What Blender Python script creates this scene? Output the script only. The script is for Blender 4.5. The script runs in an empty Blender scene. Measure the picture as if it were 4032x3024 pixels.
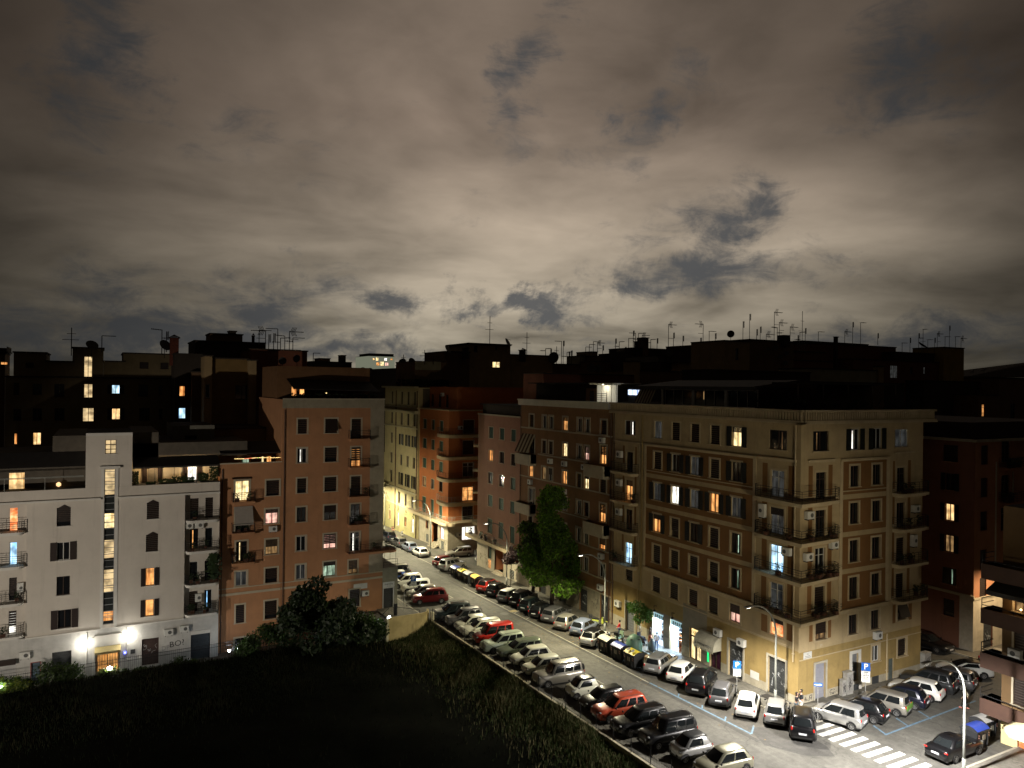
import bpy, bmesh, math, random
from mathutils import Vector, Matrix, Euler
rnd = random.Random(11)
D = bpy.data; scene = bpy.context.scene; COL = scene.collection

# ------------------------------------------------------------------ camera
# measured from the photograph: the streets make a right-angled grid; Y runs down the main street, X across it
FOC = 2950.; CAMH = 25.; PHI = math.atan(1616/2950); ROLL = .0122
SN, CS = math.sin(PHI), math.cos(PHI); HY = 1521.7
cam = D.objects.new('camera', D.cameras.new('camera')); COL.objects.link(cam); scene.camera = cam
cam.data.sensor_width = 36; cam.data.lens = FOC/4032*36
cam.data.shift_y = (HY-1512)/4032
cam.data.clip_start = .5; cam.data.clip_end = 3000
_f = Vector((SN, CS, 0)); _r = Vector((CS, -SN, 0)); _u = Vector((0, 0, 1))
_r2 = _r*math.cos(ROLL)+_u*math.sin(ROLL); _u2 = _u*math.cos(ROLL)-_r*math.sin(ROLL)
m = Matrix((_r2, _u2, -_f)).transposed().to_4x4(); m.translation = Vector((0, 0, CAMH)); cam.matrix_world = m

# ------------------------------------------------------------------ exposure
scene.render.engine = 'CYCLES'
vs = scene.view_settings; vs.view_transform = 'Standard'; vs.look = 'None'; vs.exposure = .45; vs.gamma = 1
scene.cycles.max_bounces = 5; scene.cycles.diffuse_bounces = 3; scene.cycles.glossy_bounces = 2
scene.cycles.transmission_bounces = 2; scene.cycles.sample_clamp_indirect = 3; scene.cycles.sample_clamp_direct = 0
scene.cycles.caustics_reflective = False; scene.cycles.caustics_refractive = False
scene.cycles.use_denoising = True

# ------------------------------------------------------------------ night sky: clouds lit by the city
W = D.worlds.new('World'); scene.world = W; W.use_nodes = True
nt = W.node_tree; N = nt.nodes; L = nt.links; N.clear()
def nd(t, **k):
    n = N.new(t)
    for a, b in k.items(): setattr(n, a, b)
    return n
def mth(op, a, b=None, c=None):
    n = nd('ShaderNodeMath', operation=op)
    for i, v in enumerate((a, b, c)):
        if v is None: continue
        if hasattr(v, 'links'): L.new(v, n.inputs[i])
        else: n.inputs[i].default_value = v
    return n.outputs[0]
tc = nd('ShaderNodeTexCoord'); sep = nd('ShaderNodeSeparateXYZ'); L.new(tc.outputs['Generated'], sep.inputs[0])
X_, Y_, Z_ = sep.outputs
az = mth('ARCTAN2', X_, Y_); el = mth('ARCSINE', Z_)
zc = mth('ADD', mth('MAXIMUM', Z_, 0), .16)
cmb = nd('ShaderNodeCombineXYZ'); L.new(mth('DIVIDE', X_, zc), cmb.inputs[0]); L.new(mth('DIVIDE', Y_, zc), cmb.inputs[1])
def noise(vec, sc, det, rough=.55, dist=0.):
    n = nd('ShaderNodeTexNoise'); L.new(vec, n.inputs['Vector']); n.inputs['Scale'].default_value = sc
    n.inputs['Detail'].default_value = det; n.inputs['Roughness'].default_value = rough; n.inputs['Distortion'].default_value = dist
    return n
n1 = noise(cmb.outputs[0], .95, 4, .5, .5); n2 = noise(cmb.outputs[0], 2.6, 5, .55, .4)
cae = nd('ShaderNodeCombineXYZ'); L.new(az, cae.inputs[0]); L.new(el, cae.inputs[1])
wn = noise(cae.outputs[0], 6., 7, .68, .3)
wv = nd('ShaderNodeVectorMath', operation='MULTIPLY_ADD'); L.new(wn.outputs['Color'], wv.inputs[0])
wv.inputs[1].default_value = (.26, .16, 0); wv.inputs[2].default_value = (-.13, -.08, 0)
wa = nd('ShaderNodeVectorMath', operation='ADD'); L.new(cae.outputs[0], wa.inputs[0]); L.new(wv.outputs[0], wa.inputs[1])
fmp = nd('ShaderNodeMapping'); L.new(cae.outputs[0], fmp.inputs[0]); fmp.inputs['Rotation'].default_value = (0, 0, .35); fmp.inputs['Scale'].default_value = (13, 30, 1)
fn = noise(fmp.outputs[0], 1., 7, .66, .6)
# openings between the clouds: azimuth, elevation, half sizes (radians), tilt, depth
GAPS = [(.515,.385,.022,.085,-.35,.75),(.675,.345,.024,.05,-.45,.75),(.80,.24,.035,.028,.3,.9),(.755,.19,.03,.035,.5,.9),
 (.745,.138,.075,.02,.12,.95),(.655,.128,.03,.018,0,.85),(.70,.205,.08,.03,.5,.5),(.565,.102,.032,.012,.15,.9),(.525,.112,.06,.010,0,.95),(.44,.112,.04,.010,0,.85),
 (.315,.112,.03,.014,0,.85),(.25,.128,.04,.022,0,.65),(.17,.10,.06,.022,0,.85),(.0,.10,.05,.03,0,.7),(.99,.37,.05,.04,0,.85),(-.01,.36,.035,.06,0,.85),
 (.07,.060,.15,.025,0,1.),(.36,.045,.22,.014,0,.85),(.97,.055,.12,.025,.1,.85),(.13,.31,.05,.04,.3,.45),(.22,.30,.05,.05,.5,.35),(.92,.15,.06,.016,0,.5),(.63,.30,.04,.02,.2,.5),(.3,.34,.05,.04,0,.3)]
gap = None
for (a, e, ra, re, rot, dep) in GAPS:
    mp = nd('ShaderNodeMapping', vector_type='TEXTURE'); L.new(wa.outputs[0], mp.inputs[0])
    mp.inputs['Location'].default_value = (a, e, 0); mp.inputs['Rotation'].default_value = (0, 0, rot); mp.inputs['Scale'].default_value = (ra*1.3, re*1.3, 1)
    ln = nd('ShaderNodeVectorMath', operation='LENGTH'); L.new(mp.outputs[0], ln.inputs[0])
    mr = nd('ShaderNodeMapRange', interpolation_type='SMOOTHSTEP'); L.new(ln.outputs['Value'], mr.inputs[0])
    mr.interpolation_type = 'LINEAR'; mr.inputs[1].default_value = 2.3; mr.inputs[2].default_value = .0; mr.inputs[3].default_value = 0; mr.inputs[4].default_value = dep*1.25
    gap = mr.outputs[0] if gap is None else mth('MAXIMUM', gap, mr.outputs[0])
gsm = nd('ShaderNodeMapRange', interpolation_type='SMOOTHSTEP'); L.new(mth('MULTIPLY_ADD', mth('SUBTRACT', fn.outputs[0], .5), 1.7, gap), gsm.inputs[0])
gsm.inputs[1].default_value = .34; gsm.inputs[2].default_value = 1.15; gsm.inputs[3].default_value = 0; gsm.inputs[4].default_value = .92; gap = gsm.outputs[0]
# glow of the city on the cloud base: strongest down the street and low in the sky
def bell(v, c, w):
    d = mth('DIVIDE', mth('SUBTRACT', v, c), w); return mth('EXPONENT', mth('MULTIPLY', mth('MULTIPLY', d, d), -1.))
glow = mth('MULTIPLY_ADD', mth('MULTIPLY', bell(az, .51, .41), bell(el, .15, .38)), .95, .045)
glow = mth('ADD', glow, mth('MULTIPLY', bell(az, .90, .16), mth('MULTIPLY', bell(el, .20, .09), .30)))
tex = mth('ADD', mth('MULTIPLY', mth('SUBTRACT', n1.outputs[0], .5), 2.3), mth('ADD', mth('MULTIPLY', mth('SUBTRACT', n2.outputs[0], .5), .75), mth('MULTIPLY', mth('SUBTRACT', fn.outputs[0], .5), .16)))
bri = mth('MULTIPLY', glow, mth('MAXIMUM', mth('ADD', 1.0, tex), .28))
warm = nd('ShaderNodeMix', data_type='RGBA'); L.new(mth('MULTIPLY', mth('SUBTRACT', .34, el), 3.2), warm.inputs[0])
warm.clamp_factor = True
warm.inputs[6].default_value = (.232, .178, .136, 1); warm.inputs[7].default_value = (.232, .205, .155, 1)
mul = nd('ShaderNodeVectorMath', operation='SCALE'); L.new(warm.outputs[2], mul.inputs[0]); L.new(bri, mul.inputs[3])
mx = nd('ShaderNodeMix', data_type='RGBA'); L.new(gap, mx.inputs[0]); L.new(mul.outputs[0], mx.inputs[6])
gd = nd('ShaderNodeVectorMath', operation='SCALE'); gd.inputs[0].default_value = (.050, .053, .057); L.new(mth('MULTIPLY_ADD', glow, .75, .25), gd.inputs[3])
L.new(gd.outputs[0], mx.inputs[7])
low = nd('ShaderNodeMix', data_type='RGBA'); L.new(mth('MULTIPLY', mth('SUBTRACT', -.0, el), 60), low.inputs[0]); low.clamp_factor = True
L.new(mx.outputs[2], low.inputs[6]); low.inputs[7].default_value = (.004, .004, .005, 1)
bg = nd('ShaderNodeBackground'); L.new(low.outputs[2], bg.inputs[0]); bg.inputs[1].default_value = 1.22
out = nd('ShaderNodeOutputWorld'); L.new(bg.outputs[0], out.inputs[0])
W.cycles.sampling_method = 'MANUAL'; W.cycles.sample_map_resolution = 256

# ------------------------------------------------------------------ measuring helpers (photo pixel -> point on a real plane)
def ray(px, py):
    dx = px-2016; dy = py-HY
    a = dx*math.cos(ROLL)+dy*math.sin(ROLL); b = -dx*math.sin(ROLL)+dy*math.cos(ROLL)
    return FOC*SN+a*CS, FOC*CS-a*SN, -b
def on_y(px, py, Y):
    r = ray(px, py); t = Y/r[1]; return r[0]*t, CAMH+r[2]*t
def on_x(px, py, X):
    r = ray(px, py); t = X/r[0]; return r[1]*t, CAMH+r[2]*t
def gz(y): return -.0225*(y-41)          # the main street falls gently away from the camera

# ------------------------------------------------------------------ materials
MC = {}
def mat(name, base, rough=.8, metal=0., var=.25, vs_=1.5, stain=0., bump=0., em=None, est=1., spec=.4, coat=0., streak=0., fine=0.):
    if name in MC: return MC[name]
    m = D.materials.new(name); m.use_nodes = True; t = m.node_tree; b = t.nodes['Principled BSDF']
    b.inputs['Roughness'].default_value = rough; b.inputs['Metallic'].default_value = metal
    b.inputs['Specular IOR Level'].default_value = spec
    if coat: b.inputs['Coat Weight'].default_value = coat; b.inputs['Coat Roughness'].default_value = .06
    c4 = (*base, 1)
    if var or stain or streak:
        tcn = t.nodes.new('ShaderNodeTexCoord')
        no = t.nodes.new('ShaderNodeTexNoise'); no.inputs['Scale'].default_value = vs_; no.inputs['Detail'].default_value = 6; no.inputs['Roughness'].default_value = .65
        t.links.new(tcn.outputs['Object'], no.inputs['Vector'])
        mr = t.nodes.new('ShaderNodeMapRange'); t.links.new(no.outputs[0], mr.inputs[0]); mr.inputs[1].default_value = .3; mr.inputs[2].default_value = .7
        mr.inputs[3].default_value = 1-var; mr.inputs[4].default_value = 1+var*.6
        s = t.nodes.new('ShaderNodeVectorMath'); s.operation = 'SCALE'; s.inputs[0].default_value = base; t.links.new(mr.outputs[0], s.inputs[3])
        cur = s.outputs[0]
        def layer(scale, lo, hi, amt, col, cur):
            mp = t.nodes.new('ShaderNodeMapping'); mp.inputs['Scale'].default_value = scale; t.links.new(tcn.outputs['Object'], mp.inputs[0])
            n_ = t.nodes.new('ShaderNodeTexNoise'); n_.inputs['Scale'].default_value = 1; n_.inputs['Detail'].default_value = 5; n_.inputs['Roughness'].default_value = .7
            t.links.new(mp.outputs[0], n_.inputs['Vector'])
            r_ = t.nodes.new('ShaderNodeMapRange'); t.links.new(n_.outputs[0], r_.inputs[0]); r_.inputs[1].default_value = lo; r_.inputs[2].default_value = hi
            r_.inputs[3].default_value = 0; r_.inputs[4].default_value = amt
            x_ = t.nodes.new('ShaderNodeMix'); x_.data_type = 'RGBA'; t.links.new(r_.outputs[0], x_.inputs[0]); t.links.new(cur, x_.inputs[6]); x_.inputs[7].default_value = (*col, 1)
            return x_.outputs[2]
        if stain: cur = layer((.7, .7, .7), .55, .75, stain, tuple(v*.35 for v in base), cur)
        if streak: cur = layer((1.6, 1.6, .12), .55, .8, streak, tuple(v*.4 for v in base), cur)
        if fine: cur = layer((14, 14, 14), .5, .75, fine, tuple(min(1, v*2.2) for v in base), cur)
        t.links.new(cur, b.inputs['Base Color'])
        if bump:
            bn = t.nodes.new('ShaderNodeTexNoise'); bn.inputs['Scale'].default_value = 18; bn.inputs['Detail'].default_value = 3; t.links.new(tcn.outputs['Object'], bn.inputs['Vector'])
            bp = t.nodes.new('ShaderNodeBump'); bp.inputs['Strength'].default_value = bump; bp.inputs['Distance'].default_value = .05
            t.links.new(bn.outputs[0], bp.inputs['Height']); t.links.new(bp.outputs[0], b.inputs['Normal'])
    else: b.inputs['Base Color'].default_value = c4
    if em: b.inputs['Emission Color'].default_value = (*em, 1); b.inputs['Emission Strength'].default_value = est
    MC[name] = m; return m
def lit(name, c1, c2, est, sc=5., vert=True):
    """a lit room behind a window: curtain folds and dim furniture shapes in front of a lamp-lit wall"""
    if name in MC: return MC[name]
    m = D.materials.new(name); m.use_nodes = True; t = m.node_tree; b = t.nodes['Principled BSDF']; b.inputs['Base Color'].default_value = (.02, .02, .02, 1); b.inputs['Roughness'].default_value = .1
    tcn = t.nodes.new('ShaderNodeTexCoord'); mp = t.nodes.new('ShaderNodeMapping'); mp.inputs['Scale'].default_value = (sc, sc, .35 if vert else 3)
    t.links.new(tcn.outputs['Object'], mp.inputs[0])
    n_ = t.nodes.new('ShaderNodeTexNoise'); n_.inputs['Scale'].default_value = 1; n_.inputs['Detail'].default_value = 3; t.links.new(mp.outputs[0], n_.inputs['Vector'])
    k = t.nodes.new('ShaderNodeTexNoise'); k.inputs['Scale'].default_value = 1.3; k.inputs['Detail'].default_value = 2; t.links.new(tcn.outputs['Object'], k.inputs['Vector'])
    r = t.nodes.new('ShaderNodeValToRGB'); t.links.new(n_.outputs[0], r.inputs[0])
    r.color_ramp.elements[0].position = .36; r.color_ramp.elements[0].color = (*c2, 1); r.color_ramp.elements[1].position = .58; r.color_ramp.elements[1].color = (*c1, 1)
    r2 = t.nodes.new('ShaderNodeMapRange'); t.links.new(k.outputs[0], r2.inputs[0]); r2.inputs[1].default_value = .35; r2.inputs[2].default_value = .6; r2.inputs[3].default_value = est*.45; r2.inputs[4].default_value = est*1.2
    t.links.new(r.outputs[0], b.inputs['Emission Color']); t.links.new(r2.outputs[0], b.inputs['Emission Strength'])
    MC[name] = m; return m
M_GLASS = mat('dark_glass', (.012, .013, .015), .08, var=0, spec=.6)
M_ROLL = mat('roller_shutter_brown', (.022, .013, .009), .55, var=.2, vs_=6)
M_ROLLG = mat('roller_shutter_grey', (.17, .18, .19), .5, var=.15, vs_=3)
M_ROLLD = mat('roller_shutter_dark', (.045, .048, .05), .5, var=.3, vs_=3)
M_SHUT = mat('shutter_dark_green', (.010, .012, .010), .55, var=.2, vs_=6)
M_SHUTB = mat('shutter_dark_brown', (.020, .010, .007), .55, var=.2, vs_=6)
M_GREEN = mat('shutter_green', (.030, .075, .055), .6, var=.2, vs_=4)
M_WFRAME = mat('window_frame_white', (.55, .55, .52), .5, var=.1)
M_WFD = mat('window_frame_dark', (.05, .03, .02), .5, var=.1)
M_IRON = mat('iron_railing', (.012, .012, .013), .5, var=.2)
M_IRONG = mat('painted_railing_grey', (.32, .33, .30), .5, var=.2)
M_AC = mat('ac_white', (.62, .62, .58), .5, var=.12)
M_ACD = mat('ac_grille', (.10, .10, .095), .6, var=0)
M_ROOF = mat('roof_felt', (.030, .027, .025), .9, var=.4, vs_=.8)
M_PIPE = mat('drain_pipe', (.10, .055, .035), .5, var=.2)
M_PIPEG = mat('steel_pipe', (.35, .34, .32), .35, metal=.7, var=.2)
M_STONE = mat('travertine', (.46, .41, .31), .75, var=.25, vs_=1.2, stain=.5, bump=.2)
LIT = {
 'W': lit('lit_warm', (1., .66, .30), (.55, .30, .10), 1.15), 'O': lit('lit_orange', (1., .46, .14), (.40, .13, .03), 1.0),
 'Y': lit('lit_yellow', (1., .80, .42), (.75, .50, .20), 1.25), 'N': lit('lit_white', (1., .97, .86), (.62, .58, .50), 1.6),
 'B': lit('lit_blue', (.60, .86, 1.), (.20, .45, .75), 1.3), 'D': lit('lit_dim', (.34, .20, .08), (.06, .03, .012), .8),
 'G': lit('lit_greenish', (.55, .75, .55), (.05, .08, .05), .9), 'P': lit('lit_pink', (1., .62, .48), (.55, .22, .18), 1.0),
 'R': lit('lit_red', (1., .22, .06), (.85, .50, .22), 1.1, 2.5, False), 'V': lit('lit_grey_curtain', (.13, .135, .13), (.035, .035, .035), .2),
 'S': lit('lit_stair', (1., .74, .38), (.84, .58, .29), .62, .8, False)}

# ------------------------------------------------------------------ mesh batching
class MB:
    def __init__(s): s.v = []; s.f = []; s.m = []
    def quad(s, p, mi=0):
        i = len(s.v); s.v += [tuple(q) for q in p]; s.f.append(tuple(range(i, i+len(p)))); s.m.append(mi)
    def box(s, x0, x1, y0, y1, z0, z1, mi=0, T=None):
        P = [(x0,y0,z0),(x1,y0,z0),(x1,y1,z0),(x0,y1,z0),(x0,y0,z1),(x1,y0,z1),(x1,y1,z1),(x0,y1,z1)]
        if T: P = [T(*p) for p in P]
        i = len(s.v); s.v += P
        for f in ((0,3,2,1),(4,5,6,7),(0,1,5,4),(1,2,6,5),(2,3,7,6),(3,0,4,7)): s.f.append(tuple(i+k for k in f)); s.m.append(mi)
    def tube(s, pts, r, n=6, mi=0, r2=None):
        pts = [Vector(p) for p in pts]; rings = []
        for k, p in enumerate(pts):
            d = (pts[min(k+1, len(pts)-1)]-pts[max(k-1, 0)]).normalized()
            a = d.orthogonal().normalized(); b = d.cross(a)
            if abs(d.z) < .9: a = d.cross(Vector((0,0,1))).normalized(); b = d.cross(a)
            rr = r if r2 is None else r+(r2-r)*k/(len(pts)-1)
            i = len(s.v)
            for j in range(n): t = 2*math.pi*j/n; s.v.append(tuple(p+(a*math.cos(t)+b*math.sin(t))*rr))
            rings.append(i)
        for k in range(len(rings)-1):
            for j in range(n): s.f.append((rings[k]+j, rings[k]+(j+1)%n, rings[k+1]+(j+1)%n, rings[k+1]+j)); s.m.append(mi)
        s.f.append(tuple(rings[0]+j for j in range(n))[::-1]); s.m.append(mi); s.f.append(tuple(rings[-1]+j for j in range(n))); s.m.append(mi)
    def lathe(s, prof, c=(0,0,0), n=12, mi=0, sx=1, sy=1):
        i0 = len(s.v)
        for (r, z) in prof:
            for j in range(n): t = 2*math.pi*j/n; s.v.append((c[0]+r*math.cos(t)*sx, c[1]+r*math.sin(t)*sy, c[2]+z))
        for k in range(len(prof)-1):
            for j in range(n): a = i0+k*n; s.f.append((a+j, a+(j+1)%n, a+n+(j+1)%n, a+n+j)); s.m.append(mi)
        s.f.append(tuple(i0+j for j in range(n))[::-1]); s.m.append(mi); a = i0+(len(prof)-1)*n; s.f.append(tuple(a+j for j in range(n))); s.m.append(mi)
    def build(s, name, mats, parent=None, smooth=False, local=False, fix=True):
        if not s.f: return None
        me = D.meshes.new(name)
        off = Vector((0,0,0))
        if parent is not None and not local:
            p = parent
            while p is not None: off += p.location; p = p.parent
        me.from_pydata([(v[0]-off.x, v[1]-off.y, v[2]-off.z) for v in s.v], [], s.f)
        for mm in (mats if isinstance(mats, (list, tuple)) else [mats]): me.materials.append(mm)
        if max(s.m): me.polygons.foreach_set('material_index', s.m)
        if fix:
            bm = bmesh.new(); bm.from_mesh(me); bmesh.ops.recalc_face_normals(bm, faces=bm.faces); bm.to_mesh(me); bm.free()
        if smooth: me.polygons.foreach_set('use_smooth', [True]*len(me.polygons))
        me.update()
        o = D.objects.new(name, me); COL.objects.link(o)
        if parent is not None: o.parent = parent
        return o
def thing(name, label, cat, loc=(0,0,0), rz=0, group=None):
    o = D.objects.new(name, None); COL.objects.link(o); o.location = loc; o.rotation_euler = (0,0,rz); o.empty_display_size = .3
    o['label'] = label; o['category'] = cat
    if group: o['group'] = group
    return o
def tag(o, label, cat, group=None):
    o['label'] = label; o['category'] = cat
    if group: o['group'] = group
    return o
def struct(o): o['kind'] = 'structure'; return o
def stuff(o, label, cat): o['kind'] = 'stuff'; o['label'] = label; o['category'] = cat; return o
def cut(root, loc, rz, label, group=None, mats=None):
    """copy a thing with its parts and sub-parts; mats swaps materials on the copies"""
    def cp(o, par):
        c = o.copy(); COL.objects.link(c)
        if par: c.parent = par
        if mats and o.type == 'MESH':
            for i, sl in enumerate(c.material_slots):
                if sl.material and sl.material.name in mats: sl.link = 'OBJECT'; sl.material = mats[sl.material.name]
        for ch in o.children: cp(ch, c)
        return c
    c = cp(root, None); c.location = loc; c.rotation_euler = (0,0,rz); c['label'] = label
    if group: c['group'] = group
    return c
# ------------------------------------------------------------------ facades
class Fac:
    def __init__(s, kind, c): s.k = kind; s.c = c
    def __call__(s, u, n, z): return (s.c-n, u, z) if s.k == 'X' else (u, s.c-n, z)
    def off(s, d): return Fac(s.k, s.c-d)
def wall_grid(mb, F, u0, u1, z0, z1, holes, zones=(), mi=0, depth=.24, n0=0., rev=0):
    us = {u0, u1}; zs = {z0, z1}
    for h in holes: us |= {h[0], h[1]}; zs |= {h[2], h[3]}
    for h in zones: us |= {h[0], h[1]}; zs |= {h[2], h[3]}
    us = sorted(u for u in us if u0-1e-6 <= u <= u1+1e-6); zs = sorted(z for z in zs if z0-1e-6 <= z <= z1+1e-6)
    for a, b in zip(us, us[1:]):
        if b-a < 1e-4: continue
        uc = (a+b)/2
        for c, d in zip(zs, zs[1:]):
            if d-c < 1e-4: continue
            zc = (c+d)/2
            if any(h[0] < uc < h[1] and h[2] < zc < h[3] for h in holes): continue
            k = mi
            for q in zones:
                if q[0] < uc < q[1] and q[2] < zc < q[3]: k = q[4]
            mb.quad([F(a,n0,c), F(b,n0,c), F(b,n0,d), F(a,n0,d)], k)
    for h in holes:
        a, b, c, d = h[:4]
        for P in ([(a,c),(b,c)],[(b,c),(b,d)],[(b,d),(a,d)],[(a,d),(a,c)]):
            (p, q), (r, s) = P; mb.quad([F(p,n0,q), F(r,n0,s), F(r,n0-depth,s), F(p,n0-depth,q)], rev)
def win(b, F, u0, u1, z0, z1, k='c', trim=None, sill=None, frame=None, tw=.14, shut=None):
    t = k[0]; fl = k[1:]; w = u1-u0; h = z1-z0; roll = M_ROLL
    fr = frame or (M_WFRAME if t in 'gNBV' else M_WFD)
    mb = MB(); 
    if trim and 's' not in fl or (trim and 'T' in fl):
        mb.box(u0-tw, u0, .0, .035, z0, z1+tw, 0, F); mb.box(u1, u1+tw, .0, .035, z0, z1+tw, 0, F); mb.box(u0, u1, .0, .036, z1, z1+tw, 0, F)
    elif trim: mb.box(u0-tw, u1+tw, 0, .05, z1, z1+tw, 0, F)
    g = .05; n = -.16                                    # sash frame in the opening
    sash = MB()
    if t not in 'ceR':
        sash.box(u0, u0+g, n, n+.05, z0, z1, 0, F); sash.box(u1-g, u1, n, n+.05, z0, z1, 0, F); sash.box(u0+g, u1-g, n, n+.05, z0, z0+g, 0, F); sash.box(u0+g, u1-g, n, n+.05, z1-g, z1, 0, F)
        if w > .85: sash.box((u0+u1)/2-.035, (u0+u1)/2+.035, n, n+.055, z0+g, z1-g, 0, F)
        if h > 2.1: sash.box(u0+g, u1-g, n, n+.045, z0+h*.72, z0+h*.72+.05, 0, F)
    root = mb.build('window', sill or trim, b) if mb.f else None
    if root is None:
        mb = MB(); mb.box(u0-(.1 if sill else .03), u1+(.1 if sill else .03), 0, .10 if sill else .05, z0-.07, z0-.001, 0, F); root = mb.build('window', trim or sill or M_WFD, b)
    if (sill or trim) and len(mb.v) > 8 or (trim and 's' in fl): sl_ = MB(); sl_.box(u0-tw-.04, u1+tw+.04, 0, .11, z0-.07, z0-.001, 0, F); sl_.build('window_sill', sill or trim, root)
    if sash.f: sash.build('window_frame', fr, root)
    p = MB(); p.quad([F(u0,n,z0), F(u1,n,z0), F(u1,n,z1), F(u0,n,z1)])
    pane = None
    if t == 'c':                                        # closed roller shutter with slat ribs
        q = MB(); nn = max(4, int(h/.18))
        hr_ = math.sin(u0*12.9+z0*78.2)*43758.5; hr_ -= math.floor(hr_); lo_ = 0 if hr_ > .42 or h > 2.1 else int(nn*(.12+hr_*.6))
        for i in range(lo_, nn): q.box(u0, u1, n, n+.045, z0+h*i/nn, z0+h*(i+.86)/nn, 0, F)
        q.build('roller_shutter', roll, root)
        if lo_: q = MB(); q.quad([F(u0,n-.03,z0), F(u1,n-.03,z0), F(u1,n-.03,z0+h*lo_/nn), F(u0,n-.03,z0+h*lo_/nn)]); q.build('pane', M_GLASS, root)
    elif t == 'e':
        q = MB(); 
        for s in (0, 1):
            a = u0+s*w/2+.01; e = a+w/2-.02
            q.box(a, e, n+.04, n+.08, z0, z1, 0, F)
            for i in range(int(h/.14)): q.box(a+.06, e-.06, n+.08, n+.10, z0+.05+i*.14, z0+.12+i*.14, 0, F)
        q.build('shutter', M_GREEN, root)
    elif t.isupper():
        if 'n' in fl:
            q = MB(); q.quad([F(u0,n,z0), F(u1,n,z0), F(u1,n,z1), F(u0,n,z1)]); q.build('pane', M_GLASS, root)
            q = MB(); a = u0+w*.30; q.box(a, a+.09, n+.008, n+.02, z0+.1, z1-.15, 0, F); q.build('curtain_gap', LIT[t], root)
        else: p.build('pane', LIT[t], root)
    else: p.build('pane', M_GLASS, root)
    for fch, frac in (('b', .5), ('q', .28), ('a', .68)):
        if fch in fl:
            q = MB(); nn = 6
            for i in range(nn): q.box(u0+.01, u1-.01, n+.07, n+.11, z1-h*frac*(i+1)/nn, z1-h*frac*(i+.1)/nn, 0, F)
            q.build('roller_shutter', roll, root)
    if 's' in fl:
        sw = w*.5 if 'S' not in fl else w*.62
        for s in (0, 1):
            if s == 0: a, e = u0-sw-.02, u0-.02
            else: a, e = u1+.02, u1+sw+.02
            q = MB(); q.box(a, e, .03, .055, z0-.02, z1+.02, 0, F)
            for r_ in ((a, a+.06), (e-.06, e)): q.box(r_[0], r_[1], .055, .08, z0-.02, z1+.02, 0, F)
            for zz in (z0-.02, (z0+z1)/2-.03, z1-.04): q.box(a+.06, e-.06, .055, .08, zz, zz+.06, 0, F)
            nsl = int(h/.16)
            for i in range(nsl): q.box(a+.06, e-.06, .055, .070, z0+.06+i*.155, z0+.13+i*.155, 0, F)
            q.build('shutter', shut or M_SHUT, root)
    if 'h' in fl:                                       # shutters ajar / projecting blind
        q = MB(); q.quad([F(u0,.02,z1), F(u1,.02,z1), F(u1,.42,z0+.3), F(u0,.42,z0+.3)]); q.build('awning_blind', shut or M_ROLL, root)
    return root
def outline(u0, u1, d, r=.35, n=5):
    """balcony plan with rounded outer corners"""
    P = [(u0, 0)]
    for i in range(n+1): t = math.pi/2*i/n; P.append((u0+r-r*math.cos(t), d-r+r*math.sin(t)))
    for i in range(n+1): t = math.pi/2*i/n; P.append((u1-r+r*math.sin(t), d-r+r*math.cos(t)))
    P.append((u1, 0)); return P
def slab(mb, F, P, z0, z1, mi=0):
    i = len(mb.v); n = len(P)
    mb.v += [F(u, q, z0) for u, q in P]+[F(u, q, z1) for u, q in P]
    mb.f.append(tuple(i+k for k in range(n))); mb.f.append(tuple(i+n+k for k in range(n))[::-1]); mb.m += [mi, mi]
    for k in range(n): mb.f.append((i+k, i+(k+1)%n, i+n+(k+1)%n, i+n+k)); mb.m.append(mi)
def rail(mb, F, P, z, h=.95, bars=(.2,.4,.6,.8,1.), r=.016, step=.5, inset=.06):
    Q = [(u, max(q-inset, 0)) for u, q in P]
    for b_ in bars: mb.tube([F(u, q, z+h*b_) for u, q in Q], r if b_ < 1 else r*1.5, 4)
    for k in range(len(Q)-1):
        (a, b), (c, d) = Q[k], Q[k+1]; L_ = math.hypot(c-a, d-b); m_ = max(1, int(L_/step))
        for j in range(m_):
            t = j/m_; u = a+(c-a)*t; q = b+(d-b)*t; mb.tube([F(u, q, z), F(u, q, z+h)], r, 4)
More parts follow.
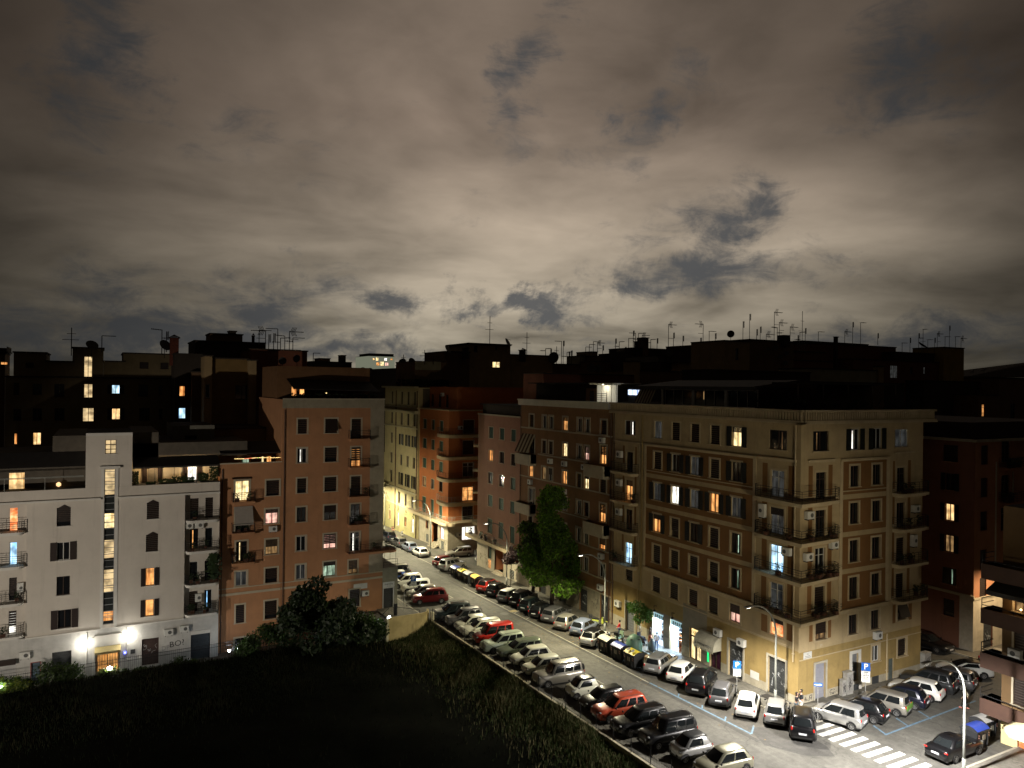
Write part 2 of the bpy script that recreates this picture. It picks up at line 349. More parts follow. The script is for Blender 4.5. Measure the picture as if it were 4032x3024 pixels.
def balcony(b, F, u0, u1, z, d=1., r=.35, sm=None, rm=None, th=.22, solid=False, h=.95, step=.55, P=None, clutter=0):
    P = P or outline(u0, u1, d, r)
    mb = MB(); slab(mb, F, P, z-th, z, 0); mb_ = [(u, q*.72) for u, q in P]; slab(mb, F, [(u*.96+(u0+u1)*.02, q) for u, q in mb_], z-th-.12, z-th-.001, 0)
    root = mb.build('balcony', sm, b)
    mr = MB()
    if solid:
        Q = P; 
        for k in range(len(Q)-1):
            (a, c), (e, g) = Q[k], Q[k+1]
            mr.quad([F(a,c,z), F(e,g,z), F(e,g,z+h), F(a,c,z+h)]); mr.quad([F(a,max(0,c-.1),z), F(e,max(0,g-.1),z), F(e,max(0,g-.1),z+h), F(a,max(0,c-.1),z+h)]); mr.quad([F(a,c,z+h), F(e,g,z+h), F(e,max(0,g-.1),z+h), F(a,max(0,c-.1),z+h)])
        mr.build('parapet', sm, root)
    else:
        rail(mr, F, P, z, h, step=step); mr.build('railing', rm or M_IRON, root)
    if clutter:
        rr = random.Random(int(abs(u0*97+z*31)))
        for i in range(clutter):
            q = MB()
            u = u0+.3+rr.random()*(u1-u0-.6); n_ = .2+rr.random()*max(.1, d-.5); s = .12+.1*rr.random()
            q.box(u-s, u+s, n_-s*.8, n_+s*.8, z, z+.25+.2*rr.random(), 0, F)
            for j in range(26):
                a = rr.random()*6.28; c = u+math.cos(a)*rr.random()*.35; e = n_+math.sin(a)*rr.random()*.3; zz = z+.3+rr.random()*.6; l = .10
                q.quad([F(c-l,e,zz), F(c,e-l,zz+.03), F(c+l,e,zz+.05), F(c,e+l,zz-.03)], 1)
            q.build('potted_plant', [mat('flower_pot', (.10,.045,.025), .8), mat('balcony_leaf', (.035,.06,.02), .6)], root)
    return root
def acu(b, F, u, z, w=.82, h=.6, d=.34):
    mb = MB(); mb.box(u-w/2, u+w/2, .06, .06+d, z, z+h, 0, F); mb.box(u-w/2+.1, u-w/2+.14, 0, .4, z-.1, z-.001, 1, F); mb.box(u+w/2-.14, u+w/2-.1, 0, .4, z-.1, z-.001, 1, F)
    o = mb.build('air_conditioner', [M_AC, M_IRON], b)
    g = MB(); c = u+w*.12; R_ = min(h*.30, w*.28)
    for k in range(12):
        a, e = 2*math.pi*k/12, 2*math.pi*(k+1)/12
        g.quad([F(c, .063+d, z+h/2), F(c+R_*math.cos(a), .063+d, z+h/2+R_*math.sin(a)), F(c+R_*math.cos(e), .063+d, z+h/2+R_*math.sin(e))])
    g.build('fan_grille', M_ACD, o); return o
def bands(b, F, items, m, name='string_course'):
    for it in items:
        u0, u1, z0, z1, d = it[:5]
        mb = MB(); mb.box(u0, u1, .0, d, z0, z1, 0, F)
        if len(it) > 5: mb.box(u0-.03, u1+.03, 0, d+.08, z1, z1+.08, 0, F)
        mb.build(name, m, b)
def pipe(b, F, u, z0, z1, m=None, r=.06, n=.1):
    mb = MB(); mb.tube([F(u, n, z0), F(u, n, z1)], r, 6)
    for z in range(int(z0)+1, int(z1), 3): mb.box(u-r*1.4, u+r*1.4, 0, n+r*1.2, z, z+.06, 0, F)
    mb.build('drain_pipe', m or M_PIPE, b)
def text(b, F, u, z, s, size, m, n=.02, name='lettering', tilt=0., align='CENTER', flip=False, ext=.003):
    cu = D.curves.new(name, 'FONT'); cu.body = s; cu.size = size; cu.align_x = align; cu.align_y = 'CENTER'; cu.extrude = ext; cu.resolution_u = 2
    o = D.objects.new('tmp', cu); COL.objects.link(o); dg = bpy.context.evaluated_depsgraph_get(); me = D.meshes.new_from_object(o.evaluated_get(dg)); D.objects.remove(o)
    me.name = name; me.materials.clear(); me.materials.append(m)
    o = D.objects.new(name, me); COL.objects.link(o)
    # text faces outward: X facade looks along -X, Y facade along -Y
    if F.k == 'X': R_ = Matrix(((0,0,-1),(-1,0,0),(0,1,0)))
    else: R_ = Matrix(((1,0,0),(0,0,-1),(0,1,0)))
    R_ = R_.to_4x4() @ Matrix.Rotation(tilt, 4, 'Z'); me.transform(R_)
    p = Vector(F(u, n, z)); q = b; 
    while q is not None: p -= q.location; q = q.parent
    o.location = p; o.parent = b; return o
def shell(mb, x0, x1, y0, y1, z0, z1, skip='', mi=0, roof=1):
    if 'W' not in skip: mb.quad([(x0,y0,z0),(x0,y1,z0),(x0,y1,z1),(x0,y0,z1)], mi)
    if 'E' not in skip: mb.quad([(x1,y0,z0),(x1,y1,z0),(x1,y1,z1),(x1,y0,z1)], mi)
    if 'S' not in skip: mb.quad([(x0,y0,z0),(x1,y0,z0),(x1,y0,z1),(x0,y0,z1)], mi)
    if 'N' not in skip: mb.quad([(x0,y1,z0),(x1,y1,z0),(x1,y1,z1),(x0,y1,z1)], mi)
    mb.quad([(x0,y0,z1),(x1,y0,z1),(x1,y1,z1),(x0,y1,z1)], roof)
def graffiti(b, F, u, z, w, h, m, seed, n=.012, name='graffiti'):
    rr = random.Random(seed); mb = MB()
    for k in range(int(4+w*3)):
        a = u+(rr.random()-.5)*w; c = z+(rr.random()-.5)*h; pts = []
        for j in range(6):
            pts.append(F(a, n, c)); a += (rr.random()-.4)*.32; c += (rr.random()-.5)*.42; a = min(max(a, u-w/2), u+w/2); c = min(max(c, z-h/2), z+h/2)
        mb.tube(pts, .016, 4)
    return mb.build(name, m, b)
M_GRAF = mat('graffiti_white', (.42,.44,.44), .8, var=.2); M_GRAFD = mat('graffiti_black', (.03,.03,.03), .8, var=.2)

# ================================================================== the big cream and ochre corner block
CREAM = mat('cream_plaster', (.430, .335, .190), .85, var=.16, vs_=.6, stain=.35, streak=.55, bump=.15)
CREAML = mat('cream_trim', (.48, .39, .245), .8, var=.14, vs_=1.2, stain=.2, streak=.25)
OCHRE = mat('ochre_panel', (.200, .098, .030), .85, var=.15, vs_=.7, stain=.3, streak=.45)
MUST = mat('mustard_ground_plaster', (.32, .228, .085), .85, var=.18, vs_=.8, stain=.35, streak=.25, bump=.15)
GREYP = mat('grey_cement_panel', (.26, .235, .18), .85, var=.22, vs_=1.4, stain=.4, streak=.2)
bA = thing('apartment_building', 'large cream corner block with ochre panels, balustrade roofline and curved corner balconies', 'building', (48.5, 40.9, 0))
FA = Fac('X', 48.5); FS = Fac('Y', 40.9)
ROWS = [(20.02,21.72),(16.97,18.66),(13.89,15.58),(10.72,12.48),(7.65,9.40),(4.76,6.28)]
cols = [58.25, 55.62, 52.96, 50.36, 47.72]
hA = []; wA = []
codes = [['V','c','c','c','Ysq'],['c','gs','Vs','c','ks'],['Vs','NsT','Vs','Os','Vs'],['Osq','c','es','c','Gn'],['c','c','c','c','Gn'],['c','c','c','c','Pb']]
codes[3][2] = 'ks'
for r, (z0, z1) in enumerate(ROWS):
    for c, u in enumerate(cols):
        w = .57 if r < 5 else .6
        wA.append((u-w, u+w, z0, z1, codes[r][c])); hA.append((u-w, u+w, z0, z1))
def addw(L_, H_, u0, u1, z0, z1, k): L_.append((u0, u1, z0, z1, k)); H_.append((u0, u1, z0, z1))
addw(wA, hA, 61.85, 63.7, 20.05, 21.6, 'Nn')
for i, (z0, k) in enumerate(((16.25,'k'),(13.2,'Oq'),(10.15,'k'),(6.65,'B'))): addw(wA, hA, 62.15, 63.3, z0, z0+(2.15 if i else 2.05), k)
addw(wA, hA, 62.0, 63.25, 4.85, 6.4, 'c')
addw(wA, hA, 42.3, 44.15, 20.1, 21.7, 'Dn')
for z0, k in ((16.25,'V'),(13.2,'Vq'),(10.15,'B'),(7.05,'V')): addw(wA, hA, 42.5, 43.9, z0, z0+2.15, k)
addw(wA, hA, 42.42, 43.75, 4.95, 6.3, 'Rq')
shops = [(61.62,63.1,.0,2.6),(57.1,58.75,-.36,2.75),(54.45,56.15,-.30,2.75),(51.82,53.38,-.24,2.7),(49.3,50.7,-.18,1.75),(46.7,48.4,-.15,3.05),(42.15,43.95,-.05,3.1)]
shops[0] = (61.62,63.1,-.45,2.6)
hA += shops
mb = MB()
zonesA = [(45.8, 60.0, 6.95, 19.15, 1)]
for z in (10.05, 13.1, 16.2): zonesA.append((45.8, 60.0, z-.18, z+.22, 0))
for z0, z1 in ROWS[1:5]: zonesA += [(61.55, 61.85, z0+.1, z1+.25, 1), (63.6, 63.9, z0+.1, z1+.25, 1), (41.55, 42.1, z0-.5, z1+.25, 1), (44.25, 44.8, z0-.5, z1+.25, 1)]
zonesA += [(41.55,42.1,4.9,6.4,1),(44.1,44.75,4.9,6.4,1), (40.9, 65.7, -2, 4.3, 2), (51.1, 54.3, -.6, 4.75, 3), (54.3, 58.9, -1, 2.95, 3), (40.9,65.7,-2,.75,4)]
wall_grid(mb, FA, 40.9, 65.7, -1.2, 22.3, hA, zonesA)
hS = []; wS = []
sc = [(55.0, .56), (57.85, .56)]
cS = [['Nsn','gs'],['k','k'],['k','k'],['k','k'],['k','k'],['k','k']]
for r, (z0, z1) in enumerate(ROWS):
    for c, (u, w) in enumerate(sc):
        addw(wS, hS, u-w, u+w, z0+(.05 if r < 5 else 0), z1+.1, cS[r][c])
addw(wS, hS, 49.88, 51.76, 20.1, 21.72, 'Dn'); addw(wS, hS, 60.25, 62.1, 20.15, 21.7, 'V')
for z0, k in ((16.25,'k'),(13.2,'k'),(10.15,'g'),(7.05,'c')): addw(wS, hS, 50.25, 51.45, z0, z0+2.15, k)
for z0, k in ((16.25,'k'),(13.2,'k'),(10.15,'c'),(7.05,'c')): addw(wS, hS, 60.55, 61.7, z0, z0+2.1, k)
addw(wS, hS, 50.4, 51.7, 4.9, 6.4, 'Da'); addw(wS, hS, 60.85, 62.15, 5.05, 6.4, 'kh'); addw(wS, hS, 60.95, 62.15, 1.85, 3.4, 'c')
addw(wS, hS, 57.5, 58.45, 2.0, 3.35, 'V')
doorsS = [(50.42, 51.7, .0, 3.0), (54.9, 55.75, .8, 3.1), (59.73, 60.4, .05, 1.9)]
hS += doorsS
zonesS = [(53.5, 59.15, 6.95, 19.15, 1)]
for z in (10.05, 13.1, 16.2): zonesS.append((53.5, 59.15, z-.18, z+.22, 0))
for z0, z1 in ROWS[1:5]: zonesS += [(49.4,49.9,z0-.5,z1+.3,1),(51.75,52.25,z0-.5,z1+.3,1),(60.0,60.3,z0-.4,z1+.3,1),(62.1,62.5,z0-.4,z1+.3,1)]
zonesS += [(49.7,50.1,4.9,6.5,1),(51.9,52.3,4.9,6.5,1),(60.2,60.6,4.9,6.5,1),(62.4,62.9,4.9,6.5,1),(48.5,64.3,-2,4.2,2),(48.5,64.3,-2,.75,4)]
wall_grid(mb, FS, 48.5, 64.2, -1.2, 22.3, hS, zonesS)
shell(mb, 48.5, 64.2, 40.9, 65.7, -1.2, 22.9, skip='WS', mi=0, roof=5)
mb.quad([(48.5,40.9,22.3),(48.5,65.7,22.3),(48.5,65.7,22.9),(48.5,40.9,22.9)]); mb.quad([(48.5,40.9,22.3),(64.2,40.9,22.3),(64.2,40.9,22.9),(48.5,40.9,22.9)])
mb.build('wall', [CREAM, OCHRE, MUST, GREYP, mat('stone_dado', (.40,.36,.27), .8, var=.25, vs_=1.5, stain=.5, streak=.3), M_ROOF], bA)
for (u0,u1,z0,z1,k) in wA: win(bA, FA, u0, u1, z0, z1, k, CREAML if not (u1-u0 > 1.7) else None, CREAML, tw=.17)
for (u0,u1,z0,z1,k) in wS: win(bA, FS, u0, u1, z0, z1, k, CREAML if not (u1-u0 > 1.7 or z1 < 3) else None, CREAML, tw=.17)
# cornices, string courses, pilasters
for F, a, e in ((FA, 40.32, 65.7), (FS, 47.92, 65.4)):
    bands(bA, F, [(a, e, 22.3, 22.42, .58)], CREAML, 'cornice')
bands(bA, FA, [(45.5,60.2,19.15,19.32,.10,1),(45.5,60.2,6.62,6.9,.12,1),(60.2,65.6,19.25,19.4,.1),(41.3,45.2,19.2,19.36,.1,1),(45.8,60,16.66,16.74,.05),(42.0,60.3,4.42,4.5,.04)], CREAML)
bands(bA, FS, [(53.2,59.45,19.15,19.32,.10,1),(53.2,59.45,6.62,6.9,.12,1),(49.3,52.4,19.2,19.36,.1,1),(53.5,59.15,16.66,16.74,.05),(48.6,64.2,3.55,3.62,.04),(60.2,63.0,19.6,19.72,.08)], CREAML)
bands(bA, FA, [(45.45,45.8,6.9,19.15,.05),(60.0,60.3,6.9,19.15,.05),(60.9,61.15,6.9,22.2,.04)], CREAML, 'pilaster')
bands(bA, FS, [(53.15,53.5,6.9,19.15,.05),(59.15,59.5,6.9,19.15,.05)], CREAML, 'pilaster')
# roof balustrade (too many balusters to count: one part)
mb = MB()
def balus(F, a, e, n0, solid=()):
    mb.box(a, e, n0-.14, n0+.14, 22.42, 22.58, 0, F); mb.box(a, e, n0-.16, n0+.16, 23.25, 23.42, 0, F)
    u = a+.1
    while u < e-.1:
        mb.box(u, u+.14, n0-.07, n0+.07, 22.58, 23.25, 0, F); u += .29
    for s, t in solid: mb.box(s, t, n0-.09, n0-.075, 22.58, 23.25, 0, F)
balus(FA, 40.40, 65.7, .42, [(60.8, 65.7), (40.4, 46.0)]); balus(FS, 48.3, 65.3, .42, [(48.4, 65.3)])
mb.build('balustrade', CREAML, bA)
# balconies: small ones on the left bay, wrap-round ones at the corner, small ones on the right bay
for i, z in enumerate((16.2, 13.15, 10.1, 6.6)):
    balcony(bA, FA, 61.25, 65.2, z, .95, .5, CREAML, clutter=(1 if i in (1,3) else 0))
    balcony(bA, FS, 60.0, 64.0, z if i < 3 else 7.0, 1., .5, CREAML, clutter=2)
for i, z in enumerate((16.2, 13.15, 10.1, 7.0)):
    pts = [(48.5, 45.15), (47.9, 45.1)]
    for t in range(5): a = math.pi/2*t/4; pts.append((47.95-.45*math.sin(a), 45.05-.9*(1-math.cos(a))))
    pts += [(47.42, 43.0), (47.30, 41.6), (47.22, 39.65), (49.0, 39.78), (50.8, 39.95)]
    for t in range(5): a = math.pi/2*t/4; pts.append((51.4+1.0*math.sin(a), 39.95+.5*(1-math.cos(a))))
    pts += [(52.5, 40.9), (48.5, 40.9)]
    W3 = lambda x, y, z_: (x, y, z_)
    mb = MB(); slab(mb, W3, pts, z-.24, z); q = [(48.5+(x-48.5)*.8, 40.9+(y-40.9)*.8 if y < 40.9 else y) for x, y in pts]; slab(mb, W3, q, z-.36, z-.241)
    root = mb.build('balcony', CREAML, bA); mr = MB(); rail(mr, W3, [(x+.06, y+(.06 if y < 41 else -.04)) for x, y in pts[:-1]], z, .95, inset=-.0, step=.9)
    mr.build('railing', M_IRON, root)
    if i >= 1:
        rr = random.Random(i)
        for j in range(5+i*2):
            q = MB()
            if rr.random() < .5: x = 47.6+rr.random()*.5; y = 41.3+rr.random()*3.4
            else: x = 48.9+rr.random()*3.2; y = 40.15+rr.random()*.4
            q.box(x-.15, x+.15, y-.15, y+.15, z, z+.3)
            for _ in range(30):
                a = x+(rr.random()-.5)*.7; e = y+(rr.random()-.5)*.7; zz = z+.3+rr.random()*.6; q.quad([(a-.1,e,zz),(a,e-.1,zz+.04),(a+.1,e,zz+.05),(a,e+.1,zz-.03)], 1)
            q.build('potted_plant', [MC['flower_pot'], MC['balcony_leaf']], root)
for z in (17.6, 14.6, 11.5): acu(bA, FA, 64.2, z, h=.7)
acu(bA, FA, 44.55, 14.4, h=1.1, w=.6); acu(bA, FA, 42.0, 11.75); acu(bA, FS, 49.3, 14.8); acu(bA, FS, 49.2, 11.5); acu(bA, FS, 52.2, 12.2)
acu(bA, FS, 57.9, 4.0); acu(bA, FS, 62.9, 14.4); acu(bA, FS, 62.7, 11.4, w=.6, h=1.0)
acu(bA, FA, 49.5, 3.05); acu(bA, FA, 46.7, 3.0); acu(bA, FA, 64.2, 1.8)
for u, a, e in ((60.55, 4.6, 22.2), (65.35, -.5, 22.3), (61.1, -.4, 4.5)): pipe(bA, FA, u, a, e, MUST if u < 62 else M_PIPE)
pipe(bA, FA, 41.35, 3.4, 22.2, CREAML); pipe(bA, FS, 59.35, .2, 4.2, CREAML)
# ---- shop fronts and shutters on the street side
def shutter_door(b, F, u0, u1, z0, z1, m, trim, tw=.16, name='roller_door', graf=None):
    mb = MB(); n = max(6, int((z1-z0)/.13))
    for i in range(n): mb.box(u0, u1, -.2, -.17+.012*(i % 2), z0+(z1-z0)*i/n, z0+(z1-z0)*(i+.9)/n, 0, F)
    mb.quad([F(u0,-.201,z0), F(u1,-.201,z0), F(u1,-.201,z1), F(u0,-.201,z1)])
    o = mb.build(name, m, b)
    if trim:
        t = MB(); t.box(u0-tw, u0, 0, .06, z0, z1+tw, 0, F); t.box(u1, u1+tw, 0, .06, z0, z1+tw, 0, F); t.box(u0, u1, 0, .061, z1, z1+tw, 0, F); t.build('door_surround', trim, o)
    if graf is not None: graffiti(o, F, (u0+u1)/2, z0+(z1-z0)*.5, (u1-u0)*.8, (z1-z0)*.55, M_GRAF, graf, n=-.155)
    return o
GSTONE = mat('grey_surround', (.42,.39,.31), .8, var=.2, stain=.3)
shutter_door(bA, FA, 61.62, 63.1, -.45, 2.6, M_ROLLG, GSTONE)
shutter_door(bA, FA, 46.7, 48.4, -.15, 3.05, M_ROLLD, GSTONE, graf=5)
shutter_door(bA, FA, 42.15, 43.95, -.05, 3.1, M_ROLLD, GSTONE, graf=8)
shutter_door(bA, FS, 50.42, 51.7, 0, 3.0, mat('roller_lilac_grey', (.26,.265,.30), .5, var=.12), GSTONE)
o = shutter_door(bA, FS, 54.9, 55.75, .8, 3.1, M_ROLLG, mat('white_marble', (.62,.60,.54), .5, var=.12), .28)
mb = MB(); mb.box(54.7, 56.0, 0, .16, .05, .8, 0, FS); mb.build('door_plinth', MC['white_marble'], o); mb = MB(); mb.box(54.95, 55.6, .16, .175, .12, .62, 0, FS); mb.build('vent_grille', M_ROLLD, o)
mb = MB(); mb.box(59.75, 60.38, -.12, -.08, .05, 1.88, 0, FS); mb.build('service_hatch', mat('hatch_green_grey', (.10,.12,.11), .6, var=.3), bA)
mb = MB(); mb.box(57.55, 58.4, .0, .03, .1, .75, 0, FS); mb.build('cellar_grille', M_ROLLD, bA)
# two brightly lit shop openings: real rooms behind the wall
M_SHOPW = mat('shop_wall_white', (.8,.8,.8), .6, var=.05)
M_TUBE = mat('shop_ceiling_tube', (1,1,1), .5, var=0, em=(.80,.90,1.), est=14)
GOODS = [mat('goods_blue', (.06,.16,.35), .6, var=.3), mat('goods_white', (.7,.7,.7), .5, var=.1), mat('goods_orange', (.5,.18,.05), .6, var=.2), mat('goods_dark', (.03,.03,.04), .6, var=.2), mat('goods_teal', (.06,.32,.30), .6, var=.2)]
for si, (u0, u1, z0, z1) in enumerate(shops[1:3]):
    sh = MB(); X0, X1 = 48.74, 52.2; a, e = u0-.0, u1+.0
    for P in ([(X0,a,z0),(X1,a,z0),(X1,a,z1),(X0,a,z1)],[(X0,e,z0),(X1,e,z0),(X1,e,z1),(X0,e,z1)],[(X1,a,z0),(X1,e,z0),(X1,e,z1),(X1,a,z1)],[(X0,a,z0),(X1,a,z0),(X1,e,z0),(X0,e,z0)],[(X0,a,z1),(X1,a,z1),(X1,e,z1),(X0,e,z1)]): sh.quad(P)
    r_ = sh.build('shop_interior', M_SHOPW, bA)
    t = MB(); 
    for k in (49.2, 50.3, 51.4): t.box(k, k+.12, a+.15, e-.15, z1-.10, z1-.04)
    t.build('ceiling_lamp', M_TUBE, r_)
    rr = random.Random(20+si)
    for sx in (0, 1):
        g = MB(); y = a+.05 if sx == 0 else e-.45
        for lv in range(5):
            zz = z0+.3+lv*.42; g.box(49.6, 51.9, y, y+.4, zz, zz+.03, 1)
            x = 49.65
            while x < 51.8:
                w = .08+rr.random()*.2; g.box(x, x+w, y+.04, y+.36, zz+.03, zz+.12+rr.random()*.22, rr.randrange(5)); x += w+.03
        g.build('shop_shelf', GOODS, r_)
    if si == 1:
        g = MB(); g.box(48.9, 49.2, u0+.75, u0+.80, z0, z0+1.1); g.box(48.9, 49.2, u0+.2, u0+.25, z0, z0+1.1); g.box(48.85, 49.25, u0+.15, u0+.85, z0+1.05, z0+1.12); g.box(48.9,49.2,u0+.25,u0+.75,z0+.45,z0+.5)
        g.build('display_stand', mat('orange_wood', (.40,.14,.05), .6), r_)
    # green-lettered sign board and wall lamp bracket above the opening
    s = MB(); s.box(u0+.02, u1-.02, -.16, -.12, z1-.62, z1-.02, 0, FA); sg = s.build('shop_sign', mat('shop_sign_panel', (.55,.75,.80), .4, var=.15, em=(.55,.85,1.), est=.35), bA)
    g = MB()
    for k in range(5): g.box(u0+.12+k*(u1-u0-.3)/5, u0+.12+k*(u1-u0-.3)/5+.16, -.118, -.10, z1-.52+.08*(k % 2), z1-.18, 0, FA)
    g.build('sign_motif', mat('sign_teal', (.02,.14,.13), .5), sg)
    br = MB(); br.tube([FA((u0+u1)/2+.2, 0, z1+.65), FA((u0+u1)/2+.2, .35, z1+.75), FA((u0+u1)/2, .45, z1+.4)], .03, 5); br.lathe([(.05,0),(.16,-.1),(.16,-.18)], FA((u0+u1)/2, .45, z1+.42), 8); br.build('wall_lamp', M_IRON, bA)
    ld = D.lights.new('shop_light', 'AREA'); ld.shape = 'RECTANGLE'; ld.size = .35; ld.size_y = u1-u0-.2; ld.energy = 620; ld.color = (.55, .76, 1.); lo = D.objects.new('shop_light', ld); COL.objects.link(lo)
    lo.parent = bA; lo.location = Vector((49.3, (u0+u1)/2, z1-.22))-bA.location; lo.rotation_euler = (0, math.radians(52), 0)
# glazed entrance door with a warm hall
u0, u1, z0, z1 = shops[3]
mb = MB(); mb.quad([FA(u0,-.22,z0), FA(u1,-.22,z0), FA(u1,-.22,z1), FA(u0,-.22,z1)]); dr = mb.build('entrance_door', lit('lit_hall', (1.,.80,.42), (.62,.40,.14), 1.5, 3.), bA)
g = MB()
for a, e in ((u0,u0+.09),(u1-.09,u1),((u0+u1)/2-.08,(u0+u1)/2+.08)): g.box(a, e, -.2, -.1, z0, z1-.75, 0, FA)
for a, e in ((z0,z0+.12),(z1-.82,z1-.70),(z1-.07,z1)): g.box(u0, u1, -.201, -.12, a, e, 0, FA)
g.box(u0, u0+.07, -.2, -.1, z1-.7, z1, 0, FA); g.box(u1-.07, u1, -.2, -.1, z1-.7, z1, 0, FA)
g.build('door_frame', mat('door_wood', (.045,.02,.012), .5), dr)
g = MB()
for k in range(9): a = u0+.16+k*(u1-u0-.32)/8; g.tube([FA(a,-.16,z0+.12), FA(a,-.16,z1-.85)], .012, 4)
for k in range(6):
    a = u0+.2+k*.22; g.tube([FA(a+.09*math.cos(t*.7),-.15,z1-.40+.16*math.sin(t*.7)) for t in range(10)], .012, 4)
g.build('door_grille', M_IRON, dr)
# small shop: rounded canopy with lettering above a dark window
u0, u1, z0, z1 = shops[4]
mb = MB(); mb.quad([FA(u0,-.22,z0), FA(u1,-.22,z0), FA(u1,-.22,z1), FA(u0,-.22,z1)]); so = mb.build('shop_window', mat('shop_poster_dark', (.06,.012,.035), .2, var=.6, vs_=3), bA)
g = MB(); g.box((u0+u1)/2-.04, (u0+u1)/2+.04, -.2, -.1, z0, z1, 0, FA); g.box(u0, u1, -.201, -.12, z0, z0+.12, 0, FA); g.build('window_frame', M_WFD, so)
g = MB(); a0, a1 = 49.25, 51.75
pr = [(.0,3.0),(.35,2.93),(.68,2.7),(.92,2.35),(1.0,1.75)]
for k in range(4):
    (p, q), (r_, s) = pr[k], pr[k+1]; g.quad([FA(a0,p,q), FA(a1,p,q), FA(a1,r_,s), FA(a0,r_,s)])
for a in (a0, a1): g.quad([FA(a,p,q) for p, q in pr]+[FA(a,0,1.75)])
cn = g.build('canopy', mat('canopy_grey_cream', (.42,.40,.31), .6, var=.25, vs_=2, stain=.4), bA, smooth=False)
g = MB(); k = a0
while k < a1: g.quad([FA(k,1.0,1.75), FA(k+.22,1.0,1.75), FA(k+.19,.99,1.58), FA(k+.03,.99,1.58)]); k += .25
g.build('canopy_fringe', MC['canopy_grey_cream'], cn)
text(cn, FA, (a0+a1)/2, 2.05, 'IL FORNETTO 1', .30, mat('dark_lettering', (.04,.045,.05), .7, var=0), n=1.0)
g = MB(); g.box(50.8, 51.0, -.02, .03, .25, 1.4, 0, FA); g.build('neon_sign', mat('neon_green', (.0,.3,.05), .4, var=0, em=(.02,.9,.25), est=.9), bA)
mb = MB(); mb.box(44.9, 45.85, 0, .02, .62, 1.25, 0, FA); mb.build('wall_plate', mat('plate_white', (.6,.6,.56), .5, var=.15), bA)
# street-name plate and house number on the side wall
mb = MB(); mb.box(49.05, 50.0, 0, .035, 3.55, 4.15, 0, FS); pl = mb.build('street_name_plate', MC['plate_white'], bA)
text(pl, FS, 49.52, 3.98, 'VIA', .13, MC['dark_lettering'], n=.037); g = MB(); g.box(49.15, 49.9, .036, .038, 3.68, 3.74, 0, FS); g.box(49.2, 49.8, .036, .038, 3.80, 3.85, 0, FS); g.build('plate_lettering', mat('faded_lettering', (.25,.25,.25), .8, var=0), pl)
text(bA, FS, 51.1, 4.42, '39', .34, mat('painted_number', (.50,.44,.33), .8, var=0), n=.01)
graffiti(bA, FS, 49.6, .45, 1.0, .4, M_GRAFD, 3); graffiti(bA, FS, 52.6, .45, .8, .4, M_GRAFD, 4)
g = MB(); g.box(49.3, 49.7, 3.35, 3.36, 3.35, 3.36); 
# roof terraces
M_CAN = mat('terrace_canopy_dark', (.022,.019,.017), .8, var=.3)
g = MB(); g.box(49.3, 55.5, 46.6, 63.4, 25.05, 25.22); g.box(49.25, 49.3, 46.6, 63.4, 24.9, 25.2); g.build('terrace_roof', M_CAN, bA)
g = MB(); g.quad([(49.3,63.4,25.2),(55.5,63.4,25.9),(55.5,47,25.9),(49.3,47,25.2)]); g.build('terrace_roof', M_CAN, bA)
FV = Fac('X', 49.7)
mbw = MB()
for a, e, nn in ((54.75,58.6,3),(50.4,54.3,3),(46.5,50.0,3)):
    for i in range(nn+1): u = a+(e-a)*i/nn; mbw.box(u-.03, u+.03, 0, .06, 23.42, 24.9, 0, FV)
    mbw.box(a-.06, e+.06, 0, .065, 24.84, 24.93, 0, FV); mbw.box(a, e, 0, .062, 23.36, 23.44, 0, FV)
for u in (54.5, 50.2, 59.0): mbw.box(u-.14, u+.14, -.02, .1, 23.3, 24.92, 0, FV)
vg = mbw.build('veranda', mat('veranda_white', (.42,.42,.38), .5, var=.12), bA)
g = MB(); g.quad([FV(46.5,-.03,23.3), FV(59,-.03,23.3), FV(59,-.03,24.9), FV(46.5,-.03,24.9)]); g.build('veranda_glass', M_GLASS, vg)
g = MB(); g.box(53.05, 53.2, -.02, .0, 24.0, 24.75, 0, FV); g.build('reflected_lamp', LIT['D'], vg)  # lamp reflection put in as a small glowing panel
M_ST1 = mat('awning_cream', (.36,.31,.19), .8, var=.1); M_ST2 = mat('awning_brown', (.07,.035,.02), .8, var=.1)
g = MB()
for i in range(12): a = 59.9+i*.22; g.quad([FV(a,.1,24.95), FV(a+.22,.1,24.95), FV(a+.22,.9,23.5), FV(a,.9,23.5)], i % 2)
g.build('striped_awning', [M_ST1, M_ST2], bA)
g = MB(); g.box(63.0, 65.3, -.5, -.45, 24.25, 24.8, 0, FV); g.build('terrace_window', lit('lit_tv', (.75,.85,1.), (.15,.25,.6), 2.2, 3.), bA)
g = MB(); g.box(62.9, 65.5, -.7, -.6, 23.0, 25.0, 0, FV); g.build('terrace_wall', M_CAN, bA)
# set-back penthouse on the corner side
g = MB(); g.box(56.5, 66.0, 46.0, 60.0, 22.9, 25.6); g.box(50.8, 64.0, 43.2, 46.0, 25.5, 25.65, 1); g.build('penthouse', [mat('penthouse_brown', (.10,.065,.04), .85), M_CAN], bA)
for x in (50.9, 54, 57.2, 60.5, 63.8): g = MB(); g.tube([(x,43.3,22.9),(x,43.3,25.5)], .05, 5); g.build('pergola_post', M_WFD, bA)
FP = Fac('Y', 46.0)
win(bA, FP.off(.02), 60.9, 62.1, 23.5, 25.0, 'Y', None, None)
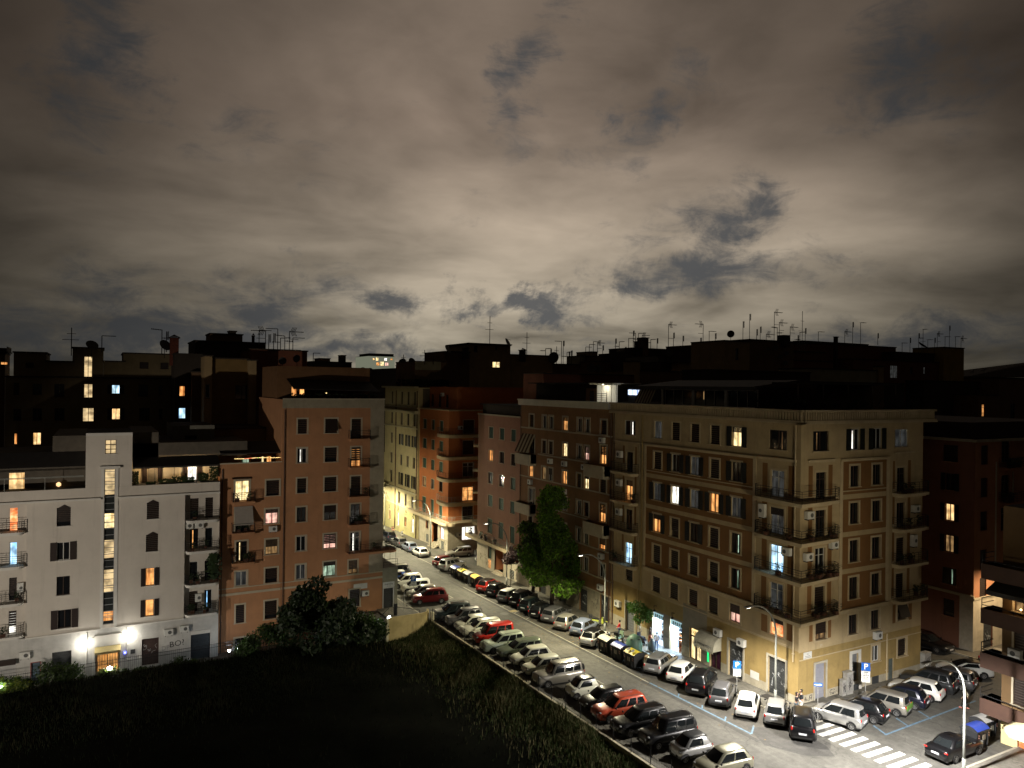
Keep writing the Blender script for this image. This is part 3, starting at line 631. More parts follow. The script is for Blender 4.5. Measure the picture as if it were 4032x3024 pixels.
# planting along the roof edge
mat('roof_plant_leaf', (.020,.030,.012), .7)
g = MB(); rr = random.Random(3)
for i in range(900):
    if rr.random() < .35: x = 49.1+rr.random()*1.0; y = 41.5+rr.random()*5
    else: x = 49.4+rr.random()*15; y = 41.3+rr.random()*.7
    z = 23.0+rr.random()*(.9+.5*math.sin(x*1.7)); s = .13
    g.quad([(x-s,y,z),(x,y-s,z+s),(x+s,y,z+.05),(x,y+s,z-s)])
g.build('roof_planting', MC['roof_plant_leaf'], bA)
# ================================================================== brown block next door
BROWN = mat('brown_plaster', (.25, .135, .062), .85, var=.15, vs_=.6, stain=.25, streak=.5, bump=.12)
WTRIM = mat('pale_trim', (.42, .37, .27), .8, var=.12, vs_=1.5, stain=.2)
WCOR = mat('white_cornice', (.62, .60, .50), .7, var=.1)
bB = thing('apartment_building', 'brown block with a white cornice between the cream corner block and the pink block', 'building', (48.5, 65.75, 0))
Y0, Y1 = 65.75, 86.0
w = []; h = []
def aw(u0, u1, z0, z1, k, L_=w, H_=h): L_.append((u0, u1, z0, z1, k)); H_.append((u0, u1, z0, z1))
flz = [19.85, 16.75, 13.45, 10.35, 7.2, 4.1]
for c, (a, e) in enumerate(((82.65,83.7),(79.55,80.45),(77.95,78.85),(74.7,75.7),(71.7,72.6),(70.15,71.05),(66.85,67.95))):
    ks = [['cT','gT','gT','Oq','gT','gT','cT'][c], ['x','c','c','Y','g','Pb','Ob'][c], ['O','D','gb','O','c','Yq','c'][c], ['g','c','g','V','g','c','Ob'][c], ['k','g','g','c','g','g','Oa'][c], ['c','c','c','c','c','g','g'][c]]
    for r in range(6):
        k = ks[r].replace('T', '')
        if r == 4 and c == 6: k = 'Oa'
        if k == 'x': continue
        z = flz[r]; z1 = z+1.55
        if c == 6 and r in (1, 3): aw(a, e, z-.15, z+1.85, k)
        else: aw(a, e, z, z1, k)
aw(82.4, 83.8, 16.45, 18.6, 'k'); aw(82.2, 83.6, 9.9, 12.0, 'g')
drs = [(70.2, 71.75, -.75, 1.95), (66.1, 67.7, -.7, 2.2), (74.6, 76.2, -.8, 1.95), (79.2, 80.8, -.9, 1.9)]
mb = MB(); wall_grid(mb, Fac('X', 48.5), Y0, Y1, -2, 23.2, h+drs, [(Y0, Y1, -2, 2.3, 1)])
shell(mb, 48.5, 62, Y0, Y1, -2, 23.2, skip='W', roof=2)
mb.build('wall', [BROWN, mat('old_render', (.30,.27,.20), .85, var=.3, vs_=1.2, stain=.6, streak=.5, bump=.2), M_ROOF], bB)
F = Fac('X', 48.5)
for (a, e, z0, z1, k) in w: win(bB, F, a, e, z0, z1, k, WTRIM, WTRIM, tw=.2)
bands(bB, F, [(Y0,Y1,19.60,19.76,.10),(Y0+4.6,Y1-4.6,16.42,16.58,.10),(Y0,Y1,13.30,13.44,.1),(Y0+4.5,Y1-5,10.0,10.12,.1),(Y0,Y1,7.0,7.14,.1),(Y0,Y1,3.92,4.04,.1),(Y0,Y1,2.28,2.4,.08)], WTRIM)
mb = MB(); mb.box(Y0+.2, Y1, 0, .45, 22.62, 23.25, 0, F); mb.box(Y0+.2, Y1, 0, .6, 23.25, 23.4, 0, F); mb.build('cornice', WCOR, bB)
for u0, u1, z in ((66.1, 69.9, 15.35), (66.1, 69.9, 8.95)): balcony(bB, F, u0, u1, z, 1.0, .1, WTRIM, solid=True, h=1.1)
for z in (15.25, 8.9): balcony(bB, F, 81.9, 85.8, z, 1.0, .1, WTRIM, solid=True, h=1.1, clutter=2)
g = MB()
for i in range(8): a = 82.1+i*.42; g.quad([F(a,.05,18.9), F(a+.42,.05,18.9), F(a+.42,1.2,16.6), F(a,1.2,16.6)], i % 2)
g.build('striped_awning', [M_ST1, M_ST2], bB)
for u, z in ((78.2,15.6),(75.0,15.6),(70.8,15.6),(67.4,18.9),(83.0,12.5),(75.0,12.3),(67.3,6.2),(67.4,2.75)): acu(bB, F, u, z)
pipe(bB, F, 65.95, -.5, 22.5); pipe(bB, F, 85.8, 2, 22.5)
for i, d in enumerate(drs): shutter_door(bB, F, *d, M_ROLLD, None, graf=(30+i if i < 2 else None))
graffiti(bB, F, 68.8, .9, 1.4, 1.2, M_GRAFD, 41); graffiti(bB, F, 66.0, .6, .5, 1.8, M_GRAFD, 42)
# roof terrace with the white enclosure; faint glow added for lamp light on it
g = MB(); g.box(49.6, 49.7, 66.6, 70.3, 23.4, 25.3); te = g.build('terrace_screen', mat('white_screen_glow', (.75,.72,.62), .7, var=.08, vs_=3, em=(1.,.93,.72), est=.16), bB)
g = MB()
for i in range(5): u = 66.6+i*.92; g.box(49.56, 49.6, u, u+.05, 23.4, 25.3)
g.build('screen_joint', WTRIM, te)
g = MB(); g.box(48.6, 52.5, 66.0, 70.6, 25.42, 25.52)
for i in range(7): g.box(48.6, 49.9, 66.2+i*.7, 66.26+i*.7, 25.33, 25.42)
g.build('pergola_roof', WCOR, bB)
g = MB(); rail(g, F, [(66.9,-.15),(70.2,-.15)], 23.4, .95, (.25,.5,.75,1.), .018, .9, 0); g.build('terrace_railing', M_IRON, bB)
ld = D.lights.new('terrace_lamp', 'AREA'); ld.size = .5; ld.energy = 22; ld.color = (1,.93,.74); lo = D.objects.new('terrace_lamp', ld); COL.objects.link(lo); lo.parent = bB
lo.location = Vector((48.9, 68.4, 25.35))-bB.location; lo.rotation_euler = (0, math.radians(-15), 0)
g = MB(); g.box(50.5, 60, 70.8, 85.5, 23.4, 25.4, 1); g.box(49.4, 60, 70.8, 85.8, 25.4, 25.55, 0); g.box(50.3, 50.5, 71.0, 73.6, 23.4, 24.9, 2); g.box(50.25, 50.3, 71.9, 72.7, 23.4, 24.6, 1); g.build('roof_terrace', [M_CAN, mat('terrace_wall_dark', (.05,.04,.03), .8), mat('terrace_wall_brown', (.22,.12,.055), .8)], bB)
# ================================================================== pink block
PINK = mat('pink_plaster', (.33, .175, .115), .85, var=.15, vs_=.7, stain=.25, streak=.5, bump=.12)
bP = thing('apartment_building', 'pink block with green shutters on a travertine base with long first floor balcony', 'building', (48.5, 86.0, 0))
w = []; h = []
for c, (a, e) in enumerate(((93.85,95.2),(90.55,91.85),(87.3,88.55))):
    for r, z in enumerate((17.65, 14.4, 11.2, 8.0)):
        k = 'e' if not (c == 0 and r == 1) else 'O'
        if (r, c) in ((1,1),(1,2),(2,0),(2,1),(3,2)): k = 'k' if r != 3 else 'e'
        aw(a, e, z, z+1.55, k, w, h)
    aw(a, e, 4.0 if c else 4.2, 6.2, 'e', w, h)
aw(93.9, 95.0, .6, 2.5, 'e', w, h)
drp = (90.4, 93.0, -.75, 2.75)
mb = MB(); wall_grid(mb, F, 86, 98.6, -2.2, 21.0, h+[drp], [(86, 98.6, -2.2, 3.0, 1)])
shell(mb, 48.5, 62, 86, 98.6, -2.2, 21.0, skip='W', roof=2); mb.build('wall', [PINK, M_STONE, M_ROOF], bP)
for (a, e, z0, z1, k) in w: win(bP, F, a, e, z0, z1, k, WTRIM, WTRIM, tw=.09)
bands(bP, F, [(86, 98.6, 20.85, 21.05, .15)], WTRIM, 'cornice')
balcony(bP, F, 86.1, 100.6, 3.25, 1.15, .15, CREAML, M_IRONG, step=1.6, th=.45, clutter=5)
mb = MB(); mb.quad([F(90.4,-1.2,-.75), F(93,-1.2,-.75), F(93,-1.2,2.75), F(90.4,-1.2,2.75)]); mb.quad([F(90.4,-1.2,-.75), F(90.4,0,-.75), F(90.4,0,2.75), F(90.4,-1.2,2.75)]); mb.quad([F(93,-1.2,-.75), F(93,0,-.75), F(93,0,2.75), F(93,-1.2,2.75)])
en = mb.build('entrance_recess', mat('red_marble', (.42,.17,.085), .6, var=.2), bP)
g = MB()
for i in range(3): g.box(90.4, 93.0, -.3, .45-.28*i, -1.2, -.98+.17*i, 0, F)
g.build('step', M_STONE, en)
g = MB(); g.quad([F(94.1,.02,-.75), F(94.9,.02,-.75), F(94.9,.02,.4), F(94.1,.02,.4)]); cg = g.build('cellar_window', LIT['O'], bP)
g = MB()
for i in range(6): g.box(94.1, 94.9, .03, .06, -.7+i*.2, -.66+i*.2, 0, F)
g.build('grille', M_IRON, cg)
g = MB(); g.quad([F(87.3,.02,-.8), F(88.5,.02,-.8), F(88.5,.02,.4), F(87.3,.02,.4)]); cg = g.build('cellar_window', M_GLASS, bP)
g = MB()
for i in range(6): g.box(87.3, 88.5, .03, .06, -.75+i*.2, -.70+i*.2, 0, F)
g.build('grille', M_IRONG, cg)
graffiti(bP, F, 96.3, .2, 2.2, 1.3, M_GRAFD, 51)
g = MB(); g.box(49.0, 58, 86.6, 98.2, 21.05, 22.3, 1); g.box(48.6, 60, 86.3, 98.4, 22.3, 22.45, 0); g.build('roof_terrace', [M_CAN, MC['terrace_wall_dark']], bP)
# curved balconies on the courtyard side end of the pink block (facing the gap)
for z in (16.35, 12.75, 9.5, 4.9):
    mb = MB(); W3 = lambda x, y, z_: (x, y, z_)
    P = [(48.5, 98.6)]+[(48.0+3.2*(i/6), 98.6+1.6*math.sin(math.pi*(.15+.7*i/6))) for i in range(7)]+[(52, 98.6)]
    P = [(48.6, 98.6), (48.2, 99.6), (48.7, 100.6), (50, 100.9), (54, 100.9), (54, 98.6)]
    slab(mb, W3, P, z-.35, z); r_ = mb.build('balcony', CREAML, bP); g = MB(); rail(g, W3, P[:-1], z, 1.0, step=.7, inset=0); g.build('railing', M_IRON, r_)
# ================================================================== orange-red block with curved balconies
ORED = mat('orange_red_plaster', (.42, .140, .045), .85, var=.15, vs_=.7, stain=.25, streak=.5, bump=.12)
bO = thing('apartment_building', 'orange red block with curved corner balconies and a long balcony over its stone base', 'building', (48.5, 109.2, 0))
w = []; h = []
for c, (a, e) in enumerate(((118.5,120.0),(115.0,116.2),(111.5,112.8))):
    for r, z in enumerate((17.65, 14.35, 11.0, 7.8)):
        k = 'e' if r < 3 else ('D','g','k')[c]
        aw(a, e, z, z+1.6, k, w, h)
    aw(a, e, 3.4, 6.0, 'e', w, h)
aw(110.6, 112.2, .2, 2.1, 'N', w, h); aw(117.2, 118.4, .8, 2.2, 'k', w, h)
dro = (113.2, 115.6, -1.3, 2.7)
Yc = 109.2
FO = Fac('Y', Yc)
w2 = []; h2 = []
for z, k in ((17.3, 'c'), (14.0, 'c'), (10.4, 'g'), (6.5, 'O'), (3.4, 'k')): aw(51.0, 52.9, z, z+2.2, k, w2, h2)
aw(51.0, 53.3, .2, 2.3, 'N', w2, h2)
mb = MB(); wall_grid(mb, F, Yc, 121.6, -3, 21.0, h+[dro], [(Yc, 121.6, -3, 3.0, 1)]); wall_grid(mb, FO, 48.5, 62, -3, 21, h2, [(48.5, 62, -3, 3., 1)])
shell(mb, 48.5, 62, Yc, 121.6, -3, 21.0, skip='WS', roof=2); mb.build('wall', [ORED, M_STONE, M_ROOF], bO)
for (a, e, z0, z1, k) in w: win(bO, F, a, e, z0, z1, k, WTRIM, WTRIM, tw=.09)
for (a, e, z0, z1, k) in w2: win(bO, FO, a, e, z0, z1, k, WTRIM if k != 'O' else M_WFRAME, WTRIM, tw=.09)
W3 = lambda x, y, z_: (x, y, z_)
for z in (17.2, 13.7, 10.2, 6.4):
    P = [(48.5, 112.9), (47.9, 112.6)]+[(47.5+1.6*(1-math.cos(t*math.pi/10)), 109.9-1.9*math.sin(t*math.pi/10)) for t in range(6)]+[(61.5, 108.0), (61.5, Yc), (48.5, Yc)]
    mb = MB(); slab(mb, W3, P, z-.5, z); r_ = mb.build('balcony', CREAML, bO); g = MB(); rail(g, W3, P[:-2], z, 1.0, step=1.1, inset=0)
    g.build('railing', M_IRON if z > 7 else M_IRONG, r_)
P = [(48.5, 124.7), (47.3, 124.6), (47.3, 111)]+[(47.3+1.5*(1-math.cos(t*math.pi/10)), 109.2-2.0*math.sin(t*math.pi/10)) for t in range(6)]+[(61.5, 107.2), (61.5, Yc), (48.5, Yc)]
mb = MB(); slab(mb, W3, P, 2.9, 3.4); r_ = mb.build('balcony', CREAML, bO); g = MB(); rail(g, W3, P[:-2], 3.4, 1.0, (.25,.5,.75,1.), .022, 1.4, 0); g.build('railing', M_IRONG, r_)
acu(bO, FO, 50.4, 20.0-2.0); acu(bO, FO, 50.3, .9)
mb = MB(); mb.quad([F(113.2,-1,-1.6), F(115.6,-1,-1.6), F(115.6,-1,2.7), F(113.2,-1,2.7)]); en = mb.build('entrance_recess', mat('pale_marble', (.5,.52,.5), .5, var=.15), bO)
g = MB()
for i in range(5): g.box(112.6, 115.2, -.8, 1.3-.3*i, -1.75, -1.55+.17*i, 0, F)
g.build('step', M_STONE, en)
for u in (111.2, 117.6):
    g = MB(); g.box(u-.55, u+.55, .0, .02, -1.4, -.1, 1, F)
    for i in range(6): g.box(u-.55, u+.55, .02, .05, -1.35+i*.21, -1.29+i*.21, 0, F)
    g.build('cellar_grille', [M_IRONG, M_ROLLD], bO)
graffiti(bO, F, 110.0, .2, 1.2, 1.6, M_GRAFD, 61); graffiti(bO, F, 112.6, -.4, .8, 1.0, M_GRAFD, 62)
# set-back top floor
g = MB(); FT = Fac('X', 50.2); mb = MB(); hh = [(113.4,114.6,21.4,23.5),(116.4,117.6,21.4,23.5),(119.6,120.8,21.4,23.5)]
wall_grid(mb, FT, 110.0, 121.4, 21, 24.8, hh); shell(mb, 50.2, 66, 110.0, 121.4, 21, 24.8, skip='W', roof=1); pt = mb.build('top_floor', [ORED, M_ROOF], bO)
for a in hh: win(bO, FT, *a, 'c', None, WTRIM)
acu(bO, FT, 115.4, 23.2)
g = MB(); g.box(48.3, 60, 108.9, 121.6, 20.95, 21.15); g.build('cornice', CREAML, bO)
# stepped parapet towards the beige block
g = MB()
for i in range(4): g.box(49, 58, 121.6+i*1.2, 122.8+i*1.2, 20.9, 24.4-i*.9)
g.build('stepped_parapet', mat('grey_brown_render', (.13,.11,.075), .85), bO)
# ================================================================== beige block at the end
BEIGE = mat('beige_plaster', (.50, .43, .24), .85, var=.15, vs_=.7, stain=.25, streak=.3, bump=.12)
BTRIM = mat('beige_trim', (.50, .45, .30), .8, var=.12)
YGRN = mat('yellow_base_plaster', (.44, .40, .19), .85, var=.2, vs_=1., stain=.45, streak=.3)
bE = thing('apartment_building', 'pale yellow block with heavy cornices and lit ground floor windows down the street', 'building', (48.2, 121.7, 0))
FE = Fac('X', 48.2); w = []; h = []
for r, (z0, hh_) in enumerate(((21.5,2.3),(17.8,2.1),(14.1,1.95),(10.4,1.9),(6.8,2.2))):
    for c, u in enumerate((123.4, 126.5, 129.8, 135.0)):
        k = 'c' if r in (3,) else ('gs' if r in (2,) and c < 3 else ('ks' if r in (4,) and c < 3 else 'c'))
        aw(u-.55, u+.55, z0, z0+hh_, k, w, h)
for c, u in enumerate((124.0, 127.3, 130.6)): aw(u-.5, u+.5, 3.3, 5.4, 'c', w, h)
for c, (u, k) in enumerate(((123.6,'N'),(127.3,'O'),(131.0,'N'),(135.6,'O'))): aw(u-.55, u+.55, -.9+(.5 if c%2 else 0), 1.5 if c % 2 == 0 else 1.3, k, w, h)
mb = MB(); wall_grid(mb, FE, 121.7, 139, -3.2, 24.6, h, [(121.7, 139, -3.2, 2.9, 1)]); shell(mb, 48.2, 62, 121.7, 139, -3.2, 24.6, skip='W', roof=2); mb.build('wall', [BEIGE, YGRN, M_ROOF], bE)
for (a, e, z0, z1, k) in w: win(bE, FE, a, e, z0, z1, k, BTRIM, BTRIM, tw=.1)
bands(bE, FE, [(121.7,139,20.0,20.3,.7),(121.7,139,20.3,20.5,.9),(121.7,139,24.5,24.8,.8),(121.7,139,17.3,17.5,.2),(121.7,139,5.9,6.2,.3),(121.7,139,2.9,3.1,.15),(121.7,139,20.9,21.1,.3)], BTRIM, 'cornice')
for u in (122.0, 132.6): pipe(bE, FE, u, -1.6, 24, M_PIPE, .09)
mb = MB(); Pq = [(134.6,0),(134.6,1.6),(139,1.6),(139,0)]; slab(mb, FE, Pq, 5.6, 5.9); 
for i in range(8): mb.box(134.8+i*.5, 134.95+i*.5, 1.45, 1.55, 5.9, 6.6, 0, FE)
mb.box(134.6, 139, 1.4, 1.6, 6.6, 6.75, 0, FE)
for u in (134.9, 137.2):
    for i in range(6): t0 = i/6; mb.box(u, u+.4, .0, 1.5*(1-t0)**1.5, 5.6-2.4*(i+1)/6, 5.6-2.4*i/6, 0, FE)
mb.build('balcony', BTRIM, bE)
for u, c in ((123.6,1),(127.3,2),(131.0,3),(135.6,4)): graffiti(bE, FE, u, 2.1, 1.1, .9, M_GRAFD, 70+c)
g = MB(); rr = random.Random(5)
for i in range(700):
    x = 49+rr.random()*6; y = 122+rr.random()*14; z = 24.9+rr.random()*1.1; s = .2
    g.quad([(x-s,y,z),(x,y-s,z+s),(x+s,y,z),(x,y+s,z-s)])
g.build('roof_planting', MC['roof_plant_leaf'], bE)
# buildings closing the view beyond (continuing the street line)
bF = thing('shop_building', 'glimpsed lit shop block beyond the yellow block behind the orange tower', 'building', (47.5, 139.6, 0))
FF = Fac('X', 47.8); mb = MB(); h = [(140.3,143.5,-1.6,1.4),(144.5,149,-1.6,1.6),(141,143,3.2,4.8)]; wall_grid(mb, FF, 139.1, 165, -4, 12, h); shell(mb, 47.8, 60, 139.1, 165, -4, 12, skip='W'); mb.build('wall', [BEIGE, M_ROOF], bF)
for a, k in zip(h, 'WNR'): win(bF, FF, *a, k, None, BTRIM)
# ================================================================== far right brown block across the side street
DKB = mat('dark_brown_plaster', (.20, .085, .048), .85, var=.15, vs_=.7, stain=.2, streak=.45, bump=.12)
DKR = mat('rust_brown_plaster', (.33, .15, .075), .85, var=.15, vs_=.7, stain=.2, streak=.45, bump=.12)
bR = thing('apartment_building', 'dark red brown block with stone corner at right across the side street', 'building', (73.5, 41.6, 0))
FL, FR = Fac('X', 73.5), Fac('Y', 41.6); w = []; h = []
for z, k, wd in ((18.1,'c',.9),(15.3,'ks',.55),(12.3,'Ws',.55),(9.2,'Ds',.55),(6.0,'Gn',.9),(2.9,'c',.7)): aw(44.0-wd*.8, 44.0+wd*.8, z, z+1.65, k, w, h)
w2 = []; h2 = []
for z in (18.0, 14.85, 11.6, 7.9, 5.2): aw(74.5, 75.6, z, z+1.85, 'c', w2, h2)
for z in (18.1, 14.5, 11.3): aw(78.0, 79.4, z, z+2.3, 'k', w2, h2); aw(82.4, 83.6, z+.4, z+2.0, 'k', w2, h2)
dd = (75.2, 76.8, .0, 3.2)
mb = MB(); wall_grid(mb, FL, 41.6, 62, -1.5, 20.3, h); wall_grid(mb, FR, 73.5, 95, -1.5, 20.3, h2+[dd], [(73.5, 95, 5.1, 21, 1), (73.5, 95, -2, 5.1, 2)], mi=1)
shell(mb, 73.5, 95, 41.6, 62, -1.5, 20.3, skip='WS', roof=3); mb.build('wall', [DKB, DKR, M_STONE, M_ROOF], bR)
for (a, e, z0, z1, k) in w: win(bR, FL, a, e, z0, z1, k, None, DKR)
for (a, e, z0, z1, k) in w2: win(bR, FR, a, e, z0, z1, k, None, DKR)
bands(bR, FL, [(41.3, 62, 20.2, 20.45, .35), (41.5, 62, 5.2, 5.45, .15)], WTRIM, 'cornice'); bands(bR, FR, [(73.2, 95, 20.2, 20.45, .35), (73.4, 95, 5.05, 5.25, .15)], WTRIM, 'cornice')
mb = MB(); mb.box(41.58, 42.9, 0, .06, -1.5, 5.2, 0, FL); mb.build('quoin', M_STONE, bR)
bands(bR, FR, [(76.95,77.15,5.2,18.2,.06),(79.9,80.1,5.2,18.2,.06)], WTRIM, 'pilaster')
shutter_door(bR, FR, *dd, M_ROLLD, None, graf=9)
for z in (17.6, 14.2): balcony(bR, FR, 77.6, 80.6, z, 1.0, .2, DKR, clutter=4)
g = MB(); g.box(75, 93, 43, 60, 20.4, 22.0); g.build('setback_floor', mat('setback_dark', (.05,.03,.02), .85), bR)
# ================================================================== near right block: deep balconies over a lit shop
NB = mat('near_block_brown', (.120, .072, .030), .85, var=.15, vs_=.8, stain=.2)
NBP = mat('near_parapet_brown', (.050, .024, .015), .8, var=.2, vs_=1.2)
bN = thing('apartment_building', 'near dark brown block at right edge with deep balconies above a lit shop', 'building', (56.0, 29.7, 0))
FN = Fac('X', 56.0); hh = [(26.6,28.6,.2,2.35),(27.9,28.9,3.3,5.5),(27.9,28.9,6.6,8.7),(27.9,28.9,9.8,12)]
mb = MB(); wall_grid(mb, FN, 14, 29.7, -1, 17.0, hh, [(14,29.7,-1,2.75,1)]); shell(mb, 56, 70, 14, 29.7, -1, 17.0, skip='W', roof=2); mb.build('wall', [NB, mat('shop_front_cream', (.62,.52,.26), .7, var=.12), M_ROOF], bN)
for a, k in zip(hh[1:], ('c','c','D')): win(bN, FN, *a, k, WTRIM, WTRIM)
win(bN, FN, *hh[0], 'R', MC['shop_front_cream'], None)
for i, z in enumerate((2.75, 5.95, 9.05, 12.2)):
    P = [(14, 0), (14, 2.0), (31.0, 2.0), (31.0, 0), (29.7, 0)]; r_ = balcony(bN, FN, 14, 31, z, 2., P=[(14,0),(14,1.5),(30.35,1.5),(30.35,0),(29.7,0)], sm=NBP, th=.3, solid=True, h=.75)
    # the open side is closed only on the street face; the end carries a tube rail
    g = MB(); rail(g, FN, [(30.3, 1.45), (30.3, 0)], z+.75, .7, (.5, 1.), .028, .9, 0); rail(g, FN, [(30.3, 1.45), (24, 1.45)], z+.75, .25, (1.,), .02, 2, 0); g.build('railing', M_IRON, r_)
g = MB(); g.quad([FN(14,.1,12.0), FN(29.8,.1,12.0), FN(29.9,1.7,11.2), FN(14,1.7,11.2)]); g.quad([FN(14,1.7,11.2), FN(29.9,1.7,11.2), FN(29.9,1.7,10.9), FN(14,1.7,10.9)]); g.build('dark_awning', M_CAN, bN)
acu(bN, FN, 30.9-2.2, 6.6); 
g = MB(); g.box(24, 29.6, .02, .10, 2.42, 2.56, 0, FN); g.build('shop_light_strip', mat('shop_strip', (1,1,1), .5, var=0, em=(1.,.78,.34), est=7), bN)
ld = D.lights.new('shop_strip_lamp', 'AREA'); ld.shape = 'RECTANGLE'; ld.size = 5.; ld.size_y = .2; ld.energy = 150; ld.color = (1.,.76,.32); lo = D.objects.new('shop_strip_lamp', ld); COL.objects.link(lo); lo.parent = bN
lo.location = Vector((55.75, 26.9, 2.38))-bN.location; lo.rotation_euler = (0, math.radians(14), math.radians(0)); ld.shape = 'RECTANGLE'; ld.size = .2; ld.size_y = 5.
ld = D.lights.new('balcony_lamp', 'POINT'); ld.energy = 14; ld.color = (1.,.6,.25); ld.shadow_soft_size = .08; lo = D.objects.new('balcony_lamp', ld); COL.objects.link(lo); lo.parent = bN; lo.location = Vector((55.6, 28.6, 10.3))-bN.location
g = MB(); g.lathe([(.02,-.08),(.09,0),(.02,.08)], (55.85, 28.4, 10.0), 8); g.build('lamp_globe', mat('globe_warm', (1,.8,.5), .5, var=0, em=(1.,.65,.3), est=3), bN)
# ================================================================== orange tower block and its lower wing
TERR = mat('terracotta_plaster', (.43, .215, .105), .85, var=.14, vs_=.6, stain=.22, streak=.5, bump=.12)
TPIL = mat('ribbed_cream_render', (.36, .32, .23), .85, var=.18, vs_=1.2, stain=.4, streak=.5, bump=.15)
TTRIM = mat('cream_window_trim', (.46, .40, .29), .8, var=.12)
bT = thing('apartment_building', 'terracotta tower block with cream window trim and ribbed cream parapet, left of the street', 'building', (17.2, 83, -1))
FT_ = Fac('Y', 83.); w = []; h = []
ZT = [19.55, 16.35, 13.05, 9.9, 6.7, 3.6]
for r, z in enumerate(ZT):
    aw(18.85, 19.85, z, z+1.6, ['c','gN','c','k','g','V'][r].replace('gN','Nn'), w, h)
    aw(21.85, 23.2, z, z+1.6, ['ch','c','c','kb','Pa','Gq'][r], w, h)
    if r < 5: aw(24.85, 25.95, z-.65, z+1.55, ['c','Oa','c','k','Nn'][r], w, h)
    else: aw(24.7, 25.7, z, z+1.5, 'cb'.replace('cb','Da'), w, h)
aw(18.7, 19.7, .5, 2.0, 'k', w, h); aw(24.85, 26.0, -.2, 1.75, 'c', w, h)
dT = (28.85, 30.0, -.95, 1.45)
mb = MB(); wall_grid(mb, FT_, 17.2, 28.7, -4, 23.3, h, [(17.2, 28.7, 22.35, 23.3, 1), (27.05, 28.7, 3.4, 23.3, 1)])
shell(mb, 17.2, 28.7, 83, 97, -4, 23.3, skip='S', roof=2); mb.build('wall', [TERR, TPIL, M_ROOF], bT)
for (a, e, z0, z1, k) in w: win(bT, FT_, a, e, z0, z1, k, TTRIM, TTRIM, tw=.16)
mb = MB(); z = 22.4
while z < 23.25: mb.box(17.2, 28.72, 0, .025, z, z+.07, 0, FT_); z += .14
z = 3.6
while z < 22.3: mb.box(27.1, 28.72, 0, .022, z, z+.09, 0, FT_); z += .2
mb.build('ribbed_render', TPIL, bT)
bands(bT, FT_, [(17.2,28.75,23.3,23.42,.08),(17.3,28.7,2.72,2.95,.08),(17.3,28.7,3.40,3.5,.06)], TTRIM)
for i, z in enumerate(ZT[:4]): balcony(bT, FT_, 24.5, 26.8, z-.65, .95, .08, TERR, clutter=(0,0,1,3)[i])
balcony(bT, FT_, 24.35, 29.9, 6.1, 1.3, .05, TERR, clutter=2)
pipe(bT, FT_, 17.45, -2, 22.2); acu(bT, FT_, 26.6, .95)
mb = MB(); mb.box(25.3, 26.9, 0, .03, 1.75, 2.35, 0, FT_); mb.build('wall_plate', MC['plate_white'], bT)
# the single-storey corner shop in grey render
mb = MB(); wall_grid(mb, FT_, 28.71, 30.55, -2, 3.8, [dT], depth=.2); shell(mb, 28.71, 30.55, 83, 97, -2, 3.8, skip='SW'); cs = mb.build('corner_shop_wall', [mat('grey_green_render', (.30,.29,.22), .85, var=.2, stain=.4), M_ROOF], bT)
shutter_door(bT, FT_, *dT, M_ROLLD, mat('white_shop_trim', (.62,.63,.62), .6, var=.1), .1)
mb = MB(); mb.box(28.75, 30.15, 0, .06, 1.58, 2.15, 0, FT_); sg = mb.build('shop_sign', MC['white_shop_trim'], bT)
text(sg, FT_, 29.45, 1.93, 'marelia', .34, MC['dark_lettering'], n=.062); text(sg, FT_, 29.45, 1.69, 'hair  nail', .13, MC['dark_lettering'], n=.062)
g = MB(); rail(g, FT_, [(28.8,-.1),(30.5,-.1),(30.5,-3)], 3.8, 1.0, (.33,.66,1.), .02, 1.2, 0)
for i in range(3): g.tube([(29.0+i*.7, 83.3, 3.8), (29.0+i*.7, 83.3, 5.9)], .02, 4)
g.box(28.8, 30.4, 83.2, 85, 5.85, 5.92); g.build('terrace_railing', M_IRON, bT)
# terrace penthouse above
FPn = Fac('Y', 87.); mb = MB(); hh = [(19.0,19.6,23.6,25.0),(19.9,20.5,23.7,24.7)]
wall_grid(mb, FPn, 17.4, 28.2, 23.2, 27.0, hh); shell(mb, 17.4, 28.2, 87, 96, 23.2, 27.0, skip='S', roof=1); mb.build('penthouse_wall', [mat('penthouse_orange', (.17,.085,.035), .85, var=.2), M_ROOF], bT)
for a in hh: win(bT, FPn, *a, 'O', None, M_WFD)
g = MB(); g.quad([(18.4,83.4,24.5),(28.2,83.4,24.3),(28.2,87,25.3),(18.4,87,25.6)]); g.quad([(18.4,83.4,24.42),(28.2,83.4,24.22),(28.2,83.4,24.3),(18.4,83.4,24.5)]); g.build('terrace_awning', M_CAN, bT)
g = MB(); g.lathe([(.02,-.06),(.1,0),(.02,.06)], (22.2,84,24.0), 8); g.build('lamp_globe', mat('globe_yellow', (1,.8,.4), .5, var=0, em=(1.,.75,.3), est=1.3), bT)
g = MB(); rail(g, FT_, [(27.0,-.2),(28.5,-.2),(28.5,-3)], 23.42, 1.0, (.5,1.), .02, .6, 0); g.build('terrace_railing', M_IRON, bT)
g = MB(); rr = random.Random(8)
for i in range(260):
    x = 18.5+rr.random()*9.5; y = 83.5+rr.random(); z = 23.3+rr.random()*.6; s = .12; g.quad([(x-s,y,z),(x,y-s,z+s),(x+s,y,z),(x,y+s,z-s)])
g.build('roof_planting', MC['roof_plant_leaf'], bT)
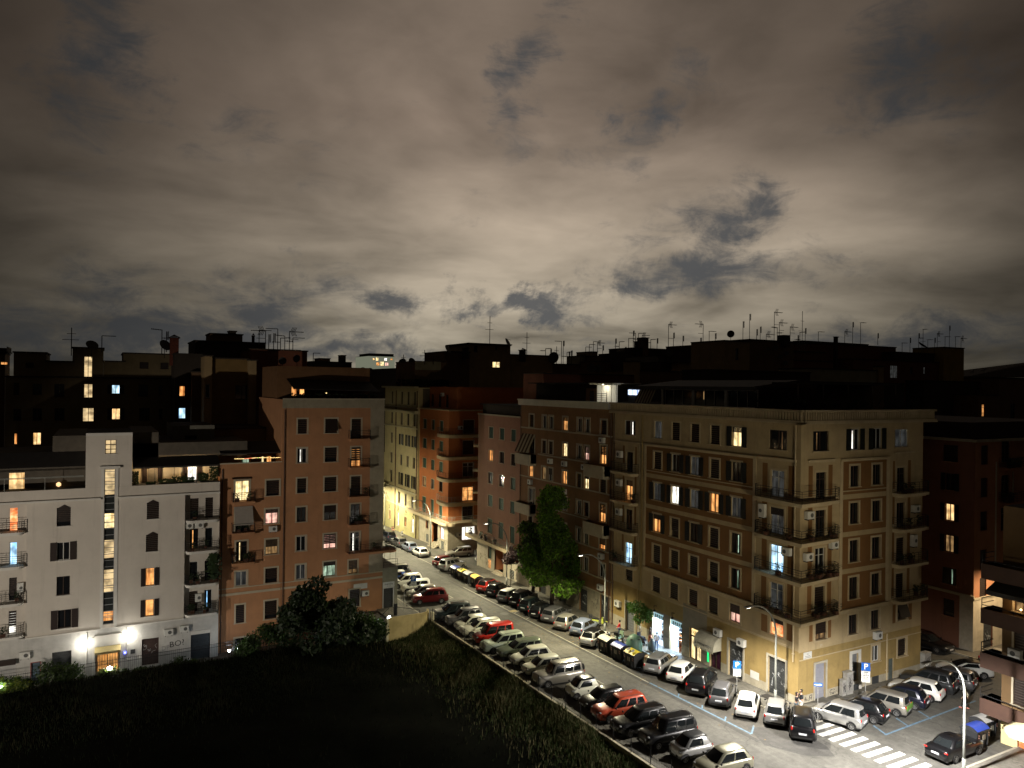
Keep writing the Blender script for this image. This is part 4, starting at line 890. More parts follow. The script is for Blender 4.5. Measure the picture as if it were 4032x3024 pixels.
# lower wing
bL = thing('apartment_building', 'low terracotta wing with a fairy light roof terrace beside the white block', 'building', (11, 83.02, -3.5))
FW = Fac('Y', 83.02); w = []; h = []
aw(12.45, 13.85, 12.6, 14.7, 'Y', w, h); aw(15.6, 16.95, 12.95, 14.6, 'c', w, h)
aw(12.5, 13.8, 9.4, 11.8, 'k', w, h); aw(15.55, 16.85, 9.95, 11.5, 'Pq', w, h)
aw(12.6, 13.7, 6.2, 8.3, 'Yn', w, h); aw(15.6, 16.85, 6.65, 8.25, 'Db', w, h)
aw(12.6, 13.7, 3.6, 5.1, 'V', w, h); aw(15.6, 16.85, 3.6, 5.15, 'c', w, h)
aw(12.65, 13.5, -.3, 1.6, 'c', w, h); aw(15.6, 16.85, -.3, 1.65, 'c', w, h); aw(12.6, 13.8, -3.5, -1.9, 'k', w, h)
mb = MB(); wall_grid(mb, FW, 10.9, 17.19, -4.5, 16.5, h); shell(mb, 10.9, 17.19, 83.02, 97, -4.5, 15.2, skip='S', roof=1); mb.build('wall', [TERR, M_ROOF], bL)
for (a, e, z0, z1, k) in w: win(bL, FW, a, e, z0, z1, k, TTRIM, TTRIM, tw=.17)
for z, c in ((12.6, 2), (9.35, 2), (6.2, 3)): balcony(bL, FW, 12.1, 14.35, z, .95, .08, TERR, clutter=c)
g = MB(); g.quad([FW(12.35,.1,12.0), FW(14.2,.1,12.0), FW(14.2,.95,10.15), FW(12.35,.95,10.15)]); g.build('sun_blind', mat('blind_beige', (.34,.31,.27), .8, var=.12, vs_=2), bL)
g = MB(); g.quad([FW(12.1,.05,15.1), FW(14.1,.05,15.1), FW(14.1,.5,14.95), FW(12.1,.5,14.95)]); g.build('awning_blind', M_ROLL, bL)
bands(bL, FW, [(10.9,17.2,2.7,2.95,.08),(10.9,17.2,3.4,3.5,.06),(10.9,17.2,16.5,16.62,.1)], TTRIM)
pipe(bL, FW, 11.15, -4, 16); acu(bL, FW, 16.3, 9.1)
acu(bL, FW, 12.6, 7.0, .3, .3, .2) if False else None
for i in range(0): pass
FW2 = Fac('Y', 86.5); mb = MB(); hh = [(15.7,16.0,15.5,16.9),(16.25,16.8,15.6,16.9),(13.6,14.4,15.7,16.7)]
wall_grid(mb, FW2, 11.0, 17.19, 15.2, 18.6, hh); mb.build('penthouse_wall', MC['penthouse_orange'], bL)
win(bL, FW2, *hh[0], 'Y', None, M_WFD); win(bL, FW2, *hh[1], 'O', None, M_WFD); win(bL, FW2, *hh[2], 'G', None, M_WFD)
g = MB(); g.quad([(11,83.6,17.6),(17.18,83.6,17.6),(17.18,86.5,18.6),(11,86.5,18.6)]); g.box(11,17.18,83.55,83.6,17.45,17.6); g.build('terrace_awning', M_CAN, bL)
M_FL = [mat('bulb_warm', (1,.8,.4), .5, var=0, em=(1.,.68,.25), est=3), mat('bulb_red', (1,.3,.1), .5, var=0, em=(1.,.22,.10), est=2.5), mat('bulb_green', (.5,1,.2), .5, var=0, em=(.6,.9,.2), est=2)]
g = MB(); g.tube([(12.4+i*.48, 83.5, 17.02-.03*math.sin(i*.9)) for i in range(11)], .008, 4); fl = g.build('fairy_light_cable', M_IRON, bL)
g = MB()
for i in range(38):
    x = 12.45+i*.125
    if 27 < i < 29: continue
    g.lathe([(.01,-.035),(.034,0),(.01,.035)], (x, 83.5, 17.0-.03*math.sin((x-12.4)/.48*.9)), 6, 1 if 8 <= i <= 13 else (2 if i == 19 else 0))
g.build('fairy_light_bulbs', M_FL, fl)
# ================================================================== white block with the glazed stair strip
WHITE = mat('white_plaster', (.58, .535, .47), .85, var=.08, vs_=.5, stain=.12, streak=.32, bump=.18)
WHG = mat('white_old_render', (.50, .49, .46), .85, var=.16, vs_=1.0, stain=.4, streak=.35, bump=.15)
WTR = mat('white_trim', (.62, .60, .55), .8, var=.08)
kW = .99036
def wx(x): return x*kW
def wz(z): return 25-(25-z)*kW
bW = thing('apartment_building', 'white block with a tall lit glass stair strip and graffitied doors', 'building', (0, 82.2, -3.5))
FB = Fac('Y', 82.2); w = []; h = []
def ww(a, e, z0, z1, k): aw(wx(a), wx(e), wz(z0), wz(z1), k, w, h)
ww(-3.6,-2.45,11.2,12.95,'c'); ww(-3.55,-2.5,7.95,9.65,'gs'); ww(-3.55,-2.45,4.6,6.4,'k'); ww(-3.4,-2.3,1.45,3.2,'ks')
ww(4.1,5.2,11.3,12.95,'c'); ww(4.05,5.15,8.05,9.75,'c'); ww(4.05,4.85,4.65,6.4,'Os'); ww(4.05,4.85,1.6,3.25,'Os')
dW = [(-3.84,-2.25,-3.5,-.75),(3.79,5.33,-3.3,-.65),(8.3,10.15,-3.5,-.5),(-.17,1.78,-3.4,-1.25),(-5.5,-4.8,-3.5,-1.45),(-10.5,-6.7,-3.6,-.8)]
dW = [(wx(a), wx(b_), wz(c), wz(d)) for a, b_, c, d in dW]
st = [(wx(.36), wx(1.27), wz(1.30), wz(16.4))]; st2 = (wx(.38), wx(1.33), wz(17.95), wz(19.3))
# recessed balcony bays at both ends are set .9 m back
xl, xr = wx(-6.0), wx(7.6); xe = wx(10.92)
mb = MB(); wall_grid(mb, FB, xl, xr, -4.5, wz(14.7), h+dW[:5]+st, [(-12, 12, -5, wz(.95), 1)], depth=.22)
wall_grid(mb, FB, xr, xe, -4.5, wz(.95), [dW[2]], mi=1); wall_grid(mb, FB, -14, xl, -4.5, wz(.95), [dW[5]], mi=1)
wall_grid(mb, FB, xr, xe, wz(13.6), wz(14.7), []); wall_grid(mb, FB, -14, xl, wz(13.6), wz(14.7), [])
FBr = Fac('Y', 82.75); hr = []; wr = []
for z, k1, k2 in ((10.95,'c','c'),(7.8,'On','g'),(4.4,'g','k'),(1.35,'c','Bn')):
    aw(wx(8.15), wx(8.95), wz(z), wz(z+2.1), k1, wr, hr); aw(wx(9.6), wx(10.35), wz(z), wz(z+2.1), k2, wr, hr)
wall_grid(mb, FBr, xr, xe, wz(.95), wz(13.6), hr)
hl = []; wl = []
for z, k1, k2 in ((11.0,'R','k'),(7.8,'B','k'),(4.5,'c','k'),(1.4,'Na','V')):
    aw(wx(-7.35), wx(-6.75), wz(z), wz(z+2.1), k1, wl, hl); aw(wx(-9.3), wx(-8.3), wz(z), wz(z+2.1), k2, wl, hl)
wall_grid(mb, FBr, -14, xl, wz(.95), wz(13.6), hl)
for x in (xl, xr): mb.quad([(x,82.2,wz(.95)),(x,82.75,wz(.95)),(x,82.75,wz(13.6)),(x,82.2,wz(13.6))])
# stair tower above the parapet
mb2 = MB(); tw0, tw1 = wx(-1.26), wx(2.74)
wall_grid(mb2, FB.off(-.02), tw0, tw1, wz(14.7), wz(20.0), [(st[0][0],st[0][1],wz(14.7),wz(16.4)), st2]); shell(mb2, tw0, tw1, 82.22, 90, wz(14.7), wz(20.0), skip='S')
shell(mb, -14, xe, 82.2, 97, -4.5, wz(14.7), skip='S', roof=2)
mb.build('wall', [WHITE, WHG, M_ROOF], bW); mb2.build('stair_tower_wall', [WHITE, M_ROOF], bW)
for (a, e, z0, z1, k) in w: win(bW, FB, a, e, z0, z1, k, WTR if False else None, WTR, shut=M_SHUTB, tw=.08)
for u in (-3.0, 4.65): 
    for z in ((12.95,) if u < 0 else (12.95, 9.75)):
        g = MB(); g.quad([FB(wx(u-.5),.05,wz(z)), FB(wx(u),.05,wz(z+.28)), FB(wx(u+.5),.05,wz(z))]); g.build('window_pediment', M_SHUTB, bW)
for L_ in (wr, wl):
    for (a, e, z0, z1, k) in L_: win(bW, FBr, a, e, z0, z1, k, None, WTR)
bands(bW, FB, [(-14, wx(.05), wz(13.55), wz(13.72), .3), (wx(1.55), xe, wz(13.55), wz(13.72), .3), (xl, wx(.1), wz(.86), wz(.98), .12), (wx(1.5), xr, wz(.86), wz(.98), .12), (wx(.08),wx(.34),wz(.9),wz(16.5),.07), (wx(1.29),wx(1.55),wz(.9),wz(16.5),.07), (wx(-.1),wx(1.7),wz(16.55),wz(16.75),.3), (tw0,tw1,wz(19.72),wz(20.0),.18)], WTR)
# stair glazing: lit and unlit panes alternate with the flights behind them
sg = MB(); zz = wz(1.35); i = 0; Zs = [(1.3,1.62,'k'),(1.62,2.5,'O'),(2.5,4.4,'k'),(4.4,6.6,'S'),(6.6,7.75,'k'),(7.75,9.5,'S'),(9.5,10.7,'k'),(10.7,12.1,'Y'),(12.1,13.95,'k'),(13.95,16.4,'S')]
gr = [MB(), MB(), MB(), MB()]; keys = ['k','O','S','Y']
fr = MB(); fr.box(st[0][0]-.001, st[0][0]+.045, -.145, -.075, wz(1.3), wz(16.4), 0, FB); fr.box(st[0][1]-.045, st[0][1]+.001, -.145, -.075, wz(1.3), wz(16.4), 0, FB); z = 1.3
while z < 16.4: fr.box(st[0][0], st[0][1], -.14, -.08, wz(z), wz(z)+.05, 0, FB); z += .62
for z in (2.3, 2.05, 5.0, 4.8, 8.3, 8.1, 11.2, 15.2): fr.box(st[0][0], st[0][1], -.14, -.10, wz(z), wz(z)+.05, 0, FB)
sr = fr.build('stair_window', mat('aluminium_frame', (.30,.31,.32), .4, var=.1), bW)
for a, b_, k in Zs: q = MB(); q.quad([FB(st[0][0],-.15,wz(a)), FB(st[0][1],-.15,wz(a)), FB(st[0][1],-.15,wz(b_)), FB(st[0][0],-.15,wz(b_))]); q.build('pane', mat('stair_glass_dark', (.035,.04,.04), .15, var=.3, vs_=2) if k == 'k' else LIT[k], sr)
win(bW, FB.off(-.02), *st2, 'S', None, WTR)
g = MB()
for z in (18.35, 18.8): g.box(st2[0], st2[1], -.1, -.05, wz(z), wz(z)+.08, 0, FB)
g.build('window_bar', M_WFD, bW)
for z, c in ((10.95,1),(7.8,2),(4.4,4),(1.35,4)):
    balcony(bW, FBr, wx(7.7), wx(10.9), wz(z), 1.3, .5, WTR, clutter=c); balcony(bW, FBr, -14, wx(-6.15), wz(z+.05), 1.3, .5, WTR, clutter=c)
for u, z in ((8.0,10.0),(9.0,10.0),(6.2,-.5),(7.65,-.35),(-6.0,-.85)): acu(bW, FBr if z > 5 else FB, wx(u), wz(z))
acu(bW, FBr, wx(-6.45), wz(5.2), .5, .9); acu(bW, FBr, wx(9.0), wz(2.4), .6, .8)
g = MB(); rr = random.Random(77)
for i in range(420):
    t = rr.random(); x = 10.3+rr.gauss(0,.28); y = 81.3+rr.random()*.8; z = 5.0+t*2.6; s = .12
    g.quad([(x-s,y,z),(x,y-s,z+s),(x+s,y,z),(x,y+s,z-s)])
g.build('climbing_plant', MC['balcony_leaf'], bW)
# ground floor: shutters, entrance, lamps
shutter_door(bW, FB, *dW[0], M_ROLLD, None); shutter_door(bW, FB, *dW[1], mat('roller_rust_brown', (.05,.03,.025), .5, var=.3), None, graf=12)
shutter_door(bW, FB, *dW[2], mat('roller_slate', (.028,.036,.045), .45, var=.2), None); g = MB(); g.box(dW[2][0], dW[2][1], -.1, .03, dW[2][3]-.38, dW[2][3]-.02, 0, FB); g.build('shutter_box', WTR, bW)
shutter_door(bW, FB, *dW[4], mat('door_blue_grey', (.10,.15,.19), .5, var=.3), mat('red_lintel', (.25,.03,.02), .6), .05)
shutter_door(bW, FB, *dW[5], mat('roller_white', (.45,.45,.44), .5, var=.12), None)
g = MB(); g.box(-10.3, wx(-6.7), .0, .4, wz(-1.25), wz(-.8), 0, FB); g.build('shutter_box', M_ROLL, bW)
a, e, z0, z1 = dW[3]
g = MB(); g.quad([FB(a,-.2,z0), FB(e,-.2,z0), FB(e,-.2,z1), FB(a,-.2,z1)]); ed = g.build('entrance_door', lit('lit_lobby', (.90,.42,.12), (.62,.26,.06), .75, 2.), bW)
g = MB()
for i in range(15): u = a+(e-a)*i/14; g.box(u-.02, u+.02, -.16, -.12, z0, z1, 0, FB)
for u in (a, (a+e)/2-.04, e-.08): g.box(u, u+.08, -.16, -.1, z0, z1, 0, FB)
g.box(a, e, -.161, -.1, z1-.08, z1, 0, FB); g.build('door_grille', M_IRON, ed)
g = MB(); u = a-.15
g.quad([FB(a-.15,.05,z1+.45), FB(e+.15,.05,z1+.45), FB(e+.15,.75,z1+.12), FB(a-.15,.75,z1+.12)]); g.quad([FB(a-.15,.75,z1+.12), FB(e+.15,.75,z1+.12), FB(e+.15,.75,z1-.1), FB(a-.15,.75,z1-.1)]); g.build('door_awning', mat('awning_yellow', (.52,.42,.20), .7, var=.1), bW)
g = MB(); g.box(a-.12, e+.12, 0, .12, z1+.5, z1+1.45, 0, FB); g.box(a-.2, e+.2, 0, .2, z1+1.45, z1+1.58, 0, FB); g.box(a-.35, a-.12, 0, .1, z0, z1+1.4, 0, FB); g.box(e+.12, e+.35, 0, .1, z0, z1+1.4, 0, FB); g.build('entrance_surround', WTR, bW)
g = MB(); g.box(e+.40, e+.62, .02, .14, z1-.55, z1-.32, 0, FB); nb = g.build('number_lamp', mat('number_lamp_blue', (.1,.1,1.), .5, var=0, em=(.10,.14,1.), est=2.2), bW)
text(nb, FB, e+.51, z1-.435, '33', .2, mat('number_white', (1,1,1), .5, var=0, em=(1,1,1), est=2), n=.145)
g = MB(); g.box(e+1.0, e+1.4, 0, .1, z1-.65, z1-.25, 0, FB); g.build('letter_box', M_ROLLD, bW)
M_HOT = mat('lamp_hot', (1,1,1), .5, var=0, em=(1.,.95,.82), est=45)
for x, z in ((-1.2, -.28), (2.62, -.08)):
    x = wx(x); g = MB(); g.lathe([(.02,-.16),(.17,-.08),(.19,.02),(.12,.12),(.02,.16)], (x, 81.95, wz(z)), 12); g.build('wall_lamp', M_HOT, bW)
    ld = D.lights.new('wall_lamp_light', 'POINT'); ld.energy = 65; ld.color = (1.,.95,.84); ld.shadow_soft_size = .18; lo = D.objects.new('wall_lamp_light', ld); COL.objects.link(lo); lo.parent = bW; lo.location = Vector((x, 81.5, wz(z)))-bW.location
text(bW, FB, wx(7.0), wz(-1.55), 'BO?', .82, M_GRAFD, n=.012, tilt=.08, name='graffiti'); text(bW, FB, wx(5.95), wz(-1.85), 'DP', .6, mat('graffiti_grey', (.3,.3,.3), .8, var=0), n=.012, tilt=.08, name='graffiti')
text(bW, FB, wx(7.55), wz(-3.05), 'TAG', .5, MC['graffiti_grey'], n=.012, name='graffiti') if False else None
for u in (-1.0, 2.45): pipe(bW, FB, wx(u), -4, wz(.8), WTR, .05)
for x, y, s in ((-12,82.2,0),): pass
# terraces on the white block
FC_ = Fac('Y', 84.2); mb = MB(); hh = [(wx(4.2),wx(5.1),14.85,16.3),(wx(8.0),wx(8.9),14.85,16.3)]
wall_grid(mb, FC_, wx(2.8), xe, 14.6, 17.2, hh); mb.build('terrace_wall', mat('terrace_wall_cream', (.62,.52,.36), .8, var=.1), bW)
for a, k in zip(hh, 'YN'): win(bW, FC_, *a, k+'s', None, None, shut=M_SHUTB)
g = MB(); g.quad([(wx(2.8),82.3,16.62),(xe,82.3,16.62),(xe,84.2,17.4),(wx(2.8),84.2,17.4)]); g.box(wx(2.8),xe,82.27,82.31,16.45,16.62); g.build('terrace_awning', M_CAN, bW)
for x in (4.6, 8.4):
    ld = D.lights.new('terrace_lamp', 'POINT'); ld.energy = 85; ld.color = (1.,.70,.36); ld.shadow_soft_size = .06; lo = D.objects.new('terrace_lamp', ld); COL.objects.link(lo); lo.parent = bW; lo.location = Vector((x, 83.5, 16.35))-bW.location
g = MB(); rr = random.Random(9)
for cx, ww_, hh_ in ((3.0,.35,1.4),(5.9,.9,.55),(7.0,.8,.75),(8.0,.5,.6),(9.3,.6,1.0),(10.3,.5,1.6),(4.4,.5,.3)):
    for i in range(130):
        x = cx+(rr.random()-.5)*ww_*1.6; y = 82.7+rr.random()*.5; z = 14.7+rr.random()**.8*hh_; s = .09; g.quad([(x-s,y,z),(x,y-s,z+s),(x+s,y,z),(x,y+s,z-s)])
g.build('terrace_plants', MC['balcony_leaf'], bW)
g = MB()
for x in (4.7, 6.5, 8.6): g.tube([(x,82.4,14.6),(x,82.4,16.5)], .025, 5)
g.build('terrace_post', M_IRON, bW)
g = MB(); g.box(-14, wx(-4.1), 84.2, 97, 14.6, 17.8); g.box(wx(-4.1), wx(-1.3), 84.19, 97, 14.6, 19.7); g.box(wx(2.8), wx(5.2), 84.3, 97, 14.6, 19.9, 0); g.box(wx(2.8), xe+3, 84.3, 96, 17.3, 18.8); g.quad([(-14,82.4,16.9),(wx(-1.3),82.4,16.9),(wx(-1.3),84.2,18.2),(-14,84.2,18.2)],1); g.build('setback_floor', [mat('setback_grey', (.10,.085,.065), .85, var=.25), M_CAN], bW)
g = MB(); g.quad([(-7.5,84.18,14.8),(-6.3,84.18,14.8),(-6.3,84.18,16.3),(-7.5,84.18,16.3)]); g.build('terrace_window', LIT['W'], bW)
g = MB(); g.lathe([(.04,-.22),(.2,-.1),(.2,.1),(.06,.22)], (-3.5,83.6,15.1), 10); g.build('table_lamp', mat('lamp_shade_warm', (1,.7,.4), .5, var=0, em=(1.,.60,.28), est=1.1), bW)
g = MB(); rail(g, FB, [(-14,-.2),(wx(-1.4),-.2)], 14.75, 1.25, (1.,.93), .022, 3.0, 0); g.build('terrace_railing', M_IRONG, bW)
# grey roof cabin behind
bG = thing('roof_cabin', 'small grey roof cabin with dark doorway behind the white block', 'building', (4.6, 88, 14.6))
FG = Fac('Y', 88.); mb = MB(); x0, z1 = on_y(680, 1676, 88); x1, _ = on_y(845, 1676, 88); d0, _ = on_y(728, 1712, 88); d1, _ = on_y(775, 1712, 88)
wall_grid(mb, FG, x0, x1, 14.6, z1, [(d0,d1,15,z1-1.1)]); shell(mb, x0, x1, 88, 96, 14.6, z1, skip='S'); mb.quad([FG(d0,-.2,15),FG(d1,-.2,15),FG(d1,-.2,z1-1.1),FG(d0,-.2,z1-1.1)],1); mb.build('wall', [mat('cabin_grey', (.13,.125,.10), .85, var=.2), M_CAN], bG)
# ================================================================== dark blocks behind and the skyline
def sky_mat(n, c): return mat('skyline_'+n, c, .9, var=.25, vs_=.5, stain=.2, streak=.2)
S_BR = sky_mat('brown', (.16,.095,.050)); S_OL = sky_mat('olive', (.17,.13,.068)); S_RD = sky_mat('red', (.15,.055,.030)); S_TN = sky_mat('tan', (.34,.24,.12)); S_GY = sky_mat('grey', (.15,.14,.12)); S_CR = sky_mat('cream', (.30,.27,.18)); S_OC = sky_mat('ochre', (.21,.13,.045)); S_DK = sky_mat('dark', (.045,.035,.026)); S_YL = sky_mat('yellow', (.30,.20,.04))
def block(label, Y, vols, name='apartment_building', cat='building', zb=0., wins=()):
    """vols: (px left, px right, py top, material, depth, extra y offset) measured on the plane Y"""
    x0, _ = on_y(vols[0][0], vols[0][2], Y); b = thing(name, label, cat, (x0, Y, zb))
    for v in vols:
        pl, pr, pt, m_, dep = v[:5]; dy = v[5] if len(v) > 5 else 0; zbb = v[6] if len(v) > 6 else zb; vi = vols.index(v); v0 = vols[0]
        if vi and dy == 0 and len(v) < 7 and pl >= v0[0]-2 and pr <= v0[1]+2 and pt < v0[2]: zbb = on_y(v0[0], v0[2], Y)[1]+.17
        dy += .013*vi
        xa, za = on_y(pl, pt, Y+dy); xb, zb_ = on_y(pr, pt+(pr-pl)*ROLL, Y+dy); z = za
        holes = []
        for q in wins:
            if q[4] != vols.index(v): continue
            a, c = on_y(q[0], q[3], Y+dy); e, d = on_y(q[1], q[2], Y+dy); holes.append((a, e, c, d, q[5]))
        mb = MB(); F_ = Fac('Y', Y+dy); wall_grid(mb, F_, xa, xb, zbb, z, [h_[:4] for h_ in holes]); shell(mb, xa, xb, Y+dy, Y+dy+dep, zbb, z, skip='S', roof=1)
        mb.box(xa-.12, xb+.12, Y+dy-.15, Y+dy+dep, z, z+.16, 1)
        mb.build('wall', [m_, S_DK], b)
        for h_ in holes: win(b, F_, *h_, None, None)
    return b
block('dark olive block with a lit stair window column, left behind the white block', 110, [(22,690,1484,S_OL,12),(54,182,1388,S_OL,8),(182,286,1424,S_OL,8),(286,408,1370,S_OL,8),(408,490,1424,S_OL,8),(486,684,1392,S_OL,9)], zb=8, wins=[
 (53,76,1508,1553,0,'c'),(128,165,1512,1553,0,'k'),(214,254,1512,1562,0,'k'),(330,365,1512,1566,0,'S'),(440,472,1516,1550,0,'Bs'),(545,583,1515,1560,0,'k'),(625,640,1518,1553,0,'k'),
 (53,84,1610,1655,0,'c'),(128,165,1608,1655,0,'k'),(214,254,1608,1655,0,'k'),(325,370,1606,1660,0,'S'),(440,473,1608,1652,0,'Ws'),(548,590,1606,1655,0,'k'),(625,640,1610,1650,0,'k'),
 (55,68,1706,1750,0,'O'),(129,162,1703,1752,0,'W'),(101,133,1428,1446,1,'c'),(330,364,1404,1484,3,'S'),(550,585,1426,1450,5,'c'),(632,664,1428,1452,5,'c')])
b = block('narrow dark block with orange and blue lit windows beside the olive block', 104, [(690,812,1395,S_DK,10),(755,812,1466,S_BR,3,-1)], zb=8, wins=[(706,729,1520,1560,0,'O'),(703,731,1606,1648,0,'B')])
b = block('ochre tower wall with dark shuttered window behind the low wing', 100, [(822,985,1412,S_OC,10),(806,836,1403,S_TN,4,-.6)], zb=12, wins=[(926,980,1518,1572,0,'k'),(808,826,1512,1566,1,'g')])
block('brown penthouse with slab roof on the skyline, left of the antenna cluster', 112, [(780,1010,1345,S_BR,9),(828,955,1315,S_BR,5,1),(905,930,1306,S_DK,2,1),(768,1044,1343,S_DK,9,-1,27.6)], zb=24)
block('dark red rounded block under the antenna cluster', 103, [(985,1180,1376,S_RD,12),(1178,1210,1384,S_RD,10)], zb=12)
block('low dark brown roof wall behind the fairy light terrace', 92, [(845,1118,1690,S_BR,8)], zb=12)
block('dark brown tall wall beside the ochre tower', 99, [(980,1010,1420,S_TN,3),(1010,1120,1600,S_BR,3)], zb=14)
block('far jagged roofs with sheds between the red block and the street', 175, [(1205,1370,1452,S_DK,20),(1228,1385,1424,S_DK,10,5),(1258,1300,1412,S_BR,5,6),(1345,1362,1400,S_DK,3,6)], zb=10, wins=[(1330,1342,1448,1462,0,'V'),(1360,1372,1448,1462,0,'V')])
block('pale grey block with white windows seen past the tower', 168, [(1378,1506,1470,mat('far_lilac_render', (.30,.27,.26), .85, var=.1),18),(1506,1600,1474,S_CR,18)], zb=-4, wins=[(1463,1486,1502,1526,0,'V'),(1412,1428,1502,1526,0,'V'),(1520,1534,1560,1578,1,'Y'),(1524,1534,1660,1680,1,'W'),(1510,1522,1850,1890,1,'P')])
block('distant brightly lit tower block on the horizon', 430, [(1450,1554,1402,mat('far_tower_glow', (.34,.36,.27), .8, var=.1, em=(.33,.35,.25), est=.35),25),(1455,1550,1392,S_DK,20)], zb=5, wins=[(1468,1476,1410,1418,0,'W'),(1480,1490,1408,1420,0,'Y'),(1513,1524,1410,1420,0,'N'),(1538,1546,1411,1418,0,'O'),(1482,1494,1427,1439,0,'O'),(1498,1512,1424,1440,0,'Y'),(1516,1530,1428,1440,0,'P')])  # light on the tower walls put in as a glow of the render
block('planted dark roof behind the yellow block', 150, [(1560,1760,1452,S_DK,18),(1590,1645,1440,S_DK,5,2)], zb=5)
b = block('brown rooftop building with a lit arched window above the orange red block', 128, [(1850,2010,1356,S_TN,10,0,22),(1752,1850,1385,S_BR,10,0,22),(1634,1752,1424,S_BR,10,0,22),(2010,2176,1397,S_TN,10,.5,22),(2176,2285,1434,S_BR,10,.5,20)], zb=16, wins=[(1940,1969,1425,1447,0,'Y'),(1950,1959,1364,1377,0,'c'),(1866,1880,1362,1385,0,'c')])
g = MB(); x0, z0 = on_y(1844, 1357, 127.5); x1, z1 = on_y(2016, 1357, 127.5); g.box(x0, x1, 127.4, 138, z0+.2, z0+.4); g.build('roof_slab', S_DK, b)
x0, z0 = on_y(1634, 1424, 127.8); x1, z1 = on_y(1735, 1458, 127.8); g = MB(); g.box(x0, x1, 127.7, 127.9, z1, z0+.1); g.build('cream_parapet', S_CR, b)
block('cream roof house with brown chimney block among the antennas', 140, [(2290,2364,1402,S_CR,6),(2328,2352,1386,S_TN,6,-.5)], zb=20, wins=[(2301,2311,1422,1436,0,'c')])
block('dark stepped roofs with glinting lamps right of the cream roof house', 132, [(2364,2510,1424,S_BR,8),(2366,2440,1402,S_BR,6,2),(2440,2520,1392,S_DK,8,1)], zb=20)
block('black flat roofed cabin with a wide brick chimney on the skyline', 125, [(2487,2636,1371,S_DK,8),(2532,2554,1331,S_BR,2,-.4),(2508,2514,1346,S_DK,1,-.5)], zb=20)
block('long brown parapet block behind the brown street block', 95, [(2140,2500,1472,S_RD,6),(2500,2520,1424,S_TN,3,-.3),(2516,2790,1461,S_BR,9)], zb=16)
block('low dark grey roof block under the round brown tower', 112, [(2590,2860,1402,S_GY,10),(2600,2750,1428,S_DK,6,-1)], zb=20, wins=[(2758,2777,1443,1452,0,'Y')])
block('brown roof cabin with overhanging slab beside the tall corner tower', 105, [(2730,2808,1365,S_TN,7),(2722,2812,1362,S_DK,7,-.6,29.9)], zb=20)
b = block('tall brown corner tower with arched window and many satellite dishes', 92, [(2852,2952,1342,S_TN,8),(2952,3125,1338,S_BR,10)], zb=18, wins=[(2896,2908,1372,1415,0,'k')])
for (px, py, s) in ((3022,1375,.5),(3052,1370,.7),(3070,1405,.6),(3095,1392,.6),(3090,1430,.7)):
    x, z = on_y(px, py, 91.6); g = MB(); g.lathe([(.02,.0),(.35*s*1.2,.06),(.5*s*1.3,.16)], (0,0,0), 12)
    M_ = Matrix.Translation((x,91.5,z)) @ Euler((math.radians(70),0,math.radians(-35))).to_matrix().to_4x4(); g.v = [tuple(M_ @ Vector(v)) for v in g.v]; g.build('satellite_dish', mat('dish_dark', (.05,.05,.045), .6), b)
block('low cream wall and dark roof below the corner tower', 80, [(2800,3190,1458,S_DK,6),(3186,3474,1452,S_CR,6),(3460,3480,1444,S_TN,1,-.3)], zb=18)
block('distant tan lit roof wall right of the corner tower', 170, [(3120,3240,1356,mat('far_tan_lit', (.55,.42,.24), .85, var=.12),4),(3160,3420,1342,S_DK,4,4)], zb=22)
block('dark red roof block with a pipe chimney', 100, [(3125,3250,1384,S_RD,6),(3216,3528,1352,S_RD,8,1),(3292,3300,1328,S_DK,.6,-.4),(3150,3280,1420,S_RD,3,-2)], zb=18, wins=[(3316,3340,1412,1440,1,'W')])
block('dark red long block with the orange paned window on the right', 97, [(3360,3720,1414,S_RD,8),(3525,3716,1387,S_DK,8,1)], zb=12, wins=[(3505,3535,1440,1488,0,'V'),(3583,3594,1446,1472,0,'c'),(3636,3644,1446,1472,0,'V')])
block('mustard yellow gable wall at the right end of the skyline', 96, [(3716,3796,1368,S_YL,7),(3640,3870,1500,S_DK,5,-3)], zb=12)
b = block('dark hipped roof house with white eaves at the right edge', 110, [(3828,4100,1484,S_CR,14)], zb=8, wins=[(3920,3944,1500,1512,0,'Y')])
xa, za = on_y(3815, 1482, 109.4); xb, zb_ = on_y(4110, 1425, 115); g = MB(); g.quad([(xa,109.4,za),(xb+8,109.4,za+.2),(xb+8,117,zb_+.9),(xb-3,117,zb_)]); g.quad([(xa,109.4,za),(xb-3,117,zb_),(xa,125,za)]); g.build('hipped_roof', S_DK, b)
block('brown block with a narrow lit slit window at far right', 88, [(3852,3935,1556,S_BR,6),(3935,4100,1490,S_BR,8,1)], zb=5, wins=[(3866,3876,1592,1640,0,'O'),(3978,3996,1590,1650,1,'k')])
block('small tiled roof building with orange lit ledge at the left edge', 120, [(-60,20,1392,S_BR,6),(-60,26,1385,S_DK,6,-.6,29.5)], zb=10, wins=[(2,30,1425,1436,0,'O')])
block('dark filler block behind the corner block', 70, [(2900,3560,1500,S_DK,8)], zb=10)
